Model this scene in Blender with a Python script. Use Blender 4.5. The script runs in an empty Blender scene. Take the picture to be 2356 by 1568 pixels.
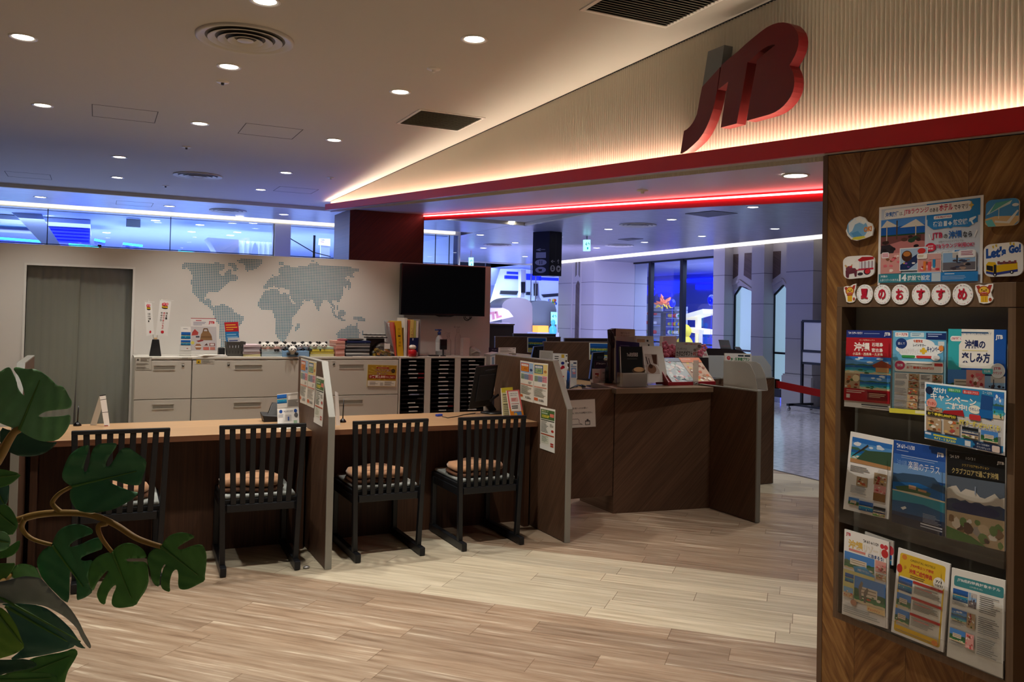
import bpy, bmesh, math, random
from mathutils import Vector, Matrix
from mathutils.geometry import delaunay_2d_cdt

SC = bpy.context.scene
COL = SC.collection
# ------------------------------------------------------------------ camera
FPX, CXP, CYP = 1953.87, 1178.0, 684.0          # focal length and optical axis in photo pixels (2356 x 1568)
YAW, PITCH, ROLL, EYE = 0.454068, 0.0220946, 0.0214338, 1.5
def _axes():
    f = Vector((math.sin(YAW)*math.cos(PITCH), math.cos(YAW)*math.cos(PITCH), math.sin(PITCH)))
    r = Vector((math.cos(YAW), -math.sin(YAW), 0)); u = r.cross(f)
    c, s = math.cos(ROLL), math.sin(ROLL)
    return c*r + s*u, s*r - c*u, f               # image right, image down, forward
AR, AD, AF = _axes()
CAM = Vector((0, 0, EYE))
cam_d = bpy.data.cameras.new('camera'); cam = bpy.data.objects.new('camera', cam_d); COL.objects.link(cam)
cam_d.sensor_fit = 'HORIZONTAL'; cam_d.sensor_width = 36.0; cam_d.lens = 36.0*FPX/2356.0
cam_d.shift_x = 0.0; cam_d.shift_y = -(784.0-CYP)/2356.0
cam_d.clip_start = 0.05; cam_d.clip_end = 200
m = Matrix((AR, -AD, -AF)).transposed().to_4x4(); m.translation = CAM; cam.matrix_world = m
SC.camera = cam
SC.cycles.use_denoising = True
SC.cycles.max_bounces = 8; SC.cycles.diffuse_bounces = 4; SC.cycles.glossy_bounces = 3
SC.cycles.transmission_bounces = 6; SC.cycles.transparent_max_bounces = 12
SC.cycles.caustics_reflective = False; SC.cycles.caustics_refractive = False
SC.cycles.sample_clamp_indirect = 4.0
SC.view_settings.view_transform = 'Standard'; SC.view_settings.look = 'None'
SC.view_settings.gamma = 1.0; SC.view_settings.use_curve_mapping = False
SC.view_settings.exposure = 0.0
# dim ambient of the mall at night
W = bpy.data.worlds.new('world'); SC.world = W; W.use_nodes = True
W.node_tree.nodes['Background'].inputs[0].default_value = (0.80, 0.78, 0.90, 1)
W.node_tree.nodes['Background'].inputs[1].default_value = 0.05

# ------------------------------------------------------------------ rays: photo pixel -> point on a known plane
def ray(x, y): return AR*((x-CXP)/FPX) + AD*((y-CYP)/FPX) + AF
def oz(x, y, z): d = ray(x, y); return CAM + d*((z-EYE)/d.z)
def oy(x, y, Y): d = ray(x, y); return CAM + d*(Y/d.y)
def ox(x, y, X): d = ray(x, y); return CAM + d*(X/d.x)
def od(x, y, dist): return CAM + ray(x, y)*dist

# ------------------------------------------------------------------ materials
def lin(c):
    if isinstance(c, str): c = tuple(int(c[i:i+2], 16) for i in (0, 2, 4))
    return tuple(((v/255)/12.92 if v/255 <= 0.04045 else ((v/255+0.055)/1.055)**2.4) for v in c)
MATS = {}
def nodes_of(name):
    m = bpy.data.materials.new(name); m.use_nodes = True; nt = m.node_tree
    return m, nt, nt.nodes['Principled BSDF']
def mat(name, c, rough=0.5, metal=0.0, emit=0.0, ecol=None, spec=0.5, bump=0.0, bscale=200, var=0.0, vscale=6.0, trans=0.0, alpha=1.0, sheen=0.0):
    if name in MATS: return MATS[name]
    m, nt, b = nodes_of(name); L = nt.links.new
    col = lin(c); b.inputs['Base Color'].default_value = (*col, 1)
    b.inputs['Roughness'].default_value = rough; b.inputs['Metallic'].default_value = metal
    b.inputs['Specular IOR Level'].default_value = spec
    if emit: b.inputs['Emission Color'].default_value = (*lin(ecol or c), 1); b.inputs['Emission Strength'].default_value = emit
    if trans: b.inputs['Transmission Weight'].default_value = trans
    if alpha < 1: b.inputs['Alpha'].default_value = alpha
    if sheen: b.inputs['Sheen Weight'].default_value = sheen
    tc = nt.nodes.new('ShaderNodeTexCoord')
    if var:
        n = nt.nodes.new('ShaderNodeTexNoise'); n.inputs['Scale'].default_value = vscale; n.inputs['Detail'].default_value = 4
        L(tc.outputs['Object'], n.inputs['Vector'])
        mx = nt.nodes.new('ShaderNodeMix'); mx.data_type = 'RGBA'
        mx.inputs[6].default_value = (*[v*(1-var) for v in col], 1); mx.inputs[7].default_value = (*[min(1, v*(1+var)) for v in col], 1)
        L(n.outputs['Fac'], mx.inputs[0]); L(mx.outputs[2], b.inputs['Base Color'])
    if bump:
        n = nt.nodes.new('ShaderNodeTexNoise'); n.inputs['Scale'].default_value = bscale; n.inputs['Detail'].default_value = 2
        L(tc.outputs['Object'], n.inputs['Vector'])
        bp = nt.nodes.new('ShaderNodeBump'); bp.inputs['Strength'].default_value = bump; bp.inputs['Distance'].default_value = 0.002
        L(n.outputs['Fac'], bp.inputs['Height']); L(bp.outputs['Normal'], b.inputs['Normal'])
    MATS[name] = m; return m
def math_n(nt, op, a, b=None, c=None):
    n = nt.nodes.new('ShaderNodeMath'); n.operation = op
    for i, v in enumerate((a, b, c)):
        if v is None: continue
        if isinstance(v, (int, float)): n.inputs[i].default_value = v
        else: nt.links.new(v, n.inputs[i])
    return n.outputs[0]
def ramp_n(nt, fac, stops):
    r = nt.nodes.new('ShaderNodeValToRGB'); e = r.color_ramp.elements
    while len(e) < len(stops): e.new(0.5)
    for i, (p, c) in enumerate(stops): e[i].position = p; e[i].color = (*c, 1)
    nt.links.new(fac, r.inputs[0]); return r.outputs[0]
def mixc(nt, f, a, b, mode='MIX'):
    n = nt.nodes.new('ShaderNodeMix'); n.data_type = 'RGBA'; n.blend_type = mode
    for i, v in ((0, f), (6, a), (7, b)):
        if isinstance(v, (int, float)): n.inputs[i].default_value = v
        elif isinstance(v, tuple): n.inputs[i].default_value = (*v, 1)
        else: nt.links.new(v, n.inputs[i])
    return n.outputs[2]
def sep_xyz(nt, kind='Object'):
    tc = nt.nodes.new('ShaderNodeTexCoord'); s = nt.nodes.new('ShaderNodeSeparateXYZ'); nt.links.new(tc.outputs[kind], s.inputs[0])
    return s.outputs[0], s.outputs[1], s.outputs[2]
def comb(nt, x, y, z):
    n = nt.nodes.new('ShaderNodeCombineXYZ')
    for i, v in enumerate((x, y, z)):
        if isinstance(v, (int, float)): n.inputs[i].default_value = v
        else: nt.links.new(v, n.inputs[i])
    return n.outputs[0]
def noise(nt, vec, scale, detail=4, rough=0.5):
    n = nt.nodes.new('ShaderNodeTexNoise'); n.inputs['Scale'].default_value = scale; n.inputs['Detail'].default_value = detail; n.inputs['Roughness'].default_value = rough
    nt.links.new(vec, n.inputs['Vector']); return n.outputs['Fac']
def white1(nt, v):
    n = nt.nodes.new('ShaderNodeTexWhiteNoise'); n.noise_dimensions = '1D'; nt.links.new(v, n.inputs['W']); return n.outputs['Value']
def white2(nt, vec):
    n = nt.nodes.new('ShaderNodeTexWhiteNoise'); n.noise_dimensions = '2D'; nt.links.new(vec, n.inputs['Vector']); return n.outputs['Value']

def floor_material():
    """wood planks laid at 45 degrees, 0.15 x 0.914 m, in alternating bands of pale and tan boards"""
    m, nt, b = nodes_of('plank_floor'); L = nt.links.new
    x, y, z = sep_xyz(nt)
    d = math_n(nt, 'MULTIPLY', math_n(nt, 'ADD', x, y), 0.70710678)
    t = math_n(nt, 'MULTIPLY', math_n(nt, 'SUBTRACT', x, y), 0.70710678)
    dr = math_n(nt, 'DIVIDE', math_n(nt, 'SUBTRACT', d, 3.835), 0.15)
    row = math_n(nt, 'FLOOR', dr)
    off = math_n(nt, 'MULTIPLY', white1(nt, row), 0.914)
    tt = math_n(nt, 'DIVIDE', math_n(nt, 'ADD', t, off), 0.914)
    ci = math_n(nt, 'FLOOR', tt)
    rnd = white2(nt, comb(nt, row, ci, 0))
    # grain stretched along the board, shifted per board
    gv = comb(nt, math_n(nt, 'ADD', math_n(nt, 'MULTIPLY', t, 1.3), math_n(nt, 'MULTIPLY', rnd, 37)), math_n(nt, 'MULTIPLY', d, 20), math_n(nt, 'MULTIPLY', rnd, 11))
    g1 = noise(nt, gv, 1.6, 5, 0.6)
    gv2 = comb(nt, math_n(nt, 'MULTIPLY', t, 2.0), math_n(nt, 'MULTIPLY', d, 90), math_n(nt, 'MULTIPLY', rnd, 7))
    g2 = noise(nt, gv2, 1.5, 3, 0.6)
    pale = ramp_n(nt, g1, [(0.30, lin('b5a88f')), (0.52, lin('cbc0a8')), (0.72, lin('ddd3bd'))])
    tan = ramp_n(nt, g1, [(0.26, lin('7a6450')), (0.45, lin('9c8670')), (0.60, lin('ac9984')), (0.70, lin('cfc2ac'))])
    # band: pale where 0 <= row < 7, period 24 rows
    per = math_n(nt, 'FLOORED_MODULO', row, 24.0)
    isp = math_n(nt, 'LESS_THAN', per, 6.9)
    c = mixc(nt, isp, tan, pale)
    c = mixc(nt, 1.0, c, ramp_n(nt, rnd, [(0, (0.86, 0.86, 0.86)), (1, (1.08, 1.07, 1.05))]), 'MULTIPLY')
    c = mixc(nt, 1.0, c, ramp_n(nt, g2, [(0.3, (0.86, 0.85, 0.83)), (0.6, (1.03, 1.03, 1.03))]), 'MULTIPLY')
    # joints
    fr = math_n(nt, 'FRACT', dr); ft = math_n(nt, 'FRACT', tt)
    j1 = math_n(nt, 'LESS_THAN', fr, 0.014); j2 = math_n(nt, 'LESS_THAN', ft, 0.004)
    j = math_n(nt, 'MAXIMUM', math_n(nt, 'MULTIPLY', j1, 0.45), math_n(nt, 'MULTIPLY', j2, 0.75))
    c = mixc(nt, j, c, lin('6a5540'))
    L(c, b.inputs['Base Color']); b.inputs['Roughness'].default_value = 0.38; b.inputs['Specular IOR Level'].default_value = 0.35
    return m
def wood_material(name, c1, c2, angle=45.0, board=0.12, axes='xz', rough=0.5, seam=0.6, spec=0.35):
    """veneer with boards running at an angle in the given plane"""
    m, nt, b = nodes_of(name); X, Y, Z = sep_xyz(nt)
    a = {'x': X, 'y': Y, 'z': Z}; p, q = a[axes[0]], a[axes[1]]
    ca, sa = math.cos(math.radians(angle)), math.sin(math.radians(angle))
    t = math_n(nt, 'ADD', math_n(nt, 'MULTIPLY', p, ca), math_n(nt, 'MULTIPLY', q, sa))
    d = math_n(nt, 'SUBTRACT', math_n(nt, 'MULTIPLY', q, ca), math_n(nt, 'MULTIPLY', p, sa))
    r = math_n(nt, 'FLOOR', math_n(nt, 'DIVIDE', d, board)); rnd = white1(nt, r)
    g = noise(nt, comb(nt, math_n(nt, 'MULTIPLY', t, 2.0), math_n(nt, 'MULTIPLY', d, 60), math_n(nt, 'MULTIPLY', rnd, 9)), 1.3, 5, 0.6)
    c = ramp_n(nt, g, [(0.25, lin(c1)), (0.75, lin(c2))])
    c = mixc(nt, 1.0, c, ramp_n(nt, rnd, [(0, (0.88, 0.88, 0.88)), (1, (1.1, 1.1, 1.1))]), 'MULTIPLY')
    j = math_n(nt, 'MULTIPLY', math_n(nt, 'LESS_THAN', math_n(nt, 'FRACT', math_n(nt, 'DIVIDE', d, board)), 0.025), seam)
    c = mixc(nt, j, c, tuple(v*0.35 for v in lin(c1)))
    nt.links.new(c, b.inputs['Base Color']); b.inputs['Roughness'].default_value = rough; b.inputs['Specular IOR Level'].default_value = spec
    return m
def chevron_material():
    """teak veneer in upright columns whose grain leans alternately each way (wall in the y-z plane)"""
    m, nt, b = nodes_of('teak_chevron'); X, Y, Z = sep_xyz(nt)
    ys = math_n(nt, 'DIVIDE', math_n(nt, 'SUBTRACT', 2.634, Y), 0.238)
    colm = math_n(nt, 'FLOOR', ys)
    sgn = math_n(nt, 'SUBTRACT', math_n(nt, 'MULTIPLY', math_n(nt, 'FLOORED_MODULO', colm, 2.0), 2.0), 1.0)
    ysn = math_n(nt, 'MULTIPLY', Y, sgn)
    t = math_n(nt, 'ADD', math_n(nt, 'MULTIPLY', ysn, -0.57), math_n(nt, 'MULTIPLY', Z, 0.82))
    d = math_n(nt, 'ADD', math_n(nt, 'MULTIPLY', Z, 0.57), math_n(nt, 'MULTIPLY', ysn, 0.82))
    rb = math_n(nt, 'FLOOR', math_n(nt, 'DIVIDE', d, 0.13)); rnd = white2(nt, comb(nt, rb, colm, 0))
    wv = noise(nt, comb(nt, math_n(nt, 'MULTIPLY', t, 3), math_n(nt, 'MULTIPLY', d, 8), rnd), 1.0, 2)
    g = noise(nt, comb(nt, math_n(nt, 'ADD', math_n(nt, 'MULTIPLY', t, 3), math_n(nt, 'MULTIPLY', colm, 5)), math_n(nt, 'ADD', math_n(nt, 'MULTIPLY', d, 34), math_n(nt, 'MULTIPLY', wv, 3)), math_n(nt, 'MULTIPLY', rnd, 9)), 1.2, 5, 0.62)
    c = ramp_n(nt, g, [(0.24, lin('5a3a20')), (0.45, lin('80582f')), (0.60, lin('98703f')), (0.78, lin('b58c58'))])
    c = mixc(nt, 1.0, c, ramp_n(nt, rnd, [(0, (0.90, 0.89, 0.88)), (1, (1.12, 1.11, 1.10))]), 'MULTIPLY')
    j = math_n(nt, 'LESS_THAN', math_n(nt, 'FRACT', ys), 0.012)
    c = mixc(nt, math_n(nt, 'MULTIPLY', j, 0.5), c, lin('3a2413'))
    nt.links.new(c, b.inputs['Base Color']); b.inputs['Roughness'].default_value = 0.45; b.inputs['Specular IOR Level'].default_value = 0.3
    return m
def tile_material():
    m, nt, b = nodes_of('marble_tile'); X, Y, Z = sep_xyz(nt)
    v = comb(nt, X, Y, 0)
    g = noise(nt, v, 14, 6, 0.7); c = ramp_n(nt, g, [(0.32, lin('8f8d96')), (0.55, lin('b9b7c0')), (0.75, lin('d2d0d8'))])
    fx = math_n(nt, 'FRACT', math_n(nt, 'DIVIDE', math_n(nt, 'ADD', X, 10.0), 0.6)); fy = math_n(nt, 'FRACT', math_n(nt, 'DIVIDE', math_n(nt, 'ADD', Y, 10.0), 0.6))
    j = math_n(nt, 'MAXIMUM', math_n(nt, 'LESS_THAN', fx, 0.01), math_n(nt, 'LESS_THAN', fy, 0.01))
    c = mixc(nt, math_n(nt, 'MULTIPLY', j, 0.6), c, lin('6f6e76'))
    nt.links.new(c, b.inputs['Base Color']); b.inputs['Roughness'].default_value = 0.12; b.inputs['Specular IOR Level'].default_value = 0.6
    bp = nt.nodes.new('ShaderNodeBump'); bp.inputs['Strength'].default_value = 0.05; nt.links.new(g, bp.inputs['Height']); nt.links.new(bp.outputs['Normal'], b.inputs['Normal'])
    return m
def brushed_ceiling_material():
    m, nt, b = nodes_of('brushed_silver_ceiling'); X, Y, Z = sep_xyz(nt)
    g = noise(nt, comb(nt, math_n(nt, 'MULTIPLY', X, 2.2), math_n(nt, 'MULTIPLY', Y, 9), 0), 1.6, 4, 0.6)
    c = ramp_n(nt, g, [(0.3, lin('9a9aa2')), (0.7, lin('b6b6bd'))])
    nt.links.new(c, b.inputs['Base Color']); b.inputs['Roughness'].default_value = 0.30; b.inputs['Metallic'].default_value = 0.55
    bp = nt.nodes.new('ShaderNodeBump'); bp.inputs['Strength'].default_value = 0.5; bp.inputs['Distance'].default_value = 0.01
    nt.links.new(g, bp.inputs['Height']); nt.links.new(bp.outputs['Normal'], b.inputs['Normal'])
    return m
def glass_material(name, tint='ffffff', refl=0.10, rough=0.02, frost=0.0):
    """thin sheet: mostly clear (or frosted), a little reflection"""
    m, nt, b = nodes_of(name); L = nt.links.new; nt.nodes.remove(b)
    out = nt.nodes['Material Output']; tr = nt.nodes.new('ShaderNodeBsdfTransparent'); tr.inputs[0].default_value = (*lin(tint), 1)
    gl = nt.nodes.new('ShaderNodeBsdfGlossy'); gl.inputs['Roughness'].default_value = rough
    fr = nt.nodes.new('ShaderNodeLayerWeight'); fr.inputs[0].default_value = 0.15
    mx = nt.nodes.new('ShaderNodeMixShader')
    f = math_n(nt, 'MINIMUM', math_n(nt, 'ADD', math_n(nt, 'MULTIPLY', fr.outputs['Fresnel'], 0.6), refl), 0.9)
    L(f, mx.inputs[0]); L(gl.outputs[0], mx.inputs[2])
    if frost:
        df = nt.nodes.new('ShaderNodeBsdfTranslucent'); df.inputs[0].default_value = (*lin(tint), 1)
        d2 = nt.nodes.new('ShaderNodeBsdfDiffuse'); d2.inputs[0].default_value = (*lin(tint), 1)
        m1 = nt.nodes.new('ShaderNodeMixShader'); m1.inputs[0].default_value = 0.5; L(df.outputs[0], m1.inputs[1]); L(d2.outputs[0], m1.inputs[2])
        m2 = nt.nodes.new('ShaderNodeMixShader'); m2.inputs[0].default_value = frost; L(tr.outputs[0], m2.inputs[1]); L(m1.outputs[0], m2.inputs[2]); L(m2.outputs[0], mx.inputs[1])
    else: L(tr.outputs[0], mx.inputs[1])
    L(mx.outputs[0], out.inputs[0]); return m
def print_material(name='printed_paper', rough=0.35, emit=0.0):
    m, nt, b = nodes_of(name); a = nt.nodes.new('ShaderNodeVertexColor'); a.layer_name = 'Col'
    nt.links.new(a.outputs[0], b.inputs['Base Color']); b.inputs['Roughness'].default_value = rough; b.inputs['Specular IOR Level'].default_value = 0.3
    if emit: nt.links.new(a.outputs[0], b.inputs['Emission Color']); b.inputs['Emission Strength'].default_value = emit
    return m
PRINT = print_material(); PRINT_LIT = print_material('backlit_print', 0.4, 1.6)

# ------------------------------------------------------------------ objects
def tag(o, label=None, cat=None, group=None, kind=None):
    if label: o['label'] = label
    if cat: o['category'] = cat
    if group: o['group'] = group
    if kind: o['kind'] = kind
    return o
def thing(name, label, cat, loc=(0, 0, 0), rz=0.0, group=None):
    o = bpy.data.objects.new(name, None); COL.objects.link(o); o.location = loc; o.rotation_euler = (0, 0, rz); o.empty_display_size = 0.05
    return tag(o, label, cat, group)
def wloc(o):
    v = Vector((0, 0, 0))
    while o is not None: v = v + o.location; o = o.parent
    return v
def copy_tree(o, parent=None):
    c = o.copy(); COL.objects.link(c)
    if parent is not None: c.parent = parent
    for ch in list(o.children): copy_tree(ch, c)
    return c
class MB:
    """collects shapes in world coordinates; build() links them as ONE mesh object"""
    def __init__(s): s.v = []; s.f = []; s.mi = []; s.sm = []; s.cur = 0; s.smooth = False
    def add(s, vs, fs):
        o = len(s.v); s.v += [tuple(p) for p in vs]
        for f in fs: s.f.append(tuple(i+o for i in f)); s.mi.append(s.cur); s.sm.append(s.smooth)
        return s
    def box(s, x0, y0, z0, x1, y1, z1):
        x0, x1 = min(x0, x1), max(x0, x1); y0, y1 = min(y0, y1), max(y0, y1); z0, z1 = min(z0, z1), max(z0, z1)
        return s.add([(x0,y0,z0),(x1,y0,z0),(x1,y1,z0),(x0,y1,z0),(x0,y0,z1),(x1,y0,z1),(x1,y1,z1),(x0,y1,z1)],
                     [(0,3,2,1),(4,5,6,7),(0,1,5,4),(1,2,6,5),(2,3,7,6),(3,0,4,7)])
    def hexa(s, b4, t4):
        return s.add(list(b4)+list(t4), [(0,3,2,1),(4,5,6,7),(0,1,5,4),(1,2,6,5),(2,3,7,6),(3,0,4,7)])
    def obox(s, c, ux, uy, uz, hx, hy, hz):
        c, ux, uy, uz = Vector(c), Vector(ux).normalized(), Vector(uy).normalized(), Vector(uz).normalized()
        P = lambda a, b_, d: c + ux*hx*a + uy*hy*b_ + uz*hz*d
        return s.hexa([P(-1,-1,-1),P(1,-1,-1),P(1,1,-1),P(-1,1,-1)], [P(-1,-1,1),P(1,-1,1),P(1,1,1),P(-1,1,1)])
    def bar(s, p, q, w, h, up=(0, 0, 1)):
        p, q = Vector(p), Vector(q); d = (q-p).normalized(); up = Vector(up)
        if abs(d.dot(up)) > 0.98: up = Vector((0, 1, 0))
        a = d.cross(up).normalized(); b_ = a.cross(d).normalized()
        return s.obox((p+q)/2, a, d, b_, w/2, (q-p).length/2, h/2)
    def prism(s, pts, fn, a, b_, holes=()):
        """polygon (with optional holes) extruded between fn(p,q,a) and fn(p,q,b)"""
        loops = [list(pts)]+[list(h) for h in holes]; V2 = []; E = []
        for lp in loops:
            o = len(V2); V2 += [Vector(p) for p in lp]; n = len(lp); E += [(o+i, o+(i+1) % n) for i in range(n)]
        r = delaunay_2d_cdt(V2, E, [], 4 if holes else 1, 1e-7)
        vo, fo = r[0], r[2]; n = len(vo)
        vs = [fn(p.x, p.y, a) for p in vo]+[fn(p.x, p.y, b_) for p in vo]; fs = []
        from collections import Counter
        cnt = Counter()
        for f in fo:
            for i in range(len(f)): cnt[(f[i], f[(i+1) % len(f)])] += 1
        for f in fo: fs.append(tuple(f)); fs.append(tuple(i+n for i in reversed(f)))
        for (i, j) in cnt:
            if (j, i) not in cnt: fs.append((j, i, i+n, j+n))
        return s.add(vs, fs)
    def ring(s, rings, closed=True, cap0=True, cap1=True):
        n = len(rings[0]); vs = [p for r in rings for p in r]; fs = []
        for k in range(len(rings)-1):
            for i in range(n if closed else n-1):
                j = (i+1) % n; fs.append((k*n+i, k*n+j, (k+1)*n+j, (k+1)*n+i))
        if cap0: fs.append(tuple(reversed(range(n))))
        if cap1: fs.append(tuple(range((len(rings)-1)*n, len(rings)*n)))
        return s.add(vs, fs)
    def cyl(s, p, q, r0, r1=None, n=20, caps=True):
        r1 = r0 if r1 is None else r1; p, q = Vector(p), Vector(q); d = (q-p).normalized()
        a = d.cross(Vector((0, 0, 1))) if abs(d.z) < 0.9 else d.cross(Vector((0, 1, 0))); a.normalize(); b_ = d.cross(a)
        mk = lambda c, r: [c+(a*math.cos(2*math.pi*i/n)+b_*math.sin(2*math.pi*i/n))*r for i in range(n)]
        return s.ring([mk(p, r0), mk(q, r1)], True, caps, caps)
    def lathe(s, c, prof, n=32, caps=(False, False)):
        c = Vector(c); R = [[c+Vector((r*math.cos(2*math.pi*i/n), r*math.sin(2*math.pi*i/n), z)) for i in range(n)] for r, z in prof]
        return s.ring(R, True, *caps)
    def tube(s, pts, r, n=8):
        P = [Vector(p) for p in pts]; rr = r if isinstance(r, (list, tuple)) else [r]*len(P); R = []; a = None
        for i, p in enumerate(P):
            d = (P[min(i+1, len(P)-1)]-P[max(i-1, 0)]).normalized()
            if a is None: a = d.orthogonal().normalized()
            a = (a-d*a.dot(d)); a = a.normalized() if a.length > 1e-6 else d.orthogonal().normalized()
            b_ = d.cross(a); R.append([p+(a*math.cos(2*math.pi*k/n)+b_*math.sin(2*math.pi*k/n))*rr[i] for k in range(n)])
        return s.ring(R)
    def ell(s, c, rx, ry, rz, nu=18, nv=10, M=None):
        c = Vector(c); R = []
        for j in range(1, nv):
            t = math.pi*j/nv-math.pi/2
            R.append([Vector((rx*math.cos(t)*math.cos(2*math.pi*i/nu), ry*math.cos(t)*math.sin(2*math.pi*i/nu), rz*math.sin(t))) for i in range(nu)])
        if M is not None: R = [[M @ p for p in r] for r in R]
        return s.ring([[c+p for p in r] for r in R])
    def build(s, name, mats, parent=None, bev=0.0, seg=2, label=None, local=None, subd=0):
        me = bpy.data.meshes.new(name)
        if local is not None: org = Vector(local)
        elif parent is not None: org = wloc(parent)
        else:
            xs = [p[0] for p in s.v]; ys = [p[1] for p in s.v]; zs = [p[2] for p in s.v]
            org = Vector(((min(xs)+max(xs))/2, (min(ys)+max(ys))/2, min(zs)))
        me.from_pydata([Vector(p)-org for p in s.v], [], s.f)
        mats = mats if isinstance(mats, (list, tuple)) else [mats]
        for m_ in mats: me.materials.append(m_)
        me.polygons.foreach_set('material_index', s.mi); me.polygons.foreach_set('use_smooth', s.sm)
        bm = bmesh.new(); bm.from_mesh(me); bmesh.ops.recalc_face_normals(bm, faces=bm.faces); bm.to_mesh(me); bm.free()
        me.update(); o = bpy.data.objects.new(name, me); COL.objects.link(o)
        if parent is not None: o.parent = parent
        elif local is None: o.location = org
        if bev:
            b_ = o.modifiers.new('bevel', 'BEVEL'); b_.width = bev; b_.segments = seg; b_.limit_method = 'ANGLE'; b_.angle_limit = math.radians(40)
        if subd:
            d_ = o.modifiers.new('subd', 'SUBSURF'); d_.levels = subd; d_.render_levels = subd
        if label: o['label'] = label
        return o
def box(name, a, b, mats, parent=None, bev=0.0, **k): return MB().box(*a, *b).build(name, mats, parent, bev, **k)
def struct(o): o['kind'] = 'structure'; return o

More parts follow.
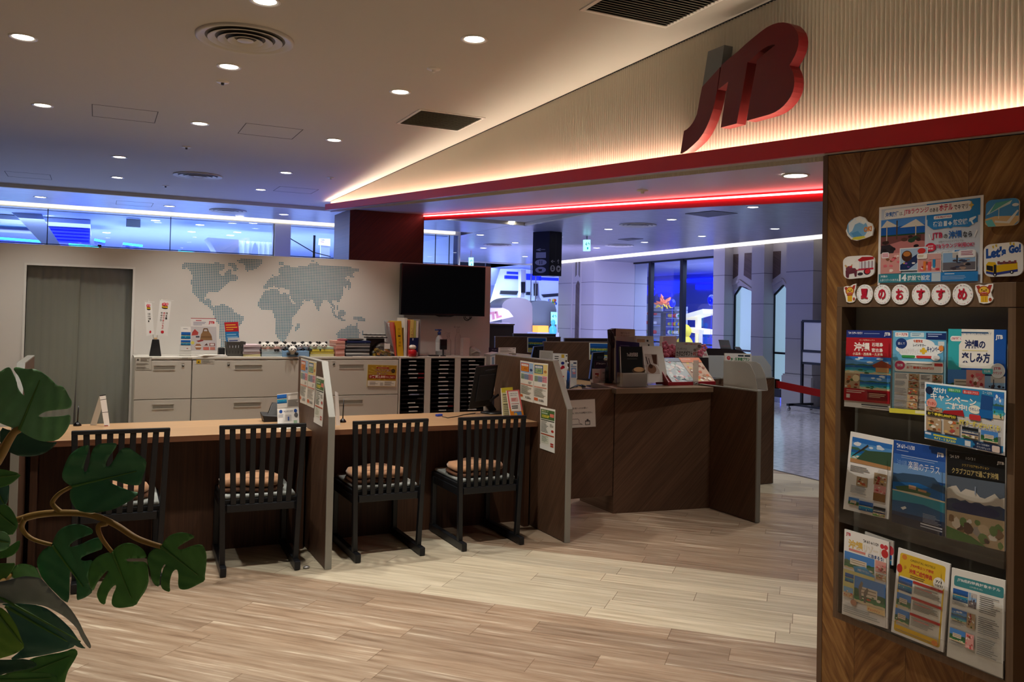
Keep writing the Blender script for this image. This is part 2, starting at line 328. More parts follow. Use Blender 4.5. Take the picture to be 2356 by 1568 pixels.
# ------------------------------------------------------------------ printed sheets: flat shapes and letters in one mesh
_GL = {}
def glyphs(txt, bold=0.0):
    k = (txt, bold)
    if k in _GL: return _GL[k]
    cu = bpy.data.curves.new('t', 'FONT'); cu.body = txt; cu.size = 1.0; cu.resolution_u = 2; cu.offset = bold; cu.fill_mode = 'FRONT'
    ob = bpy.data.objects.new('t', cu); me = bpy.data.meshes.new_from_object(ob)
    v = [(p.co.x, p.co.y) for p in me.vertices]; f = [tuple(p.vertices) for p in me.polygons]
    bpy.data.objects.remove(ob); bpy.data.curves.remove(cu); bpy.data.meshes.remove(me)
    _GL[k] = (v, f); return _GL[k]
class Card:
    """a sheet with corners TL, TR, BR, BL; shapes are given in 0..1 across and down"""
    def __init__(s, tl, tr, br, bl, thick=0.0012, paper='f4f2ee', back=None, outline=None):
        s.c = [Vector(p) for p in (tl, tr, br, bl)]; s.w = (s.c[1]-s.c[0]).length; s.h = (s.c[3]-s.c[0]).length
        s.n = (s.c[1]-s.c[0]).cross(s.c[0]-s.c[3]).normalized(); s.v = []; s.f = []; s.col = []; s.lv = 0; s.e = 0.00006; s.rng = random.Random(hash((round(s.w*1e4), round(s.h*1e4))))
        ol = outline or [(0, 0), (1, 0), (1, 1), (0, 1)]
        n = len(ol); o = len(s.v)
        s.v += [s.P(*p) for p in ol]+[s.P(*p)-s.n*thick for p in ol]
        pc = lin(paper); s.f.append(tuple(range(n))); s.col.append(pc); s.f.append(tuple(reversed(range(n, 2*n)))); s.col.append(lin(back) if back else pc)
        for i in range(n): s.f.append((i, i+n, (i+1) % n+n, (i+1) % n)); s.col.append(pc)
    def P(s, u, v, l=0):
        a = s.c[0].lerp(s.c[1], u); b = s.c[3].lerp(s.c[2], u); return a.lerp(b, v)+s.n*l*s.e
    def poly(s, pts, c, lv=None):
        s.lv += 1; o = len(s.v); s.v += [s.P(u, v, s.lv) for u, v in pts]; s.f.append(tuple(range(o, o+len(pts)))); s.col.append(lin(c)); return s
    def rect(s, x0, y0, x1, y1, c): return s.poly([(x0, y0), (x1, y0), (x1, y1), (x0, y1)], c)
    def ell(s, cx, cy, rx, ry, c, n=20, a0=0, a1=360):
        return s.poly([(cx+rx*math.cos(math.radians(a0+(a1-a0)*i/(n if a1-a0 >= 360 else n-1))), cy+ry*math.sin(math.radians(a0+(a1-a0)*i/(n if a1-a0 >= 360 else n-1)))) for i in range(n)], c)
    def rr(s, x0, y0, x1, y1, c, r=0.3):
        h = (y1-y0)*r; w = h*s.h/s.w; pts = []
        for (cx, cy, a) in ((x1-w, y0+h, -90), (x1-w, y1-h, 0), (x0+w, y1-h, 90), (x0+w, y0+h, 180)):
            for k in range(5): t = math.radians(a+22.5*k); pts.append((cx+w*math.cos(t), cy+h*math.sin(t)))
        return s.poly(pts, c)
    def text(s, t, x0, y0, x1, y1, c, bold=0.0, sl=0.0, out=None, ob=0.04):
        """letters fitted to the given box; sl is a slope (down per across), out an outline colour"""
        if out: s._text(t, x0, y0, x1, y1, out, ob, sl, _g=glyphs(t, bold))
        return s._text(t, x0, y0, x1, y1, c, bold, sl)
    def _text(s, t, x0, y0, x1, y1, c, bold=0.0, sl=0.0, _g=None):
        v, f = glyphs(t, bold); r = _g or (v, f)
        if not v: return s
        a0 = min(p[0] for p in r[0]); a1 = max(p[0] for p in r[0]); b0 = min(p[1] for p in r[0]); b1 = max(p[1] for p in r[0])
        s.lv += 1; o = len(s.v)
        for px, py in v:
            u = (px-a0)/(a1-a0+1e-9); w = (b1-py)/(b1-b0+1e-9); s.v.append(s.P(x0+(x1-x0)*u, y0+(y1-y0)*w+sl*u, s.lv))
        cc = lin(c)
        for q in f: s.f.append(tuple(i+o for i in q)); s.col.append(cc)
        return s
    def lines(s, x0, y0, x1, y1, n, c='55545a', th=0.45):
        """rows too small to read in the photo"""
        for i in range(n):
            y = y0+(y1-y0)*i/n; s.rect(x0, y, x0+(x1-x0)*s.rng.uniform(0.6, 1.0), y+(y1-y0)/n*th, c)
        return s
    def photo(s, x0, y0, x1, y1, kind, seed=1):
        R = random.Random(seed); X = lambda u: x0+(x1-x0)*u; Y = lambda v: y0+(y1-y0)*v
        def hill(vb, amp, c, n=12):
            top = [(X(i/n), Y(vb-amp*R.random())) for i in range(n+1)]; s.poly(top+[(X(1), Y(1)), (X(0), Y(1))], c)
        def blobs(n, cs, v0=0.0, v1=1.0, r0=0.05, r1=0.16):
            for _ in range(n):
                r = R.uniform(r0, r1); cx, cy = R.uniform(r, 1-r), R.uniform(v0+r*0.6, v1-r*0.6)
                s.poly([(X(cx+r*R.uniform(0.6, 1)*math.cos(a*0.785)), Y(cy+r*0.7*R.uniform(0.6, 1)*math.sin(a*0.785))) for a in range(8)], R.choice(cs))
        if kind == 'beach':
            s.rect(x0, y0, x1, y1, '2f74c4'); s.rect(x0, Y(0.2), x1, y1, '5a9ad8'); blobs(5, ['e8eff6', 'cfe0f0'], 0.02, 0.4, 0.06, 0.14)
            hill(0.48, 0.08, '3f6b5a'); hill(0.53, 0.02, '1d63a8'); hill(0.66, 0.03, '2b93b5'); hill(0.80, 0.05, '62c0c0'); hill(0.92, 0.1, 'd9c9a0'); blobs(5, ['2d5a30', '3f7238', 'e8e2d4'], 0.7, 1.0, 0.04, 0.1)
        elif kind == 'sea':
            s.rect(x0, y0, x1, y1, '2465b8'); s.rect(x0, Y(0.3), x1, y1, '1c5299'); hill(0.45, 0.05, '3c6a78'); hill(0.5, 0.03, 'c9b48e'); hill(0.56, 0.02, '2a8fae'); hill(0.75, 0.06, '1a6f9c'); hill(0.9, 0.05, '15507f'); blobs(4, ['f2f5f8'], 0.6, 0.9, 0.02, 0.04)
        elif kind == 'hotel':
            s.rect(x0, y0, x1, y1, '4a86cc'); hill(0.55, 0.12, '2f5e3a'); s.rect(X(0.2), Y(0.35), X(0.75), Y(0.7), 'd8cbb6'); s.rect(X(0.24), Y(0.42), X(0.71), Y(0.46), '8a7a66'); s.rect(X(0.24), Y(0.55), X(0.71), Y(0.59), '8a7a66'); hill(0.82, 0.12, '3c7a48'); hill(0.93, 0.05, 'd6c49c'); blobs(5, ['c25a3c', '2d5a30', 'e6dcc8'], 0.6, 1.0, 0.04, 0.1)
        elif kind == 'food':
            s.rect(x0, y0, x1, y1, 'b59a78'); blobs(14, ['e8e2d6', '9a3b2a', 'c76a3a', '6e4a2c', 'd9b26a', '4e6a34', 'b04a44'], 0, 1, 0.08, 0.2)
        elif kind == 'pink':
            s.rect(x0, y0, x1, y1, 'd79a92'); blobs(14, ['d9404e', 'f0b8b4', 'b5303c', 'f6e6dc', 'e2707a', '8c5a3c'], 0, 1, 0.08, 0.17)
        elif kind == 'cake':
            s.rect(x0, y0, x1, y1, 'a9c2dc'); s.poly([(X(0), Y(0.75)), (X(0.75), Y(0.2)), (X(1), Y(0.35)), (X(0.3), Y(1)), (X(0), Y(1))], '22335e'); s.ell(X(0.25), Y(0.35), (x1-x0)*0.2, (y1-y0)*0.26, '4a2c20'); s.ell(X(0.25), Y(0.25), (x1-x0)*0.14, (y1-y0)*0.12, 'c07a3a'); s.ell(X(0.8), Y(0.14), (x1-x0)*0.15, (y1-y0)*0.13, 'd23a34'); blobs(4, ['e8b83c', '8a50a8', 'f0ece6'], 0.5, 0.95, 0.05, 0.1)
        elif kind == 'room':
            s.rect(x0, y0, x1, y1, '8fb4d8'); s.rect(X(0.3), Y(0), X(1), Y(0.3), 'c9c4be'); s.rect(X(0.42), Y(0.15), X(0.47), Y(0.7), '3a3a40'); s.rect(X(0), Y(0.55), x1, y1, '6e6a70'); blobs(12, ['2a2a32', '4a4048', 'a89080', 'd8d0c8', '3c4660'], 0.35, 1, 0.06, 0.14)
        elif kind == 'terrace':
            s.rect(x0, y0, x1, y1, '1f5fb4'); s.rect(x0, y0, x1, Y(0.22), '4f8fdc'); s.rect(x0, Y(0.46), x1, Y(0.5), '274a30'); s.rect(x0, Y(0.5), x1, y1, '7a4a48'); s.poly([(X(0), Y(1)), (X(0), Y(0.8)), (X(0.6), Y(0.62)), (X(1), Y(0.7)), (X(1), Y(1))], 'c07a78')
            for cx, cy in ((0.14, 0.1), (0.8, 0.14)):
                s.poly([(X(cx-0.36 if cx > 0.3 else 0), Y(cy+0.13)), (X(cx), Y(cy-0.08)), (X(min(1, cx+0.28)), Y(cy+0.13))], 'ded8cc'); s.rect(X(cx-0.012), Y(cy+0.1), X(cx+0.012), Y(0.66), 'c8b8a0')
            s.rect(X(0.36), Y(0.05), X(0.39), Y(0.6), '5a4632'); blobs(7, ['3c2a26', '5a3c32', '2e4a34'], 0.5, 0.75, 0.05, 0.11); s.poly([(X(0), Y(1)), (X(0.02), Y(0.76)), (X(0.22), Y(0.74)), (X(0.34), Y(0.86)), (X(0.3), Y(1))], '332e33'); blobs(3, ['241c20'], 0.75, 1, 0.07, 0.1)
        elif kind == 'night':
            s.rect(x0, y0, x1, y1, '1a2024'); s.rect(x0, Y(0.28), x1, Y(0.55), '56606c'); hill(0.48, 0.1, 'c4bcae'); hill(0.56, 0.03, '30425e'); s.ell(X(0.5), Y(0.62), (x1-x0)*0.42, (y1-y0)*0.07, '1d2d5c'); s.rect(x0, Y(0.68), x1, y1, 'c6ae8a'); blobs(22, ['8a6a48', 'e8dcc8', '5a4030', 'd9c4a0', '6a8a4a', 'a8a29a', 'f2ece0'], 0.7, 1, 0.05, 0.12); s.poly([(X(0), Y(0.86)), (X(0.45), Y(0.92)), (X(0.7), Y(1)), (X(0), Y(1))], '4c7a34')
        elif kind == 'people':
            s.rect(x0, y0, x1, y1, '86b6dc'); hill(0.6, 0.15, 'd8b890'); blobs(12, ['c0443c', 'e8d0b0', '3c6aa8', 'f0f0ee', 'd98a4a', '6a4a34'], 0.3, 1, 0.06, 0.15)
        elif kind == 'flowers':
            s.rect(x0, y0, x1, y1, 'b9c4cc'); blobs(46, ['e8ecec', 'd9a0a8', 'c86a78', '6a8494', 'dfe8e8', '98b0a8', 'f2e0e0'], 0, 1, 0.05, 0.12)
        elif kind == 'orange':
            s.rect(x0, y0, x1, y1, 'cfae98'); blobs(46, ['e8d8b0', 'd9764a', 'e8c860', '9a5a48', 'f0e8d8', 'b08a70', 'c86a4a'], 0, 1, 0.05, 0.12)
        return s
    def frame(s, c, t=0.012):
        tx, ty = t*s.h/s.w if s.w > s.h else t, t if s.w > s.h else t*s.w/s.h
        s.rect(0, 0, 1, ty, c); s.rect(0, 1-ty, 1, 1, c); s.rect(0, 0, tx, 1, c); s.rect(1-tx, 0, 1, 1, c); return s
    def build(s, name, parent=None, material=None, label=None, cat=None, group=None):
        me = bpy.data.meshes.new(name); org = wloc(parent) if parent is not None else (s.c[2]+s.c[3])/2
        me.from_pydata([p-org for p in s.v], [], s.f); me.materials.append(material or PRINT)
        ca = me.color_attributes.new('Col', 'FLOAT_COLOR', 'CORNER'); i = 0
        for k, p in enumerate(me.polygons):
            for _ in p.vertices: ca.data[i].color = (*s.col[k], 1); i += 1
        o = bpy.data.objects.new(name, me); COL.objects.link(o)
        if parent is not None: o.parent = parent
        else: o.location = org
        return tag(o, label, cat, group)
def card_ox(X, tl, tr, br, bl, **k): return Card(*[ox(*p, X) for p in (tl, tr, br, bl)], **k)
def card_oy(Y, tl, tr, br, bl, **k): return Card(*[oy(*p, Y) for p in (tl, tr, br, bl)], **k)
# ------------------------------------------------------------------ lights
OFFK, MALLK = 2.1, 3.2                          # lamp strengths
HC = 2.99                                     # office ceiling; the mall ceiling is at 3.00
WARM = (1.0, 0.94, 0.85); COOL = (0.80, 0.86, 1.0)
def spot(name, loc, power, col, size=110, blend=0.7, r=0.04, to=None):
    l = bpy.data.lights.new(name, 'SPOT'); l.energy = power; l.color = col; l.spot_size = math.radians(size); l.spot_blend = blend; l.shadow_soft_size = r
    o = bpy.data.objects.new(name, l); COL.objects.link(o); o.location = loc
    if to is not None: o.rotation_euler = (Vector(to)-Vector(loc)).to_track_quat('-Z', 'Y').to_euler()
    return o
def area(name, loc, to, sx, sy, power, col):
    l = bpy.data.lights.new(name, 'AREA'); l.shape = 'RECTANGLE'; l.size = sx; l.size_y = sy; l.energy = power; l.color = col
    o = bpy.data.objects.new(name, l); COL.objects.link(o); o.location = loc
    o.rotation_euler = (Vector(to)-Vector(loc)).to_track_quat('-Z', 'Y').to_euler(); return o
OFFICE_SPOTS = [  # x, y, power, tilt target offset, (label end)
    (-0.413, 5.414, 34, 'first row from the counter, near its end by the plant'), (-0.407, 7.178, 36, 'above the curtained doorway side of the counter'),
    (0.683, 5.417, 40, 'above the chairs, between the large round diffuser and a sensor'), (0.698, 7.201, 40, 'between the two square ceiling hatches'),
    (0.156, 9.234, 16, 'behind the map wall, beside the small round diffuser'), (0.165, 10.70, 16, 'behind the map wall, farther from the small round diffuser'),
    (1.782, 9.255, 16, 'behind the map wall, closer to the fluted fascia'), (1.767, 10.729, 16, 'nearest the ceiling edge beside the hatch'),
    (1.80, 7.262, 40, 'facing the filing cabinets near the fluted fascia'), (1.787, 5.441, 42, 'just above the dark slatted vent'),
    (1.787, 4.194, 46, 'nearest the large slatted vent'), (0.683, 4.177, 40, 'cut by the top edge, above the large round diffuser'),
    (-0.413, 4.18, 20, None), (0.70, 2.4, 34, None), (1.79, 2.35, 50, None), (1.79, 1.2, 20, None), (-0.41, 2.4, 20, None), (-0.3, -0.6, 34, None), (0.7, -0.4, 26, None)]  # last two are added behind the camera to light the plant leaves
MALL_SPOTS = [(7.70, 8.622), (7.70, 10.377), (7.70, 12.129), (7.70, 13.84), (7.62, 15.518), (9.78, 10.43), (9.655, 12.112), (9.571, 13.759), (9.567, 15.519),
              (-0.745, 13.333), (0.908, 13.332), (2.556, 13.355), (6.363, 14.439), (7.66, 17.2), (9.56, 17.2), (7.66, 18.9), (9.56, 18.9), (7.70, 6.9), (9.7, 8.65), (9.7, 6.9)]
OFFICE_SPOTS2 = [tuple(oz(1033, 497, HC))[:2], tuple(oz(1178, 509, HC))[:2], (4.4, 6.6), (5.3, 8.0), (4.6, 9.6), (4.5, 4.3), (5.5, 5.3)]

# ------------------------------------------------------------------ materials used all over
M_WHITE = mat('white_paint', 'dedad4', 0.7, spec=0.25)
M_WALL = mat('wall_paint', 'dcd8d2', 0.75, bump=0.15, bscale=300, spec=0.2)
M_CEIL = mat('ceiling_paint', 'c9c5bd', 0.8, spec=0.2)
M_TRIMW = mat('white_trim', 'e6e4de', 0.5)
M_BLACK = mat('black_plastic', '101012', 0.35)
M_CHAIR = mat('black_stained_wood', '15171b', 0.42, spec=0.4)
M_GREYEDGE = mat('grey_edge_band', '8b8a82', 0.45)
M_BROWN = wood_material('dark_brown_veneer', '4a3426', '6a4f3c', 45, 0.13, 'xz')
M_BROWNY = wood_material('dark_brown_veneer_side', '463123', '634836', -58, 0.13, 'yz')
M_BROWNV = wood_material('dark_brown_front', '3a2418', '543726', 90, 0.4, 'xz', seam=0.0)
M_COUNTER = wood_material('oak_counter_top', 'a9825c', 'c9a57c', 0, 0.6, 'xy', rough=0.3, seam=0.0, spec=0.45)
M_EDGE = wood_material('walnut_counter_edge', '6a4530', '85593e', 0, 0.5, 'xz', seam=0.0)
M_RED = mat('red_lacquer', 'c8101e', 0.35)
M_METAL = mat('brushed_metal', 'b8b8ba', 0.3, metal=0.9)
M_STEEL = mat('white_steel', 'd5d1c7', 0.45, spec=0.4)
M_DARKGAP = mat('dark_gap', '1c1a18', 0.9)
M_LEDW = mat('led_warm', 'fff0d0', 0.5, emit=22.0, ecol='fff0d4')
M_LEDR = mat('led_red', 'ff3038', 0.5, emit=14.0, ecol='ff7070')
M_LENS = mat('lamp_lens', 'ffffff', 0.4, emit=14.0, ecol='fff4e2')
M_LENSC = mat('lamp_lens_cool', 'ffffff', 0.4, emit=11.0, ecol='f6f6ff')
M_GLASS = glass_material('clear_glass', 'eef4fa', 0.06)
M_ACRYL = glass_material('clear_acrylic', 'fbfbfa', 0.03, 0.05)
M_FROST = glass_material('frosted_acrylic', 'e9e8e2', 0.05, 0.3, frost=0.72)

# ------------------------------------------------------------------ the setting
M_FLOOR = floor_material(); M_TILE = tile_material(); M_CEIL2 = brushed_ceiling_material(); M_TEAK = chevron_material()
XE, YE = 6.05, 12.0                           # where the office ceiling stops
struct(box('floor', (-4.5, -2.5, -0.1), (6.22, 12.0, 0), M_FLOOR))
b = MB(); b.box(6.22, -2.5, -0.1, 13.5, 30, 0); b.box(-4.5, 12.0, -0.1, 6.22, 30, 0); struct(b.build('floor_mall', M_TILE))
b = MB(); b.box(6.205, -2.5, 0, 6.235, 12.0, 0.003); struct(b.build('trim_1', mat('threshold_metal', '6a6258', 0.35, metal=0.6)))
# office ceiling with a shallow border that hangs 5 cm
struct(box('ceiling', (-4.5, -2.5, HC), (XE, YE, HC+0.2), M_CEIL))
b = MB(); b.box(-4.5, YE, HC-0.048, XE+0.06, YE+0.06, HC+0.2); b.box(XE, -2.5, HC-0.048, XE+0.06, YE+0.06, HC+0.2)
struct(b.build('trim_2', mat('ceiling_border', 'd6d2c0', 0.6)))
b = MB(); b.box(-4.5, YE+0.06, 3.0, 6.1, 14.1, 3.15); b.box(XE+0.06, -2.5, 3.0, 10.95, 27.0, 3.15); struct(b.build('ceiling_mall', M_CEIL2))

# back wall with the curtained doorway
WB = 8.05; ZT = 2.012
dl = oy(62, 609, WB).x; dr = oy(306, 619, WB).x; dt = oy(306.6, 618.9, WB).z; wr = oy(1129.8, 616, WB).x
b = MB(); b.box(-4.5, WB, 0, dl, WB+0.12, ZT); b.box(dr, WB, 0, wr, WB+0.12, ZT); b.box(dl, WB, dt, dr, WB+0.12, ZT); struct(b.build('wall_back', M_WALL))
b = MB(); w = 0.018
b.box(dl-w, WB-0.012, 0, dl, WB+0.12, dt+w); b.box(dr, WB-0.012, 0, dr+w, WB+0.12, dt+w); b.box(dl, WB-0.012, dt, dr, WB+0.12, dt+w)
o = b.build('door_1', M_TRIMW); struct(o)
M_CURT = glass_material('grey_green_curtain', 'a9ab9c', 0.04, 0.35, frost=0.86)
mid = oy(176, 800, WB).x
for k, (x0, x1, mt) in enumerate(((dl-0.03, mid+0.01, 'curtain'), (mid-0.0, dr+0.03, 'curtain'))):
    b = MB(); b.smooth = True; n = 26; R = []
    for zz, gap in ((0.02, 0.035), (0.5, 0.022), (0.95, 0.006), (dt+0.05, 0.0)):
        xa, xb = (x0, x1-gap) if k == 0 else (x0+gap*0.4, x1)
        R.append([(xa+(xb-xa)*i/n, WB+0.07+k*0.02+0.006*math.sin(i*1.7+k)+0.003*math.sin(i*0.6+zz*4), zz) for i in range(n+1)])
    b.ring(R, closed=False, cap0=False, cap1=False)
    o = b.build('curtain', M_CURT)
    tag(o, ('grey green plastic curtain sheet closing the doorway, on the side away from the cabinets', 'grey green plastic curtain sheet closing the doorway, on the side beside the filing cabinets')[k], 'curtain', 'curtain sheets in the doorway')
struct(box('wall_store', (-4.5, WB+1.2, 0), (dr+0.6, WB+1.25, 2.0), mat('store_wall', 'a9a89c', 0.8)))
# dark low cupboard and board end beyond the counter, behind the plant
b = MB(); b.box(-4.5, 0, 0, -4.45, 12, HC); struct(b.build('wall_left', M_WALL))

# ------------------------------------------------------------------ fluted fascia, red band, soffit, teak wall
BZ = lambda y: 2.010+0.0757*y                 # the band climbs towards the far end
FX = 2.78; Y0, Y1 = -2.5, 11.27
def ceil_y(): return HC
b = MB(); ys = []; y = Y0; n = int((Y1-Y0)/0.0225)
prof = []
for i in range(n*4+1):
    y = Y0+(Y1-Y0)*i/(n*4); prof.append((FX-0.010*(1-abs(math.sin(math.pi*i/4))), y))
b.smooth = False
b.ring([[(x, y, BZ(y)-0.02) for x, y in prof], [(x, y, HC) for x, y in prof]], closed=False, cap0=False, cap1=False)
struct(b.build('wall_fascia', mat('fluted_panel', 'd9d2c2', 0.6, spec=0.25)))
b = MB(); b.box(FX-0.012, Y0, HC-0.004, FX+0.03, Y1, HC); struct(b.build('trim_3', M_DARKGAP))
BX = 2.695
def beam(x0, x1, z0, z1, ya=Y0, yb=Y1):       # a length that follows the slope
    return MB().hexa([(x0, ya, BZ(ya)+z0), (x1, ya, BZ(ya)+z0), (x1, yb, BZ(yb)+z0), (x0, yb, BZ(yb)+z0)], [(x0, ya, BZ(ya)+z1), (x1, ya, BZ(ya)+z1), (x1, yb, BZ(yb)+z1), (x0, yb, BZ(yb)+z1)])
band = beam(BX, BX+0.02, 0.0, 0.078)
o = band.build('red_band', M_RED); tag(o, 'long red band along the foot of the fluted fascia', 'trim', kind='structure')
o = beam(BX+0.022, FX-0.02, 0.02, 0.035).build('strip_light', M_LEDW); tag(o, 'warm LED strip hidden behind the red band, washing the fluted fascia', 'strip light')
sof = beam(BX+0.02, 3.80, 0.0, 0.02).build('beam_soffit', mat('soffit_paint', 'b7b2b4', 0.35, spec=0.5)); struct(sof)
o = beam(3.80, 3.83, -0.075, 0.3).build('beam_lip', mat('red_lip', 'a80c18', 0.35)); struct(o)
o = beam(3.786, 3.799, -0.026, -0.014, 2.66, 10.44).build('strip_light', M_LEDR); tag(o, 'glowing red LED strip along the inner edge of the beam soffit', 'strip light')
o = beam(FX+0.004, 3.83, 0.3, 0.32).build('beam_cover', M_CEIL); struct(o)
b = MB(); b.hexa([(FX+0.02, Y1-0.02, BZ(Y1)), (3.83, Y1-0.02, BZ(Y1)), (3.83, Y1, BZ(Y1)), (FX+0.02, Y1, BZ(Y1))], [(FX+0.02, Y1-0.02, HC), (3.83, Y1-0.02, HC), (3.83, Y1, HC), (FX+0.02, Y1, HC)]); struct(b.build('trim_4', M_WHITE))
# dark veneered column
CY = 10.45
b = MB(); b.box(2.815, CY, 0, 3.80, 11.22, BZ(CY)-0.002); struct(b.build('column', wood_material('column_veneer', '38190f', '582a18', 45, 0.2, 'xz', rough=0.4)))
# teak wall that carries the brochure rack
PX = 2.75; PY = 2.650
b = MB(); b.box(PX, -2.5, 0, PX+0.06, PY-0.026, 2.3); o = b.build('wall_right', M_TEAK); struct(o)
for v in o.data.vertices:                      # its top follows the band
    if v.co.z > 1: v.co.z = BZ(v.co.y+o.location.y)-0.004
b = MB(); b.hexa([(PX-0.002, PY-0.026, 0), (PX+0.062, PY-0.026, 0), (PX+0.062, PY, 0), (PX-0.002, PY, 0)], [(PX-0.002, PY-0.026, BZ(PY)-0.004), (PX+0.062, PY-0.026, BZ(PY)-0.004), (PX+0.062, PY, BZ(PY)-0.004), (PX-0.002, PY, BZ(PY)-0.004)])
struct(b.build('trim_5', mat('teak_edge', '5f4630', 0.5)))

# ------------------------------------------------------------------ company sign on the fascia
def sg(pts): return [(ox(1540+x/4.753, 40+y/4.753, 2.70).y, ox(1540+x/4.753, 40+y/4.753, 2.70).z) for x, y in pts]
fnx = lambda p, q, a: (a, p, q)
t = thing('wall_sign', 'large red and grey JTB letters standing off the fluted fascia', 'sign', (2.74, 3.05, 2.35))
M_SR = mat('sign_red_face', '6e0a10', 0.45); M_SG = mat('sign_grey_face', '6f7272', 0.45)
J = [(358,760),(553,545),(540,660),(520,800),(503,900),(480,1000),(440,1120),(405,1200),(370,1268),(318,1340),(250,1405),(190,1455),(120,1490),(160,1240),(190,1224),(222,1195),(250,1160),(276,1115),(300,1060),(316,985),(330,900)]
TB = [(568,522),(650,450),(750,370),(825,300),(900,236),(950,195),(1000,155),(1065,108),(1130,76),(1190,58),(1245,54),(1295,62),(1335,82),(1368,112),(1393,150),(1408,195),(1415,245),(1410,305),(1396,360),(1374,415),(1345,470),(1312,525),(1335,560),(1352,600),(1364,650),(1368,705),(1362,760),(1348,815),(1324,870),(1290,920),(1248,968),(1200,1008),(1150,1038),(1090,1062),(845,1130),(900,800),(960,465),(1060,380),(1160,300),(1130,296),(1080,312),(1030,340),(980,375),(930,425),(880,475),(855,490),(800,820),(735,1160),(562,1205),(600,950),(645,700),(590,745),(530,788)]
TBH = [(1168,312),(1130,520),(1060,865),(1090,850),(1120,825),(1150,785),(1170,735),(1178,690),(1174,650),(1160,612),(1132,574),(1160,545),(1185,500),(1205,440),(1218,385),(1215,350),(1200,320),(1185,305)]
G = [(420,372),(598,300),(565,530),(358,755)]
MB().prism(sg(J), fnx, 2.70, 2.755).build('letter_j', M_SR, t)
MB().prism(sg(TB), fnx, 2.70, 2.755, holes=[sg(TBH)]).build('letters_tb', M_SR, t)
MB().prism(sg(G), fnx, 2.702, 2.755).build('letter_top', M_SG, t, label='grey top of the letter J')
b = MB()
for x, y in ((470, 800), (250, 1350), (480, 450), (700, 700), (1050, 200), (1330, 300), (950, 1000), (1250, 850)):
    p = sg([(x, y)])[0]; b.cyl((2.75, *p), (2.785, *p), 0.008, n=8)
b.build('standoff', M_METAL, t)

# ------------------------------------------------------------------ ceiling fittings
def downlight(x, y, z, label, power, lens=M_LENS, r=0.062, group='office downlights', col=WARM, size=92, flat=False):
    if label:
        t = thing('downlight', label, 'ceiling light', (x, y, z), group=group)
        b = MB(); b.smooth = True; b.lathe((x, y, z), [(r+0.012, 0.0), (r+0.012, -0.004), (r, -0.005), (r-0.006, 0.0), (r-0.010, 0.0)], 28); b.build('ring', M_TRIMW, t)
        b = MB(); b.smooth = True; b.lathe((x, y, z), [(r-0.008, -0.001), (r*0.6, -0.0025), (0.002, -0.003)], 24, (False, True)); b.build('lens', lens, t)
    spot('downlight_lamp', (x, y, z-0.03), power*(OFFK if z < 3 else MALLK), col, size=size)
for x, y, p, l in OFFICE_SPOTS:
    downlight(x, y, HC, ('round recessed ceiling light '+l) if l else None, p)
for k, (x, y) in enumerate(OFFICE_SPOTS2):
    downlight(x, y, HC, ('recessed light seen beyond the beam, next to the dark column', 'recessed light seen beyond the beam, near the ceiling corner')[k] if k < 2 else None, (12, 12, 30, 26, 22, 34, 34)[k])
MLAB = {0: 'mall ceiling light nearest the teak wall', 1: 'mall ceiling light beside the grey diamond vent', 2: 'mall ceiling light before the wide round diffuser', 4: 'mall ceiling light above the dark hanging sign corner',
        5: 'mall ceiling light close above the pillar by the poster stand', 6: 'mall ceiling light in front of the arched windows', 7: 'mall ceiling light in front of the tall dark window', 8: 'mall ceiling light beside the small exit sign',
        9: 'mall ceiling light over the shop glass, farthest from the column', 10: 'mall ceiling light over the shop glass, second from the column', 11: 'mall ceiling light over the shop glass, closest to the column', 12: 'mall ceiling light between the column and the hanging sign'}
for k, (x, y) in enumerate(MALL_SPOTS):
    downlight(x, y, 3.0, MLAB.get(k, 'mall ceiling light far down the corridor' if k < 17 and y > 13 else None), 26, M_LENSC, 0.075, 'mall downlights', COOL)
p = oy(1831, 390, 3.27)
t = thing('downlight', 'slim recessed light in the beam soffit beside the teak wall', 'ceiling light', (3.2, 3.27, BZ(3.27)))
b = MB(); b.lathe((3.2, 3.27, BZ(3.27)-0.004), [(0.07, 0.004), (0.07, -0.004), (0.058, -0.004)], 24); b.build('ring', M_TRIMW, t)
b = MB(); b.lathe((3.2, 3.27, BZ(3.27)-0.006), [(0.058, 0.0), (0.002, -0.002)], 20, (False, True)); b.build('lens', M_LENS, t)
spot('downlight_lamp', (3.2, 3.27, BZ(3.27)-0.05), 22, WARM)
def diffuser(x, y, z, R, label, group):
    t = thing('ceiling_diffuser', label, 'air diffuser', (x, y, z), group=group)
    M1 = mat('diffuser_paint', 'c9c6be', 0.5)
    b = MB(); b.smooth = True; b.lathe((x, y, z), [(R, 0.0), (R, -0.010), (R*0.96, -0.016), (R*0.90, -0.010), (R*0.80, 0.0)], 48); b.build('rim', M1, t)
    for q0, q1, d in ((0.76, 0.60, 0.012), (0.56, 0.40, 0.016), (0.36, 0.22, 0.018)):
        b = MB(); b.smooth = True; b.lathe((x, y, z), [(R*q0, -0.001-d), (R*q0*0.97, -0.004-d), (R*q1, 0.0)], 40); b.build('cone', M1, t)
    b = MB(); b.smooth = True; b.lathe((x, y, z), [(R*0.17, -0.014), (R*0.12, -0.018), (0.002, -0.018)], 30, (False, True)); b.build('hub', M1, t)
    b = MB(); b.lathe((x, y, z), [(R*0.94, -0.0012), (0.002, -0.0012)], 30, (False, True)); b.build('dark_throat', mat('throat', '6a675f', 0.8), t)
diffuser(0.688, 4.81, HC, 0.26, 'large round air diffuser near the camera, under the top edge', 'round air diffusers')
diffuser(0.965, 10.0, HC, 0.26, 'round air diffuser behind the map wall in the office ceiling', 'round air diffusers')
diffuser(1.732, 13.36, 3.0, 0.27, 'round air diffuser above the blue lit shop glass', 'round air diffusers')
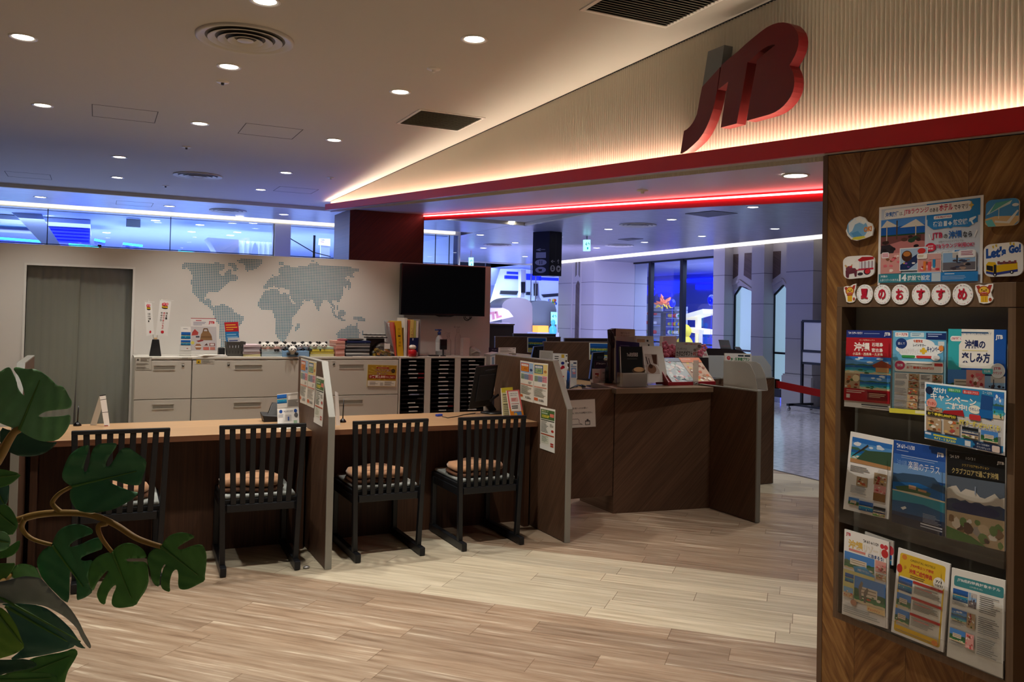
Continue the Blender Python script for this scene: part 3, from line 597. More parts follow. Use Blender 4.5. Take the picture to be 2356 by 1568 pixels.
diffuser(7.709, 11.28, 3.0, 0.30, 'round air diffuser in the mall ceiling beside the grey diamond vent', 'round air diffusers')
diffuser(9.577, 14.66, 3.0, 0.30, 'round air diffuser in the mall ceiling above the tall dark window', 'round air diffusers')
diffuser(7.561, 16.24, 3.0, 0.30, 'round air diffuser in the mall ceiling behind the hanging sign', 'round air diffusers')
def vent(x0, x1, y0, y1, label, n):
    t = thing('ceiling_vent', label, 'ceiling vent', ((x0+x1)/2, (y0+y1)/2, HC), group='slatted ceiling vents')
    b = MB(); w = 0.022
    b.box(x0, y0, HC-0.006, x1, y0+w, HC); b.box(x0, y1-w, HC-0.006, x1, y1, HC); b.box(x0, y0+w, HC-0.006, x0+w, y1-w, HC); b.box(x1-w, y0+w, HC-0.006, x1, y1-w, HC)
    b.build('frame', M_TRIMW, t)
    b = MB()
    for i in range(n):
        y = y0+w+(y1-y0-2*w)*(i+0.5)/n; b.obox(((x0+x1)/2, y, HC-0.008), (1, 0, 0), (0, 1, 0.35), (0, -0.35, 1), (x1-x0)/2-w, (y1-y0)/n*0.36, 0.001)
    b.build('slats', mat('vent_slat', '6c675c', 0.5), t)
    b = MB(); b.box(x0+w, y0+w, HC-0.0015, x1-w, y1-w, HC-0.0005); b.build('backing', mat('vent_dark', '2e2c28', 0.9), t)
vent(2.06, 2.585, 5.816, 6.347, 'slatted ceiling vent in the middle of the fascia, the smaller looking one', 18)
vent(2.056, 2.565, 3.02, 3.535, 'large slatted ceiling vent cut by the top edge near the sign', 18)
def hatch(x0, x1, y0, y1, z, label):
    b = MB(); g = 0.006; m_ = 0
    for a in ((x0, y0, x1, y0+g), (x0, y1-g, x1, y1), (x0, y0, x0+g, y1), (x1-g, y0, x1, y1)): b.box(a[0], a[1], z-0.0012, a[2], a[3], z)
    tag(b.build('access_hatch', mat('hatch_seam', '5a564e', 0.8)), label, 'ceiling hatch', 'square ceiling hatches')
hatch(-0.079, 0.375, 6.94, 7.38, HC, 'square ceiling hatch between two recessed lights, first from the doorway side')
hatch(1.02, 1.475, 6.98, 7.43, HC, 'square ceiling hatch nearest the fluted fascia and its vent')
hatch(-0.97, -0.52, 10.93, 11.36, HC, 'faint square hatch at the ceiling edge above the doorway')
hatch(1.916, 2.384, 10.3, 10.74, HC, 'faint square hatch at the ceiling edge beside the fascia tip')
hatch(0.2, 0.68, 13.1, 13.6, 3.0, 'faint square hatch in the bluish mall ceiling')
def sensor(x, y, label, dark=True):
    t = thing('ceiling_sensor', label, 'sensor', (x, y, HC), group='small ceiling sensors')
    b = MB(); b.smooth = True; b.lathe((x, y, HC), [(0.042, 0.0), (0.040, -0.005), (0.012, -0.008)], 22, (False, True)); b.build('plate', M_TRIMW, t)
    b = MB(); b.cyl((x, y, HC-0.008), (x, y, HC-0.022), 0.011, 0.009, n=12); b.build('head', mat('sensor_dark', '3a3836', 0.5) if dark else M_TRIMW, t)
sensor(0.694, 5.80, 'small dark sensor below the large round diffuser'); sensor(0.695, 8.31, 'small dark sensor midway to the map wall'); sensor(0.703, 11.07, 'small dark sensor near the ceiling edge')
sensor(1.793, 4.823, 'white smoke detector between two recessed lights near the fascia', False); sensor(2.279, 9.30, 'white smoke detector near the tip of the fascia', False)
q = oz(1446, 431, BZ(4.6)); sensor_y = 4.75
t = thing('ceiling_sensor', 'small white sprinkler head under the beam soffit', 'sensor', (3.28, sensor_y, BZ(sensor_y)))
b = MB(); b.smooth = True; b.lathe((3.28, sensor_y, BZ(sensor_y)-0.003), [(0.04, 0.0), (0.038, -0.004), (0.012, -0.007), (0.012, -0.02), (0.004, -0.022)], 18, (False, True)); b.build('plate', M_TRIMW, t)
# ------------------------------------------------------------------ filing cabinets along the back wall
YC = 7.60; TOPZ = 1.10
cx = [oy(309.5, 820, YC).x, oy(442.5, 820, YC).x, oy(694, 819, YC).x, oy(918.5, 818, YC).x, oy(1119, 818, YC).x]
def px_y(x, y, Y=YC): p = oy(x, y, Y); return p.x, p.z
SEAM = oy(441, 917, YC).z
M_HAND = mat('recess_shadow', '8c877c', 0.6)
def lateral(i, label, hx, lock):
    x0, x1 = cx[i]+0.002, cx[i+1]-0.002
    t = thing('filing_cabinet', label, 'cabinet', ((x0+x1)/2, YC+0.22, 0), group='white steel filing cabinets under the map')
    b = MB(); b.box(x0, YC+0.018, 0.0, x1, WB-0.015, TOPZ-0.022); b.build('body', M_STEEL, t)
    b = MB(); b.box(x0-0.002, YC, TOPZ-0.020, x1+0.002, WB-0.012, TOPZ); b.build('top_board', M_STEEL, t, bev=0.003)
    for z0, z1, top in ((SEAM+0.004, TOPZ-0.030, True), (SEAM-0.365, SEAM-0.002, False), (0.05, SEAM-0.371, False)):
        d = MB().box(x0+0.003, YC, z0, x1-0.003, YC+0.017, z1).build('drawer', M_STEEL, t, bev=0.002)
        h0, h1 = hx; zh = z1-0.068
        h = MB(); h.box(h0, YC-0.003, zh+0.028, h1, YC, zh+0.038); h.box(h0, YC-0.003, zh-0.010, h1, YC, zh-0.004); h.build('pull_frame', M_STEEL, d)
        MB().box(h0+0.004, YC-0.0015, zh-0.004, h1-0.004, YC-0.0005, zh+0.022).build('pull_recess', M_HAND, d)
        if top and lock:
            lx, lz = lock; k = MB(); k.smooth = True; k.cyl((lx, YC-0.004, lz), (lx, YC, lz), 0.010, n=16); k.build('lock', mat('lock_metal', '6a6862', 0.35, metal=0.7), d)
            k = MB(); k.box(lx-0.012, YC-0.001, lz+0.018, lx+0.012, YC, lz+0.024); k.build('lock_mark', mat('lock_mark', 'b0aca0', 0.5), d)
    return t
def hx(a, b_, y): return px_y(a, y)[0], px_y(b_, y)[0]
c1 = lateral(0, 'narrow white steel filing cabinet beside the curtained doorway', hx(353, 403, 841), px_y(421, 841))
c2 = lateral(1, 'wide white steel filing cabinet under the panda row, in the middle of three', hx(540, 603, 841), px_y(526, 839))
c3 = lateral(2, 'wide white steel filing cabinet carrying the gold coupon notice', hx(780, 837, 837), px_y(768, 837))
def plate(name, parent, x0, y0, x1, y1, draw, Y=YC-0.001, paper='cfccc2'):
    c = card_oy(Y, (x0, y0), (x1, y0+(0)), (x1, y1), (x0, y1), thick=0.0006, paper=paper); draw(c); return c.build(name, parent)
def warn(c):
    c.frame('8a877e', 0.02); c.poly([(0.08, 0.27), (0.25, 0.27), (0.165, 0.1)], '4a4842'); c.lines(0.32, 0.08, 0.92, 0.36, 5, '76736a'); c.lines(0.06, 0.48, 0.95, 0.66, 3, '8a877e'); c.lines(0.06, 0.74, 0.95, 0.94, 3, '8a877e')
plate('warning_label', c1, 311, 821, 349, 851, warn)
def warn2(c): c.rect(0, 0, 0.24, 1, 'd8b028'); c.poly([(0.05, 0.8), (0.19, 0.8), (0.12, 0.3)], '3a3830'); c.lines(0.28, 0.1, 0.96, 0.9, 5, '76736a')
plate('warning_label', c2, 452, 827, 494, 836, warn2)
plate('maker_plate', c2, 674, 823.5, 686, 825.5, lambda c: c.rect(0, 0, 1, 1, '9a978c')); plate('maker_plate', c3, 902, 821.5, 914, 823.5, lambda c: c.rect(0, 0, 1, 1, '9a978c')); plate('maker_plate', c1, 413, 822, 441, 824, lambda c: c.rect(0.2, 0, 0.7, 1, '9a978c'))
# gold coupon notice
c = card_oy(YC-0.004, (845.5, 837.5), (914.5, 839.5), (911, 890), (843, 889), paper='e9dcae')
c.rect(0.02, 0.02, 0.98, 0.98, 'b8902c')
for a in range(0, 360, 24): c.poly([(0.5, 0.45), (0.5+0.47*math.cos(math.radians(a)), 0.37+0.34*math.sin(math.radians(a))), (0.5+0.47*math.cos(math.radians(a+9)), 0.37+0.34*math.sin(math.radians(a+9)))], 'cba748')
c.rr(0.3, 0.11, 0.72, 0.18, 'a8352c', 0.5); c.text('旅行先のおみやげに', 0.36, 0.125, 0.66, 0.165, 'f4e6c0')
c.text('JTBふるさと納税', 0.25, 0.19, 0.80, 0.32, '8c1f1c', 0.02, 0, 'fff6e0'); c.text('旅行クーポン', 0.32, 0.34, 0.70, 0.45, '8c1f1c', 0.02, 0, 'fff6e0')
c.ell(0.87, 0.27, 0.065, 0.09, '3a3020'); c.text('使える', 0.835, 0.25, 0.905, 0.29, 'e6cf86')
c.rect(0.06, 0.47, 0.96, 0.62, 'a01f1e'); c.text('実質2,000', 0.16, 0.475, 0.62, 0.61, 'fff8e4', 0.02); c.text('円のご負担で', 0.64, 0.51, 0.93, 0.60, 'fff0d0'); c.text('即', 0.09, 0.50, 0.15, 0.60, 'fff0d0')
c.rect(0.03, 0.72, 0.97, 0.97, 'f2eee0'); c.lines(0.1, 0.78, 0.4, 0.94, 4, '77736a'); c.lines(0.6, 0.76, 0.93, 0.94, 5, '8a867a'); c.rect(0.45, 0.80, 0.55, 0.94, 'c8c4b8')
c.build('coupon_notice', None, None, 'gold travel coupon notice stuck on a white filing cabinet', 'notice')

# paper tray cabinet
x0, x1 = cx[3]+0.002, cx[4]
t = thing('tray_cabinet', 'white cabinet with three columns of black paper trays under the television', 'cabinet', ((x0+x1)/2, YC+0.22, 0))
cols = [(922.6, 978.2), (992.2, 1047.0), (1060.4, 1115.2)]
cols = [(oy(a, 824, YC).x, oy(b_, 824, YC).x) for a, b_ in cols]; zt = oy(1000, 824, YC).z; ROWS = 14; PIT = 0.0392
b = MB(); b.box(x0, YC, zt, x1, WB-0.015, TOPZ); e = [x0]+[v for c_ in cols for v in c_]+[x1]
for k in range(0, 8, 2): b.box(e[k], YC, 0, e[k+1], WB-0.015, zt)
for a, b_ in cols: b.box(a, YC+0.30, 0, b_, WB-0.015, zt); b.box(a, YC+0.004, 0, b_, YC+0.3, zt-ROWS*PIT-0.004)
b.build('body', M_STEEL, t, bev=0.002)
M_TRAY = mat('tray_plastic', '141416', 0.3); M_TAGW = mat('tray_tag', 'dcdcd8', 0.5); M_TAGR = mat('tray_tag_red', '8a1c24', 0.5); M_TAGG = mat('tray_tag_grey', '3c3d40', 0.5); M_TAGB = mat('tray_tag_blue', 'a9b2d4', 0.5)
R = random.Random(4)
for ci, (a, b_) in enumerate(cols):
    for r in range(ROWS):
        z1 = zt-0.002-r*PIT; z0 = z1-PIT+0.004
        tr = MB(); tr.box(a+0.002, YC+0.002, z0, b_-0.002, YC+0.28, z0+0.012); tr.box(a+0.002, YC+0.002, z0, a+0.008, YC+0.28, z1-0.003); tr.box(b_-0.008, YC+0.002, z0, b_-0.002, YC+0.28, z1-0.003); tr.box(a+0.002, YC+0.26, z0, b_-0.002, YC+0.28, z1-0.003)
        tr = tr.build('paper_tray', M_TRAY, t)
        w = b_-a
        if not (ci == 0 and r in (5, 9)) and r < 13:
            q0 = a+w*(0.34+R.uniform(-0.03, 0.04)); q1 = q0+w*R.choice((0.30, 0.36, 0.40, 0.28))
            MB().box(q0, YC-0.006, z0+0.008, q1, YC+0.002, z0+0.017).build('tray_label', M_TAGB if (ci, r) in ((0, 8), (1, 8)) else M_TAGW, tr)
        mm = M_TAGR if (ci, r) in ((0, 3), (0, 4), (1, 11)) else M_TAGG
        if ci: MB().box(a+w*0.04 if ci == 2 else b_-w*0.27, YC-0.004, z0+0.007, a+w*0.27 if ci == 2 else b_-w*0.05, YC+0.002, z0+0.016).build('tray_tab', mm, tr)
        elif r in (3, 4, 7, 8, 9): MB().box(b_-w*0.28, YC-0.004, z0+0.007, b_-w*0.04, YC+0.002, z0+0.018).build('tray_tab', mm, tr)

# television
YT = 7.93
a = oy(924.7, 605, YT); bb = oy(1117.4, 615, YT); d_ = oy(1113.6, 727.7, YT)
t = thing('television', 'black flat television hung on the white wall above the paper trays', 'television', ((a.x+bb.x)/2, 7.95, d_.z))
MB().box(a.x, YT+0.008, d_.z, bb.x, YT+0.06, a.z).build('housing', mat('tv_housing', '0b0b0d', 0.4), t, bev=0.004)
b = MB(); w = 0.012; X0, X1, Z0, Z1 = a.x, bb.x, d_.z, a.z
b.box(X0, YT, Z0, X1, YT+0.008, Z0+0.016); b.box(X0, YT, Z1-w, X1, YT+0.008, Z1); b.box(X0, YT, Z0, X0+w, YT+0.008, Z1); b.box(X1-w, YT, Z0, X1, YT+0.008, Z1); b.build('bezel', mat('tv_bezel', '08080a', 0.25), t, bev=0.002)
MB().box(X0+w, YT+0.003, Z0+0.016, X1-w, YT+0.008, Z1-w).build('screen', mat('tv_screen', '030306', 0.12, spec=0.4), t)
b = MB(); b.smooth = True; mx = X0+(X1-X0)*0.52; b.ring([[(mx-0.10, YT+0.002, Z0), (mx+0.10, YT+0.002, Z0), (mx+0.06, YT+0.004, Z0-0.012), (mx-0.06, YT+0.004, Z0-0.012)], [(mx-0.10, YT+0.03, Z0), (mx+0.10, YT+0.03, Z0), (mx+0.06, YT+0.03, Z0-0.012), (mx-0.06, YT+0.03, Z0-0.012)]]); b.build('badge_lip', M_BLACK, t)
b = MB(); b.smooth = True; q = X0+(X1-X0)*0.80
for k in range(2): b.tube([(q+0.01*k+0.035*math.cos(an), YT+0.035-0.012*k, Z0-0.003-0.042*math.sin(an)*(1-0.3*k)) for an in [math.pi*i/10 for i in range(11)]], 0.004, 6)
b.build('cable', M_BLACK, t)
MB().box((X0+X1)/2-0.2, YT+0.06, (Z0+Z1)/2-0.15, (X0+X1)/2+0.2, WB, (Z0+Z1)/2+0.15).build('wall_bracket', M_BLACK, t)

# world map of dots, applied to the wall
LAND = [
 [(417,607),(430,603),(448,604),(470,606),(490,606),(500,603),(510,608),(520,610),(515,620),(505,624),(508,636),(514,634),(520,622),(530,620),(534,630),(547,634),(546,642),(536,648),(530,646),(524,652),(515,660),(508,667),(500,672),(497,670),(492,671),(478,672),(474,679),(470,690),(482,686),(486,692),(483,699),(492,705),(496,711),(488,713),(480,704),(470,700),(460,692),(452,683),(444,672),(441,662),(440,645),(444,634),(438,624),(430,616),(420,618)],
 [(543,598),(555,595),(580,596),(604,598),(604,606),(594,614),(582,620),(568,624),(562,620),(566,610),(552,604),(543,602)],
 [(527,603),(537,604),(545,612),(548,620),(536,624),(534,614),(522,612)],
 [(488,711),(496,704),(508,699),(522,702),(534,708),(540,718),(552,724),(561,728),(558,740),(552,748),(546,756),(538,762),(530,772),(524,780),(520,792),(518,800),(508,800),(506,780),(505,760),(503,745),(494,733),(490,720)],
 [(593,700),(597,688),(604,676),(612,668),(628,664),(640,665),(646,676),(654,674),(664,676),(668,690),(674,700),(692,701),(688,712),(680,722),(670,734),(674,748),(668,762),(660,776),(650,786),(636,776),(634,762),(632,748),(634,736),(630,726),(628,714),(616,712),(604,712),(596,708)],
 [(684,744),(690,742),(687,758),(680,762),(679,752)],
 [(608,656),(618,642),(632,636),(644,632),(640,622),(648,612),(664,610),(672,616),(690,612),(706,612),(716,604),(730,604),(736,610),(756,611),(776,613),(796,612),(824,618),(826,624),(814,626),(810,630),(818,638),(812,640),(800,634),(794,640),(800,650),(798,662),(790,660),(790,676),(784,686),(780,694),(768,690),(762,690),(772,706),(770,712),(764,704),(758,698),(752,690),(744,690),(738,702),(733,716),(726,704),(720,690),(708,692),(700,690),(692,692),(700,698),(690,704),(680,698),(672,690),(666,676),(668,666),(656,664),(650,660),(640,664),(632,658),(622,660),(612,664),(606,662)],
 [(622,646),(630,638),(626,632),(634,634),(636,640),(630,646),(624,650)],
 [(761,704),(768,712),(770,722),(778,728),(788,733),(796,735),(790,738),(778,733),(768,728),(763,714)],
 [(776,716),(790,712),(796,722),(784,730),(778,726)],
 [(775,690),(777,706),(779,712),(774,712),(774,696)],
 [(812,728),(826,727),(836,730),(842,735),(834,740),(824,738),(814,733)],
 [(774,766),(784,758),(796,754),(806,745),(812,748),(818,750),(818,741),(824,742),(824,756),(828,766),(824,778),(812,783),(800,776),(790,778),(776,779)],
 [(832,762),(838,760),(837,768),(831,772)], [(800,640),(806,644),(806,664),(798,668),(802,658),(798,650)], [(712,600),(722,599),(724,602),(714,603)], [(640,604),(652,602),(652,608),(640,608)]]
def inside(x, y, P):
    r = False; j = len(P)-1
    for i in range(len(P)):
        if (P[i][1] > y) != (P[j][1] > y) and x < (P[j][0]-P[i][0])*(y-P[i][1])/(P[j][1]-P[i][1]+1e-12)+P[i][0]: r = not r
        j = i
    return r
L3 = [[(oy(x, y, WB).x, oy(x, y, WB).z) for x, y in P] for P in LAND]
xs = [p[0] for P in L3 for p in P]; zs = [p[1] for P in L3 for p in P]; pit = 0.0150; hd = pit*0.33
b = MB(); i = 0; x = min(xs)
while x <= max(xs):
    z = min(zs)
    while z <= max(zs):
        if any(inside(x, z, P) for P in L3): b.add([(x-hd, WB-0.001, z-hd), (x+hd, WB-0.001, z-hd), (x+hd, WB-0.001, z+hd), (x-hd, WB-0.001, z+hd)], [(0, 1, 2, 3)])
        z += pit
    x += pit
o = b.build('world_map_dots', mat('map_dot_blue', '3f7f96', 0.6)); tag(o, 'world map of small blue green dots printed on the white back wall', 'wall map')

# ------------------------------------------------------------------ counter with partition boards
CYF, CYB, CZ = 5.355, 6.07, 0.755
xL, xR = -1.95, 2.84
t = tag(MB().box(xL, CYF+0.004, CZ-0.034, xR-0.002, CYB, CZ).build('oak_worktop', M_COUNTER, bev=0.003), 'long oak customer worktop in front of the filing cabinets', 'worktop')
MB().box(xL, CYF, CZ-0.034, xR-0.002, CYF+0.004, CZ-0.001).build('edge_strip', M_EDGE, t)
t = thing('service_counter', 'dark brown base of the long customer counter, behind the chairs', 'counter', (1.2, 5.62, 0))
MB().box(xL, 5.60, 0.0, xR-0.004, 5.63, CZ-0.034).build('front_panel', M_BROWNV, t)
for xx in (-0.40, -0.29, 1.196, 1.285, 2.80): MB().box(xx-0.018, 5.43, 0.0, xx+0.018, 5.60, CZ-0.034).build('support_leg', M_BROWNV, t)
def partition(x0, yb, label):
    x1 = x0+0.037
    t = thing('partition_board', label, 'partition', (x0+0.018, 5.4, 0), group='partition boards standing on the counter')
    prof = [(4.943, 0.004), (4.943, 0.888), (5.152, 1.199), (yb, 1.199), (yb, 0.004)]
    MB().prism([(y+0.006, z-0.004) if i in (1, 2) else (y+0.006, z) if i == 0 else (y, z-0.003) if i == 3 else (y, z) for i, (y, z) in enumerate(prof)], fnx, x0, x1).build('board', M_BROWNY, t)
    b = MB()                                   # grey edge band down the front and along the top
    e0 = [(4.937, 0.002), (4.937, 0.889), (5.148, 1.202), (yb, 1.202)]; e1 = [(4.949, 0.002), (4.949, 0.886), (5.155, 1.195), (yb, 1.195)]
    for i in range(3): b.hexa([(x0-0.0006, *e0[i]), (x1+0.0006, *e0[i]), (x1+0.0006, *e0[i+1]), (x0-0.0006, *e0[i+1])], [(x0-0.0006, *e1[i]), (x1+0.0006, *e1[i]), (x1+0.0006, *e1[i+1]), (x0-0.0006, *e1[i+1])])
    b.build('edge_band', M_GREYEDGE, t); return t
P1X, P2X, P0X = 1.236, 2.841, -0.369
partition(P0X, 5.90, 'grey edged brown partition board behind the leaves of the plant')
partition(P1X, 5.80, 'grey edged brown partition board in the middle of the counter, between two chairs')
partition(P2X, 6.10, 'grey edged brown partition board closing the counter beside the swing gate')

# flyers on the boards
def flyer(X, px4, kind):
    c = card_ox(X-0.002, *px4, thick=0.001, paper='eceadf')
    if kind == 'green':
        c.rect(0.04, 0.045, 0.96, 0.27, '3f6a34'); c.text('旅のカード', 0.1, 0.06, 0.55, 0.10, 'e8e6b8', 0.02); c.rr(0.1, 0.115, 0.5, 0.15, 'a9bfa0'); c.text('1000P', 0.12, 0.17, 0.62, 0.24, 'e8d83a', 0.02); c.rr(0.66, 0.12, 0.92, 0.2, 'e07a6a', 0.2)
        c.rect(0.05, 0.285, 0.95, 0.31, '3a4a3a'); c.lines(0.06, 0.33, 0.6, 0.60, 9, '55604e'); c.lines(0.66, 0.36, 0.9, 0.44, 3, '8a8a7c'); c.ell(0.84, 0.52, 0.09, 0.03, 'c0392b')
        c.rect(0.06, 0.62, 0.95, 0.645, 'b5502e'); c.rr(0.08, 0.66, 0.60, 0.84, 'dfe3cf', 0.06); c.lines(0.12, 0.68, 0.55, 0.82, 6, '7a8470'); c.rect(0.72, 0.80, 0.92, 0.835, 'b5302a'); c.rect(0.72, 0.85, 0.92, 0.885, 'c0452e'); c.rect(0, 0.9, 1, 1, 'f0efe8')
    else:
        top = '4f86c4' if kind == 'red' else 'd9c47a'; a = 'c4502c' if kind == 'red' else '245a8c'
        c.rect(0.03, 0.03, 0.97, 0.30, '9fc0e0' if kind == 'red' else 'e4cf86'); c.rect(0.05, 0.05, 0.66, 0.26, a); c.rr(0.1, 0.075, 0.6, 0.125, 'f0f0ec'); c.text('お得に旅行', 0.14, 0.085, 0.56, 0.115, a); c.rect(0.1, 0.14, 0.6, 0.245, 'e09a2a' if kind == 'red' else 'a9c48c'); c.text('1,000', 0.16, 0.155, 0.54, 0.235, 'b03020' if kind == 'red' else '3a5a3a', 0.02)
        c.ell(0.82, 0.2, 0.1, 0.035, '3a4a7a' if kind == 'red' else 'c0803a'); c.rect(0.06, 0.32, 0.30, 0.46, '9ab890'); c.rect(0.31, 0.32, 0.62, 0.46, '9aa8cc'); c.rect(0.63, 0.31, 0.95, 0.46, 'd98a94'); c.lines(0.08, 0.335, 0.9, 0.45, 6, '6a7a86')
        c.lines(0.62, 0.5, 0.9, 0.56, 3, '8a8a84'); c.rect(0.04, 0.575, 0.95, 0.605, 'd8a08c'); c.text('クーポンのご案内', 0.1, 0.58, 0.9, 0.60, 'a03a28'); c.lines(0.06, 0.625, 0.9, 0.84, 9, '8f9086'); c.rr(0.06, 0.86, 0.34, 0.93, 'd0622e', 0.3) if kind == 'blue' else c.rr(0.0, 0.86, 0.2, 0.92, 'd0622e', 0.3); c.rect(0.42, 0.88, 0.47, 0.93, '55544e'); c.lines(0.52, 0.88, 0.85, 0.94, 2, '55544e')
    return c
flyer(P1X, [(692.5, 823), (709.5, 827.5), (705.5, 931), (690, 925)], 'red').build('flyer', None, None, 'narrow coupon flyer with a red heading, farthest back on the middle partition board', 'flyer', 'coupon flyers on the partition boards')
flyer(P1X, [(710.2, 828), (728.5, 831.5), (722, 939), (706, 931.5)], 'blue').build('flyer', None, None, 'narrow coupon flyer with a blue heading on the middle partition board', 'flyer', 'coupon flyers on the partition boards')
flyer(P1X, [(728, 864), (746.5, 869.5), (741.5, 981), (722, 970)], 'green').build('flyer', None, None, 'long green headed points flyer hanging on the middle partition board', 'flyer', 'coupon flyers on the partition boards')
flyer(P2X, [(1197, 828.5), (1228, 833.5), (1226.5, 926), (1197.5, 918)], 'red').build('flyer', None, None, 'narrow coupon flyer with a red heading on the partition board beside the gate', 'flyer', 'coupon flyers on the partition boards')
flyer(P2X, [(1228.5, 833.7), (1261, 836.5), (1258.8, 934), (1227, 925.5)], 'blue').build('flyer', None, None, 'narrow coupon flyer with a blue heading on the partition board beside the gate', 'flyer', 'coupon flyers on the partition boards')
flyer(P2X, [(1243.2, 935), (1277.5, 942), (1276, 1042), (1242.5, 1030)], 'green').build('flyer', None, None, 'green headed points flyer low on the partition board beside the gate', 'flyer', 'coupon flyers on the partition boards')

# ------------------------------------------------------------------ chairs
M_CUSH = mat('cushion_velvet', 'b08058', 0.8, bump=0.5, bscale=60, sheen=0.4, var=0.12, vscale=12); M_CUSHD = mat('cushion_lining', '5e3a22', 0.8, bump=0.4, bscale=60)
M_PAD = mat('seat_pad_grey', '9fa4a0', 0.6, bump=0.2, bscale=80)
def make_chair():
    """local frame: back at y=0 facing the viewer, seat goes to +y; width 0.42"""
    t = thing('slat_back_chair', '', 'chair', group='black slat backed chairs along the counter')
    H = 0.845; tilt = -0.012
    def Lb(b, name, **k): return b.build(name, M_CHAIR, t, local=(0, 0, 0), bev=0.004, **k)
    for s in (-1, 1):
        x = s*0.205; xt = s*0.228
        b = MB(); w = 0.015
        b.hexa([(x-w, 0.0, 0.05), (x+w, 0.0, 0.05), (x+w, 0.036, 0.05), (x-w, 0.036, 0.05)], [(xt-w, -0.02, H), (xt+w, -0.02, H), (xt+w, 0.006, H), (xt-w, 0.006, H)]); Lb(b, 'back_post')
        b = MB(); b.box(x-0.016, 0.47, 0.05, x+0.016, 0.505, 0.385); Lb(b, 'front_leg')
        b = MB(); b.box(x-0.017, -0.065, 0.004, x+0.017, 0.525, 0.052); r = Lb(b, 'sled_runner')
        MB().box(x-0.014, -0.05, 0.0, x+0.014, -0.02, 0.004).build('glide', M_METAL, r, local=(0, 0, 0))
        b = MB(); b.box(x-0.014, 0.03, 0.335, x+0.014, 0.472, 0.385); Lb(b, 'side_rail')
    b = MB(); b.hexa([(-0.243, -0.021, H-0.022), (0.243, -0.021, H-0.022), (0.243, 0.007, H-0.022), (-0.243, 0.007, H-0.022)], [(-0.243, -0.022, H), (0.243, -0.022, H), (0.243, 0.006, H), (-0.243, 0.006, H)]); Lb(b, 'top_rail')
    b = MB(); b.box(-0.19, 0.004, 0.345, 0.19, 0.030, 0.388); Lb(b, 'back_rail')
    n = 7
    for i in range(n):
        u = -1+2*(i+1)/(n+1.0); xb, xt = u*0.205, u*0.228; w = 0.0155
        b = MB(); b.hexa([(xb-w, 0.006, 0.388), (xb+w, 0.006, 0.388), (xb+w, 0.022, 0.388), (xb-w, 0.022, 0.388)], [(xt-w, -0.016, H-0.02), (xt+w, -0.016, H-0.02), (xt+w, 0.0, H-0.02), (xt-w, 0.0, H-0.02)]); Lb(b, 'back_slat')
    b = MB(); b.box(-0.215, 0.035, 0.383, 0.215, 0.515, 0.412); Lb(b, 'seat')
    b = MB(); b.box(-0.20, 0.04, 0.411, 0.20, 0.505, 0.437); b.build('seat_pad', M_PAD, t, local=(0, 0, 0), bev=0.012, seg=3)
    return t
def make_cushion(seed):
    """folded lap blanket: two soft layers"""
    R = random.Random(seed); t = thing('folded_blanket', '', 'blanket', group='tan folded blankets on the chairs')
    for k, (z0, z1, hw, hd, mt, nm) in enumerate(((0.0, 0.035, 0.185, 0.17, M_CUSHD, 'under_fold'), (0.03, 0.078, 0.178, 0.165, M_CUSH, 'top_fold'))):
        b = MB(); b.smooth = True; RR = []; n = 36
        for (q, zz) in ((0.80, z0), (0.98, z0+(z1-z0)*0.2), (1.0, z0+(z1-z0)*0.55), (0.93, z1-0.006), (0.7, z1), (0.02, z1)):
            ring = []
            for i in range(n):
                a = 2*math.pi*i/n; c_, s_ = math.cos(a), math.sin(a); sq = (abs(c_)**3+abs(s_)**3)**(-1/3)
                wob = 1+0.03*math.sin(3*a+seed+k)+0.02*math.sin(7*a+seed*2)
                ring.append((hw*q*c_*sq*wob, hd*q*s_*sq*wob, zz+(0.006*math.sin(4*a+seed) if 0.1 < q < 0.99 else 0)))
            RR.append(ring)
        b.ring(RR); b.build(nm, mt, t, local=(0, 0, 0))
    return t
ch0 = make_chair(); cu0 = make_cushion(3)
CH = [(0.140, 5.065, -1, 'slat backed black chair half hidden by the plant leaves'), (0.886, 5.062, -2.5, 'slat backed black chair before the middle partition, next to the plant'),
      (1.655, 5.062, 0.5, 'slat backed black chair standing just past the middle partition'), (2.345, 5.060, 0.5, 'slat backed black chair in front of the monitor, nearest the gate')]
CU = ['tan folded blanket on the chair hidden by the plant', 'tan folded blanket on the chair before the middle partition', 'tan folded blanket on the chair just past the middle partition', 'tan folded blanket on the chair in front of the monitor']
for i, (x, y, rz, l) in enumerate(CH):
    c = ch0 if i == 0 else copy_tree(ch0); c.location = (x, y, 0); c.rotation_euler = (0, 0, math.radians(rz)); c['label'] = l
    k = cu0 if i == 0 else copy_tree(cu0); k.location = (x-0.025, y+0.225, 0.437); k.rotation_euler = (0, 0, math.radians(rz+(6, -3, 4, 9)[i])); k['label'] = CU[i]
p = oz(705, 1307, 0); b = MB(); b.smooth = True; b.ell((p.x, p.y, 0.008), 0.02, 0.014, 0.008, 12, 6); tag(b.build('chair_glide', M_METAL), 'tiny metal chair glide lying on the floor by a chair runner', 'chair glide')
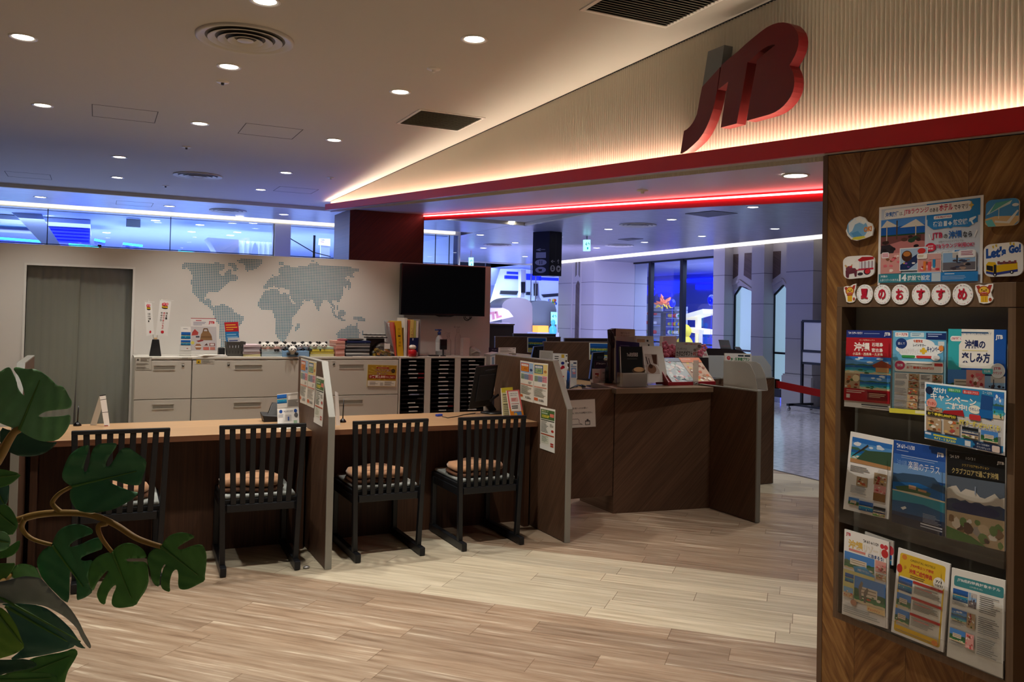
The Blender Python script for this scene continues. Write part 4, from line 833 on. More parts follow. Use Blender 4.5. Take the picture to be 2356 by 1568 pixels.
# ------------------------------------------------------------------ things on the filing cabinets
YI = 7.78
def wx(x, Y=YI): return oy(x, 800, Y).x
def wz(x, y, Y=YI): return oy(x, y, Y).z
def slab(name, x0, x1, y0, y1, z0, z1, m_, label=None, cat=None, group=None, bev=0.0015, rz=0.0, parent=None):
    b = MB(); c = ((x0+x1)/2, (y0+y1)/2, (z0+z1)/2); r = math.radians(rz)
    b.obox(c, (math.cos(r), math.sin(r), 0), (-math.sin(r), math.cos(r), 0), (0, 0, 1), (x1-x0)/2, (y1-y0)/2, (z1-z0)/2)
    return tag(b.build(name, m_, parent, bev=bev), label, cat, group)
M_PAPER = mat('white_paper', 'eeece6', 0.7); M_CARDB = mat('card_black', '17171a', 0.45)
# two small shop banners in a black stand
t = thing('banner_stand', 'small black stand with two white hanging shop banners beside the doorway', 'banner stand', (wx(362), YI, TOPZ))
b = MB(); xb = wx(357.5); b.hexa([(xb-0.047, YI-0.03, TOPZ), (xb+0.047, YI-0.03, TOPZ), (xb+0.047, YI+0.03, TOPZ), (xb-0.047, YI+0.03, TOPZ)], [(xb-0.026, YI-0.02, wz(357, 780)), (xb+0.026, YI-0.02, wz(357, 780)), (xb+0.026, YI+0.02, wz(357, 780)), (xb-0.026, YI+0.02, wz(357, 780))]); b.build('base', M_CARDB, t, bev=0.004)
slab('peg', xb-0.012, xb+0.012, YI-0.012, YI+0.012, wz(357, 782), wz(357, 776), mat('pale_peg', 'd8b88a', 0.6), parent=t)
def banner(px4, text2, parent):
    c = card_oy(YI-0.015, *px4, thick=0.001, paper='f0eeea')
    c.ell(0.5, 0.16, 0.26, 0.035, '2a2620'); c.rect(0.24, 0.16, 0.76, 0.21, 'd8b030'); c.ell(0.5, 0.21, 0.26, 0.03, '2a2620'); c.rect(0.3, 0.175, 0.7, 0.205, 'd8b030')
    for k in range(4): c.ell(0.32+0.12*k, 0.11-0.02*(k % 2), 0.12, 0.045, ('d8505a', 'e89098')[k % 2], 8)
    for k, (s, col, x) in enumerate(text2):
        for i, chh in enumerate(s): c.text(chh, x, 0.33+0.072*i, x+0.15, 0.385+0.072*i, col, 0.02)
    c.ell(0.52, 0.90, 0.13, 0.04, 'c8303a'); c.build('banner', parent)
    q0, q1 = oy(*px4[0], YI), oy(*px4[1], YI)
    MB().tube([(q0.x-0.005, YI-0.013, q0.z+0.004), (q1.x+0.02, YI-0.013, q1.z+0.004)], 0.002, 6).build('cross_rod', mat('white_rod', 'e4e2dc', 0.4), parent)
banner([(333, 694), (349, 696), (355, 768), (337, 773)], (('うみゃー', '3a3634', 0.32), ('日本一', '3a3634', 0.52)), t)
banner([(368, 690), (394, 693), (386, 772), (358, 770)], (('味めぐり', '3a3634', 0.22), ('旅のうまいもの', 'c8404a', 0.42), ('日本一', '3a3634', 0.64)), t)
b = MB(); b.tube([(xb, YI, TOPZ+0.04), oy(341, 688, YI)], 0.003, 6); b.build('rod', mat('white_rod', 'e4e2dc', 0.4), t)
b = MB(); b.tube([(xb, YI, TOPZ+0.04), oy(372, 687, YI)], 0.003, 6); b.build('rod', mat('white_rod', 'e4e2dc', 0.4), t)
# leaflet holder and bag display board
t = thing('leaflet_holder', 'slim clear holder with blue photo leaflets beside the bag display board', 'leaflet holder', (wx(427), YI, TOPZ))
c = card_oy(YI, (416, 751), (439, 751.5), (439, 807), (414, 807), thick=0.008); c.lines(0.25, 0.06, 0.8, 0.12, 2, '9a98a0'); c.photo(0.06, 0.22, 0.98, 0.50, 'sea', 5); c.photo(0.06, 0.55, 0.98, 0.76, 'sea', 6); c.rect(0.06, 0.84, 0.98, 0.98, 'f6f4f0'); c.rect(0.6, 0.88, 0.75, 0.91, 'b04a3a'); c.build('leaflet', t)
p0, p1 = oy(413, 808, YI-0.02), oy(440, 808, YI-0.02)
b = MB(); b.box(p0.x, YI-0.022, TOPZ, p1.x, YI-0.020, TOPZ+0.10); b.box(p0.x, YI-0.022, TOPZ, p1.x, YI+0.03, TOPZ+0.003); b.build('holder', M_ACRYL, t)
c = card_oy(YI+0.02, (439, 731), (497, 732), (499, 806), (438, 806), thick=0.012, paper='e9e4e2')
c.rect(0, 0.0, 1, 0.02, 'b04448'); c.rect(0.2, 0.06, 0.42, 0.09, 'c86a72'); c.lines(0.1, 0.12, 0.6, 0.24, 3, '8a88a0'); c.text('JTB', 0.70, 0.09, 0.94, 0.19, 'c0202c', 0.05)
c.rect(0, 0.26, 1, 1, 'cbc6c8'); c.poly([(0.36, 0.68), (0.40, 0.50), (0.48, 0.40), (0.70, 0.40), (0.80, 0.52), (0.84, 0.68)], '8c6a4a'); c.poly([(0.40, 0.56), (0.82, 0.56), (0.82, 0.60), (0.39, 0.60)], '745438'); c.poly([(0.46, 0.42), (0.50, 0.31), (0.66, 0.31), (0.71, 0.42), (0.66, 0.42), (0.63, 0.345), (0.53, 0.345), (0.50, 0.42)], '6e5038')
c.poly([(0.04, 0.54), (0.06, 0.44), (0.16, 0.34), (0.30, 0.44), (0.28, 0.52)], 'b84a44'); c.rect(0.2, 0.55, 0.34, 0.60, '4a4a58'); c.poly([(0.22, 0.70), (0.44, 0.66), (0.50, 0.70), (0.3, 0.74)], '8c3a3a'); c.ell(0.08, 0.76, 0.07, 0.05, 'd8d060')
c.poly([(0.16, 0.88), (0.22, 0.79), (0.36, 0.79), (0.43, 0.88), (0.37, 0.97), (0.22, 0.97)], '9a6a4c'); c.rect(0.18, 0.86, 0.42, 0.90, 'e8e0d8'); c.poly([(0.52, 0.84), (0.62, 0.77), (0.66, 0.84)], '5a3a38'); c.rect(0.72, 0.77, 0.93, 0.86, '8c4a44'); c.rect(0.75, 0.785, 0.9, 0.845, 'ded6d2'); c.rect(0.48, 0.89, 0.70, 0.98, 'c06a60'); c.rect(0.74, 0.89, 0.93, 0.98, 'b8786a')
c.build('display_board', None, None, 'white display board picturing a brown bag, propped on the narrow cabinet', 'display board')
b = MB(); z = TOPZ
for k in range(5): b.obox((wx(484)+0.004*k, YI-0.12, z+0.002), (1, 0.05*k, 0), (-0.05*k, 1, 0), (0, 0, 1), 0.125-0.008*k, 0.05, 0.0015); z += 0.003
tag(b.build('paper_pile', M_PAPER, bev=0), 'loose white paper pile in front of the bag display board', 'paper pile')
# basket
t = thing('wire_basket', 'dark grey perforated basket full of red and blue leaflets', 'basket', (wx(540), YI-0.02, TOPZ))
xa, xb = wx(518), wx(562); za = TOPZ; zb = wz(540, 785); M_BSK = mat('basket_grey', '45433f', 0.6)
b = MB(); y0, y1 = YI-0.085, YI+0.06; th = 0.004; i = 0.014
for f0, f1 in (((xa+i, y0+i), (xb-i, y0+i)), ((xb-i, y0+i), (xb-i, y1-i)), ((xb-i, y1-i), (xa+i, y1-i)), ((xa+i, y1-i), (xa+i, y0+i))):
    sx = lambda p: xa if abs(p-xa-i) < 1e-6 else xb
    sy = lambda p: y0 if abs(p-y0-i) < 1e-6 else y1
    g0, g1 = (sx(f0[0]), sy(f0[1])), (sx(f1[0]), sy(f1[1])); cxm, cym = (xa+xb)/2, (y0+y1)/2
    inn = lambda p: (p[0]+(th if p[0] < cxm else -th), p[1]+(th if p[1] < cym else -th))
    fa, fb = 0.30, 0.78
    def strip(ha, hb, ua, ub):
        P = lambda u, h, ins: tuple(Vector((*(ins(f0) if ins else f0), za)).lerp(Vector((*(ins(f1) if ins else f1), za)), u).lerp(Vector((*(ins(g0) if ins else g0), zb)).lerp(Vector((*(ins(g1) if ins else g1), zb)), u), h))
        b.hexa([P(ua, ha, None), P(ub, ha, None), P(ub, ha, inn), P(ua, ha, inn)], [P(ua, hb, None), P(ub, hb, None), P(ub, hb, inn), P(ua, hb, inn)])
    for ha, hb in ((0, 0.2), (0.38, 0.58), (0.76, 1.0)): strip(ha, hb, 0, 1)
    for k in range(6):
        for ha, hb in ((0.2, 0.38), (0.58, 0.76)): strip(ha, hb, k/6, k/6+0.12)
b.box(xa+i, y0+i, za, xb-i, y1-i, za+0.004); b.build('basket_body', M_BSK, t)
for k, (x0, x1, ya, col, col2) in enumerate(((516, 548, 740, 'c02c34', 'e0a040'), (518, 549, 762, '2f7ab8', '8cc0e0'), (524, 552, 776, 'd8d8dc', '5a6a98'))):
    c = card_oy(YI+0.02-0.035*k, (x0, ya+1), (x1, ya), (x1+2, ya+26), (x0+3, ya+27), thick=0.004, paper=col); c.rect(0.08, 0.2, 0.8, 0.3, col2); c.rect(0.08, 0.42, 0.9, 0.52, col2); c.rect(0.08, 0.62, 0.6, 0.7, col2)
    tag(c.build('leaflet_bundle'), ('red leaflets standing at the back of the dark basket', 'blue leaflets standing in the dark basket', 'pale grey leaflets at the front of the dark basket')[k], 'leaflets')
slab('black_pouch', wx(502), wx(517), YI-0.03, YI+0.05, TOPZ, wz(510, 799), M_CARDB, 'black pouch lying behind the basket', 'pouch', bev=0.01)
# folders and piles
def pile(name, x0, x1, ytop, cols, label, cat, Y=YI, dep=0.24, rz=0, group=None, jit=0.004, seed=1):
    R = random.Random(seed); z1 = wz((x0+x1)/2, ytop, Y-dep/2); n = len(cols); h = (z1-TOPZ)/n; xa, xb = oy(x0, 805, Y-dep/2).x, oy(x1, 805, Y-dep/2).x
    t = thing(name, label, cat, ((xa+xb)/2, Y, TOPZ), group=group)
    for k, c in enumerate(cols):
        dx = R.uniform(-jit, jit); slab('sheet_bundle', xa+dx, xb+dx, Y-dep/2+R.uniform(-jit, jit), Y+dep/2, TOPZ+k*h+0.0004, TOPZ+(k+1)*h-0.0008, mat('bundle_'+c, c, 0.7), parent=t, bev=0.001, rz=rz+R.uniform(-1.5, 1.5))
pile('document_pile', 561, 600, 792.5, ['d9cf9a', 'd8c4c4', 'c8c0c4', '8a7a80', 'd9c4cc'], 'pile of mixed pastel papers just past the basket', 'paper pile', seed=2)
pile('document_pile', 603, 650, 797, ['bcccd4', 'a9bcc4', 'ccd8dc', 'd8a89c'], 'pale blue paper pile under the first pandas', 'paper pile', seed=3)
pile('clear_folder', 652, 712, 806.5, ['8cb4dc'], 'thin light blue folder lying at the cabinet front under the pandas', 'folder', Y=YI-0.04, seed=4)
pile('document_pile', 713, 768, 797.5, ['e0dca8', 'd8c860', 'e4d44c', 'b8ccb8'], 'yellow folders lying under the last pandas', 'folders', seed=5)
pile('document_pile', 772, 793, 784, ['d89c90', 'dca89c', 'd8988c', 'd89c90', 'dca89c', 'd8988c'], 'tall pink paper stack beside the yellow folders', 'paper stack', seed=6)
pile('document_pile', 797, 851, 790, ['4a4a4c', 'c8c8c6', '38383a', '77777a', '2c2c2e', 'a8a8a8', '58585c'], 'stack of dark grey document cases with pale edges', 'document cases', seed=7)
slab('loose_sheet', wx(803), wx(857), YI-0.17, YI-0.125, TOPZ, TOPZ+0.003, M_PAPER, 'white sheet hanging at the cabinet edge before the dark cases', 'paper', bev=0)
zt2 = wz(820, 789, YI-0.12)
slab('blue_folder', wx(797, 7.7), wx(851, 7.7), 7.68, 7.86, zt2+0.001, zt2+0.02, mat('navy_folder', '1c2a58', 0.4), 'navy folder on top of the dark document cases', 'folder', rz=2)
b = MB(); b.smooth = True; q = wx(815); b.ell((q, YI, zt2+0.032), 0.09, 0.07, 0.014, 16, 8); tag(b.build('soft_pouch', mat('grey_pouch', '58544e', 0.6)), 'grey soft pouch on the navy folder', 'pouch')
b = MB(); b.smooth = True; q = wx(786); b.ell((q, YI-0.02, zt2+0.024), 0.05, 0.06, 0.016, 14, 8); tag(b.build('soft_pouch', mat('red_pouch', '8a3a44', 0.6)), 'dark red pouch at the end of the navy folder', 'pouch')
for k in range(2):
    z0 = wz(868, 777-6*k, YI); x0 = wx(840-2*k); x1 = wx(888-4*k)
    t = thing('pen_case', ('lower black and white pen tray propped on the document cases', 'upper black and white pen tray propped on the document cases')[k], 'pen tray', ((x0+x1)/2, YI, z0))
    slab('tray_body', x0, x1, YI-0.04, YI+0.05, z0, z0+0.010, M_CARDB, parent=t)
    for j in range(4): slab('white_slot', x0+(x1-x0)*(0.08+0.24*j), x0+(x1-x0)*(0.2+0.24*j), YI-0.041, YI+0.02, z0+0.0101, z0+0.014, M_TAGW, parent=t, bev=0)
slab('prop_block', wx(846), wx(884), YI+0.0, YI+0.06, TOPZ, wz(868, 778, YI)-0.0005, mat('prop_card', '3a3230', 0.7), 'dark brown box holding up the two pen trays', 'box')
# plastic bag of gold wrapped sweets
t = thing('sweets_bag', 'clear plastic bag filled with gold wrapped sweets beside the binders', 'plastic bag', (wx(882), YI-0.05, TOPZ))
b = MB(); R = random.Random(9); xa, xb = wx(858, 7.7), wx(907, 7.7)
for k in range(22):
    u, v = R.random(), R.random(); p = (xa+(xb-xa)*(0.12+0.76*u), 7.69+0.10*R.random(), TOPZ+0.012+0.085*v*(1-abs(2*u-1)*0.5))
    a = R.uniform(0, 3.1); b.cur = R.choice((0, 0, 1, 2)); b.obox(p, (math.cos(a), math.sin(a), 0.3), (-math.sin(a), math.cos(a), 0.2), (0.1, 0.2, 1), 0.022, 0.014, 0.008)
o = b.build('sweets', [mat('gold_wrap', 'b8963c', 0.3, metal=0.5), mat('silver_wrap', 'c4c0b4', 0.3, metal=0.5), mat('orange_wrap', 'd88a4a', 0.4)], t); o['kind'] = 'stuff'
b = MB(); b.smooth = True; RR = []
for (q, zz) in ((0.75, 0.002), (1.0, 0.02), (1.0, 0.05), (0.86, 0.09), (0.55, 0.12), (0.2, 0.135)):
    RR.append([((xa+xb)/2+(xb-xa)/2*q*math.cos(2*math.pi*i/28)*(1+0.07*math.sin(5*i+zz*60)), 7.74+0.075*q*math.sin(2*math.pi*i/28)*(1+0.07*math.cos(4*i+zz*50)), TOPZ+zz) for i in range(28)])
b.ring(RR); b.build('bag_film', glass_material('bag_film', 'f2f2f2', 0.16, 0.12), t)
slab('price_card', wx(884, 7.66), wx(897, 7.66), 7.658, 7.66, wz(890, 802, 7.66), wz(890, 790, 7.66), M_PAPER, parent=t, bev=0)
# file box with binders
YB = 7.80; zt = TOPZ
t = thing('file_box', 'clear slanted magazine file at the near end of the binder row', 'magazine file', (wx(903, YB), YB, TOPZ))
b = MB(); x0, x1 = wx(893, YB), wx(914, YB); za = wz(895, 737, YB)
b.hexa([(x0+0.03, YB-0.11, TOPZ), (x1+0.012, YB-0.11, TOPZ), (x1+0.012, YB+0.12, TOPZ), (x0+0.03, YB+0.12, TOPZ)], [(x0-0.01, YB-0.0, za-0.03), (x1-0.03, YB-0.0, za-0.03), (x1-0.03, YB+0.12, za), (x0-0.01, YB+0.12, za)]); b.build('file_shell', glass_material('file_box_film', 'dfe6ea', 0.12, 0.2, frost=0.35), t)
c = card_oy(YB-0.01, (893, 742), (903, 741), (911, 800), (900, 802), thick=0.01, paper='c4ccc8'); c.lines(0.15, 0.06, 0.85, 0.4, 4, '7a8a88', 0.7); c.rect(0.1, 0.5, 0.8, 0.7, '9ab0b4'); c.rect(0.1, 0.75, 0.9, 0.95, '8aa0c0'); c.build('magazines', t)
def binder(x0, x1, ytop, col, label, lean=0.0, txt=None, tc='4a4a44', yb=810, dep=0.22):
    xa, xb = wx(x0, YB-dep/2), wx(x1, YB-dep/2); z1 = oy((x0+x1)/2, ytop, YB-dep/2).z; t = thing('binder', label, 'binder', ((xa+xb)/2, YB, TOPZ), group='binders under the television')
    b = MB(); L = lean; th = 0.0025
    b.hexa([(xa, YB-dep/2, TOPZ), (xb, YB-dep/2, TOPZ), (xb, YB+dep/2, TOPZ), (xa, YB+dep/2, TOPZ)], [(xa+L, YB-dep/2, z1), (xb+L, YB-dep/2, z1), (xb+L, YB+dep/2, z1), (xa+L, YB+dep/2, z1)]); b.build('cover', mat('binder_'+col, col, 0.45), t, bev=0.002)
    if txt:
        tl = Vector((xa+L*0.8+(xb-xa)*0.2, YB-dep/2-0.0012, TOPZ+(z1-TOPZ)*0.8)); w = (xb-xa)*0.6; dn = Vector((-L*0.55, 0, -(z1-TOPZ)*0.55))
        c = Card(tl, tl+Vector((w, 0, 0)), tl+Vector((w, 0, 0))+dn, tl+dn, thick=0.0006, paper=col); n = len(txt)
        for i, chh in enumerate(txt): c.text(chh, 0.15, (i+0.1)/n, 0.85, (i+0.85)/n, tc)
        c.build('spine_label', t)
binder(909, 913, 741, 'c8503c', 'thin red binder leaning against the yellow one', -0.03)
binder(915, 929, 738, 'd8a81c', 'thick yellow binder with writing on its spine', -0.03, 'クルーズ資料', '6a5420')
binder(929.5, 936, 731, 'dcd8d0', 'tall white binder beside the thick yellow one', 0.0)
binder(938, 942, 736, 'b8584a', 'thin rust red binder between the white and cream ones', 0.0)
binder(942.5, 951, 735, 'd8b868', 'cream yellow binder with small writing on its spine', 0.0, 'ツアー', '6a5a34')
binder(951.5, 956, 737, 'b8b45c', 'thin olive binder near the clear file', 0.0)
binder(956.5, 962, 738, 'e2dcd6', 'slim white binder at the end of the binder row', 0.0)
b = MB(); x0, x1 = wx(963.5, YB-0.1), wx(966, YB-0.1); b.box(x0, YB-0.11, TOPZ, x1, YB+0.11, wz(964, 734, YB-0.1)); tag(b.build('clear_file', glass_material('file_film', 'e6e6e8', 0.15, 0.2, frost=0.4)), 'clear plastic file closing the binder row', 'file')
# bottles, cards and bundles under the television
c = card_oy(7.655, (943, 776.5), (963, 776.5), (961.5, 809.5), (941.5, 809.5), thick=0.003, paper='1c2450'); c.rect(0.3, 0.04, 0.42, 0.18, 'c8ccd8'); tag(c.build('navy_card'), 'navy card standing before the binders, behind a small red figure', 'card')
t = thing('red_figure', 'small round red and white figure, reduced to a bottle shape, before the navy card', 'bottle', (wx(949, 7.63), 7.63, TOPZ))  # red and white figure simplified to a bottle shape
b = MB(); b.smooth = True; q = wx(949, 7.63); b.lathe((q, 7.63, TOPZ), [(0.0, 0.0), (0.033, 0.001), (0.040, 0.02), (0.040, 0.05), (0.030, 0.066)], 22, (True, True)); b.build('bottle_body', mat('red_gloss', 'c01c24', 0.25), t)
b = MB(); b.smooth = True; b.ell((q, 7.63, TOPZ+0.088), 0.036, 0.034, 0.024, 20, 10); b.build('cap', mat('cap_cream', 'e4dcd4', 0.4), t)
b = MB(); b.smooth = True; P = [(wx(964+4*i, 7.66), 7.66+0.008*math.sin(i*1.3), TOPZ+0.004+0.003*abs(math.sin(i*0.9))) for i in range(9)]; b.tube(P, 0.003, 6); tag(b.build('cable_end', M_BLACK), 'thin dark cable lying on the tray cabinet', 'cable')
slab('remote_control', wx(988, 7.67), wx(1010, 7.67), 7.66, 7.70, TOPZ+0.0, TOPZ+0.014, mat('remote_dark', '26201e', 0.4), 'dark remote control lying on the tray cabinet', 'remote control', bev=0.004)
def bottle(name, x, ytop, r, m1, m2, label, Y=7.80, band=None):
    q = wx(x, Y); z1 = wz(x, ytop, Y); h = z1-TOPZ; t = thing(name, label, 'bottle', (q, Y, TOPZ))
    b = MB(); b.smooth = True; b.lathe((q, Y, TOPZ), [(0.0, 0.0), (r, 0.001), (r, h*0.60), (r*0.75, h*0.70), (r*0.35, h*0.76), (r*0.35, h*0.80)], 22, (True, True)); b.build('bottle_body', m1, t)
    b = MB(); b.smooth = True; b.lathe((q, Y, TOPZ), [(r*0.5, h*0.79), (r*0.5, h*0.90), (r*0.2, h*0.92), (r*0.2, h*0.97)], 16, (True, True)); b.box(q-r*1.3, Y-r*0.35, TOPZ+h*0.95, q+r*0.5, Y+r*0.35, TOPZ+h); b.build('pump_head', m2, t)
    if band: b = MB(); b.smooth = True; b.lathe((q, Y, TOPZ), [(r*1.01, h*0.18), (r*1.01, h*0.5)], 22); b.build('label_band', band, t)
bottle('spray_bottle', 1010, 757, 0.034, mat('cloudy_plastic', 'c4c6c8', 0.35), mat('blue_cap', '1c3a90', 0.4), 'cloudy spray bottle with a blue and white trigger under the television', band=mat('white_label', 'dcdcdc', 0.5))
bottle('clear_bottle', 1031, 764, 0.03, M_ACRYL, M_ACRYL, 'clear empty bottle behind the black card reader', Y=7.86)
bottle('clear_bottle', 1053, 750, 0.03, M_ACRYL, M_ACRYL, 'tall clear pump bottle before the pinkish carton', Y=7.86)
t = thing('card_reader', 'black card reader standing on a small foot under the television', 'card reader', (wx(1020, 7.68), 7.68, TOPZ))
q = wx(1020, 7.68); slab('reader_body', q-0.036, q+0.036, 7.67, 7.69, wz(1020, 804, 7.68), wz(1020, 780, 7.68), M_CARDB, parent=t, bev=0.005); slab('reader_screen', q-0.029, q+0.029, 7.668, 7.67, wz(1020, 794, 7.68), wz(1020, 782, 7.68), mat('reader_screen', '2a1c1c', 0.2), parent=t, bev=0)
b = MB(); b.smooth = True; b.lathe((q, 7.68, TOPZ), [(0.03, 0), (0.028, 0.006), (0.01, 0.012), (0.01, wz(1020, 803, 7.68)-TOPZ)], 16, (True, True)); b.build('foot', M_CARDB, t)
slab('carton', wx(1062, 7.74), wx(1077, 7.74), 7.70, 7.78, TOPZ, wz(1070, 777, 7.72), mat('pink_carton', 'c8b4b0', 0.6), 'pinkish carton standing near the end of the white wall', 'carton', bev=0.003)
t = thing('wrapped_bundle', 'grey plastic wrapped bundle at the end of the tray cabinet', 'bundle', (wx(1091, 7.72), 7.72, TOPZ))
b = MB(); b.smooth = True; q = wx(1091, 7.72); R = random.Random(5); RR = []
for k, zz in enumerate((0.0, 0.02, 0.05, 0.072, 0.08)):
    f = (0.96, 1.0, 0.95, 0.7, 0.15)[k]; RR.append([(q+0.062*f*math.cos(2*math.pi*i/22)*(1+R.uniform(-0.08, 0.08)), 7.72+0.05*f*math.sin(2*math.pi*i/22)*(1+R.uniform(-0.08, 0.08)), TOPZ+zz*(1.1-0.15*math.cos(2*math.pi*i/22+0.5))) for i in range(22)])
b.ring(RR); b.build('wrapping', mat('grey_film', '9a958c', 0.35, spec=0.6), t)
b = MB(); b.smooth = True; b.tube([(q-0.05, 7.672, TOPZ+0.03), (q, 7.664, TOPZ+0.05), (q+0.05, 7.675, TOPZ+0.035)], 0.005, 6); b.build('rolled_edge', mat('pale_film', 'b8b4ac', 0.3), t)

# panda plush toys
M_PW = mat('panda_white', 'e8e4dc', 0.9, bump=0.6, bscale=150, sheen=0.3); M_PB = mat('panda_black', '141316', 0.9, bump=0.6, bscale=150, sheen=0.2)
def make_panda():
    """leaning plush panda about 13 cm long: body lying back, head towards the viewer (-y)"""
    t = thing('panda_plush', '', 'plush toy', group='panda plush toys in a row')
    b = MB(); b.smooth = True
    b.cur = 0; b.ell((0, 0.035, 0.028), 0.034, 0.05, 0.028, 18, 10); b.ell((0, -0.012, 0.052), 0.036, 0.032, 0.031, 20, 12)
    b.cur = 1
    for s in (-1, 1):
        b.ell((s*0.031, 0.002, 0.080), 0.0125, 0.008, 0.0125, 12, 8); b.ell((s*0.036, -0.012, 0.016), 0.016, 0.030, 0.014, 12, 8)
        b.ell((s*0.014, -0.0395, 0.058), 0.0075, 0.005, 0.0062, 10, 6, M=Matrix.Rotation(s*0.6, 3, 'Y')); b.ell((s*0.022, 0.07, 0.014), 0.014, 0.022, 0.014, 12, 8)
    b.ell((0, 0.018, 0.036), 0.037, 0.016, 0.024, 16, 8)
    b.build('panda_body', [M_PW, M_PB], t, local=(0, 0, 0))
    b = MB(); b.smooth = True; b.ell((0, -0.042, 0.046), 0.013, 0.006, 0.009, 12, 8); b.build('muzzle', M_PW, t, local=(0, 0, 0))
    b = MB(); b.smooth = True; b.ell((0, -0.0475, 0.050), 0.004, 0.003, 0.0026, 8, 6); b.build('nose', M_PB, t, local=(0, 0, 0))
    return t
pd0 = make_panda()
PD = [(606, 0.041, 12), (624.5, 0.041, -14), (645.5, 0.042, 16), (665, 0.041, -4), (686.5, 0.040, 12), (705, 0.044, -18), (722, 0.043, 10), (743, 0.043, 6), (673, 0.012, 0)]
ORD = ['first', 'second', 'third', 'fourth', 'fifth', 'sixth', 'seventh', 'last']
for i, (x, dz, rz) in enumerate(PD):
    o = pd0 if i == 0 else copy_tree(pd0); Yp = 7.70 if i < 8 else 7.615
    o.location = (oy(x, 790, Yp).x, Yp, TOPZ+dz); o.rotation_euler = (0, 0, math.radians(rz)); o.scale = (1.0, 1.0, 1.0)
    o['label'] = ('panda plush toy, %s in the row counted from the basket' % ORD[i]) if i < 8 else 'panda plush toy lying on the light blue folder in front of the row'
# ------------------------------------------------------------------ things on the counter
def tent(name, px, Y, label, cat, draw, lean=0.04, thick=0.003, paper='f2f0ec', group=None):
    tl, tr, br, bl = [oy(*p, Y) for p in px]; n = Vector((0, lean, 0))
    c = Card(tl+n, tr+n, Vector((br.x, Y, CZ+0.001)), Vector((bl.x, Y, CZ+0.001)), thick=thick, paper=paper); draw(c); return tag(c.build(name), label, cat, group)
def d1(c):
    c.photo(0, 0.02, 0.45, 0.30, 'sea', 3); c.rect(0.45, 0.02, 1, 0.44, 'a8a098'); c.rect(0.52, 0.08, 0.95, 0.2, 'd8d0c8'); c.lines(0.5, 0.22, 0.98, 0.42, 5, '5a544e'); c.rect(0, 0.30, 0.45, 0.44, 'c8c2ba')
    c.ell(0.16, 0.55, 0.075, 0.055, '28509c'); c.ell(0.84, 0.55, 0.075, 0.055, '28509c'); c.text('海外旅行保険', 0.28, 0.53, 0.72, 0.57, '44506a'); c.rect(0.36, 0.66, 0.64, 0.84, 'c8c4c4'); c.rect(0.47, 0.72, 0.54, 0.84, '3a5a98'); c.ell(0.86, 0.68, 0.09, 0.07, '5a5a5e'); c.rect(0.74, 0.84, 0.9, 0.93, 'a8c4a8'); c.lines(0.04, 0.64, 0.3, 0.74, 3, '9a9aa4'); c.rect(0.3, 0.93, 0.68, 0.945, 'b8a880')
tent('brochure_stand', [(640, 908), (689, 903), (689, 969), (639, 972)], 5.62, 'blue and white leaflet stand on the counter beside the middle partition', 'leaflet stand', d1)
t = thing('calculator_stand', 'black angular desk device beside the blue and white leaflet stand', 'desk device', (oz(628, 968, CZ).x, 5.75, CZ))
b = MB(); q = oz(625, 968, CZ); x0, x1 = q.x-0.055, q.x+0.06; yq = q.y
b.hexa([(x0, yq-0.05, CZ), (x1, yq-0.05, CZ), (x1, yq+0.06, CZ), (x0, yq+0.06, CZ)], [(x0-0.015, yq-0.05, CZ+0.045), (x1-0.02, yq-0.05, CZ+0.035), (x1-0.02, yq+0.06, CZ+0.05), (x0-0.015, yq+0.06, CZ+0.06)]); b.build('device_body', M_CARDB, t, bev=0.004)
b = MB(); b.hexa([(x0+0.03, yq+0.0, CZ+0.045), (x1, yq+0.0, CZ+0.04), (x1, yq+0.03, CZ+0.045), (x0+0.03, yq+0.03, CZ+0.05)], [(x0+0.065, yq+0.05, CZ+0.12), (x1+0.005, yq+0.05, CZ+0.12), (x1+0.005, yq+0.07, CZ+0.12), (x0+0.065, yq+0.07, CZ+0.12)]); b.build('raised_screen', M_BLACK, t, bev=0.003)
p = oz(690, 982, CZ); slab('loose_sheet', p.x-0.14, p.x+0.075, p.y-0.06, p.y+0.1, CZ, CZ+0.002, M_PAPER, 'white sheets lying on the counter behind the second chair', 'paper', bev=0, rz=4)
def penstand(x, y, ytip, label):
    p = oz(x, y, CZ); t = thing('pen_stand', label, 'pen stand', p, group='pen stands'); b = MB(); b.smooth = True; b.lathe((p.x, p.y, CZ), [(0.024, 0), (0.024, 0.006), (0.016, 0.018), (0.006, 0.026), (0.004, 0.028)], 20, (True, True)); b.build('weighted_base', mat('gloss_black', '08080a', 0.15), t)
    z1 = oy(x+1, ytip, p.y).z; b = MB(); b.smooth = True; b.cyl((p.x, p.y, CZ+0.024), (p.x+0.003, p.y, z1), 0.0045, 0.0035, 10); b.build('pen', M_BLACK, t)
penstand(788.5, 971, 917, 'black ball foot pen stand just past the middle partition'); penstand(178, 979, 933, 'black pen stand on the counter behind the plant leaf'); 
p = oz(240, 979, CZ)
t = thing('tent_card', 'white folded tent card on the counter in front of the curtain', 'tent card', p)
c = Card(oy(229, 909, p.y), oy(243, 907, p.y), Vector((oy(253, 975, p.y-0.02).x, p.y-0.02, CZ)), Vector((oy(240, 979, p.y-0.02).x, p.y-0.02, CZ)), thick=0.002); c.rect(0, 0.14, 1, 0.155, '3a3836'); c.rect(0, 0.55, 1, 0.565, '3a3836'); c.rect(0, 0, 1, 0.03, '2a2826'); c.rect(0.0, 0.97, 0.7, 1, 'a04a44'); c.build('printed_side', t)
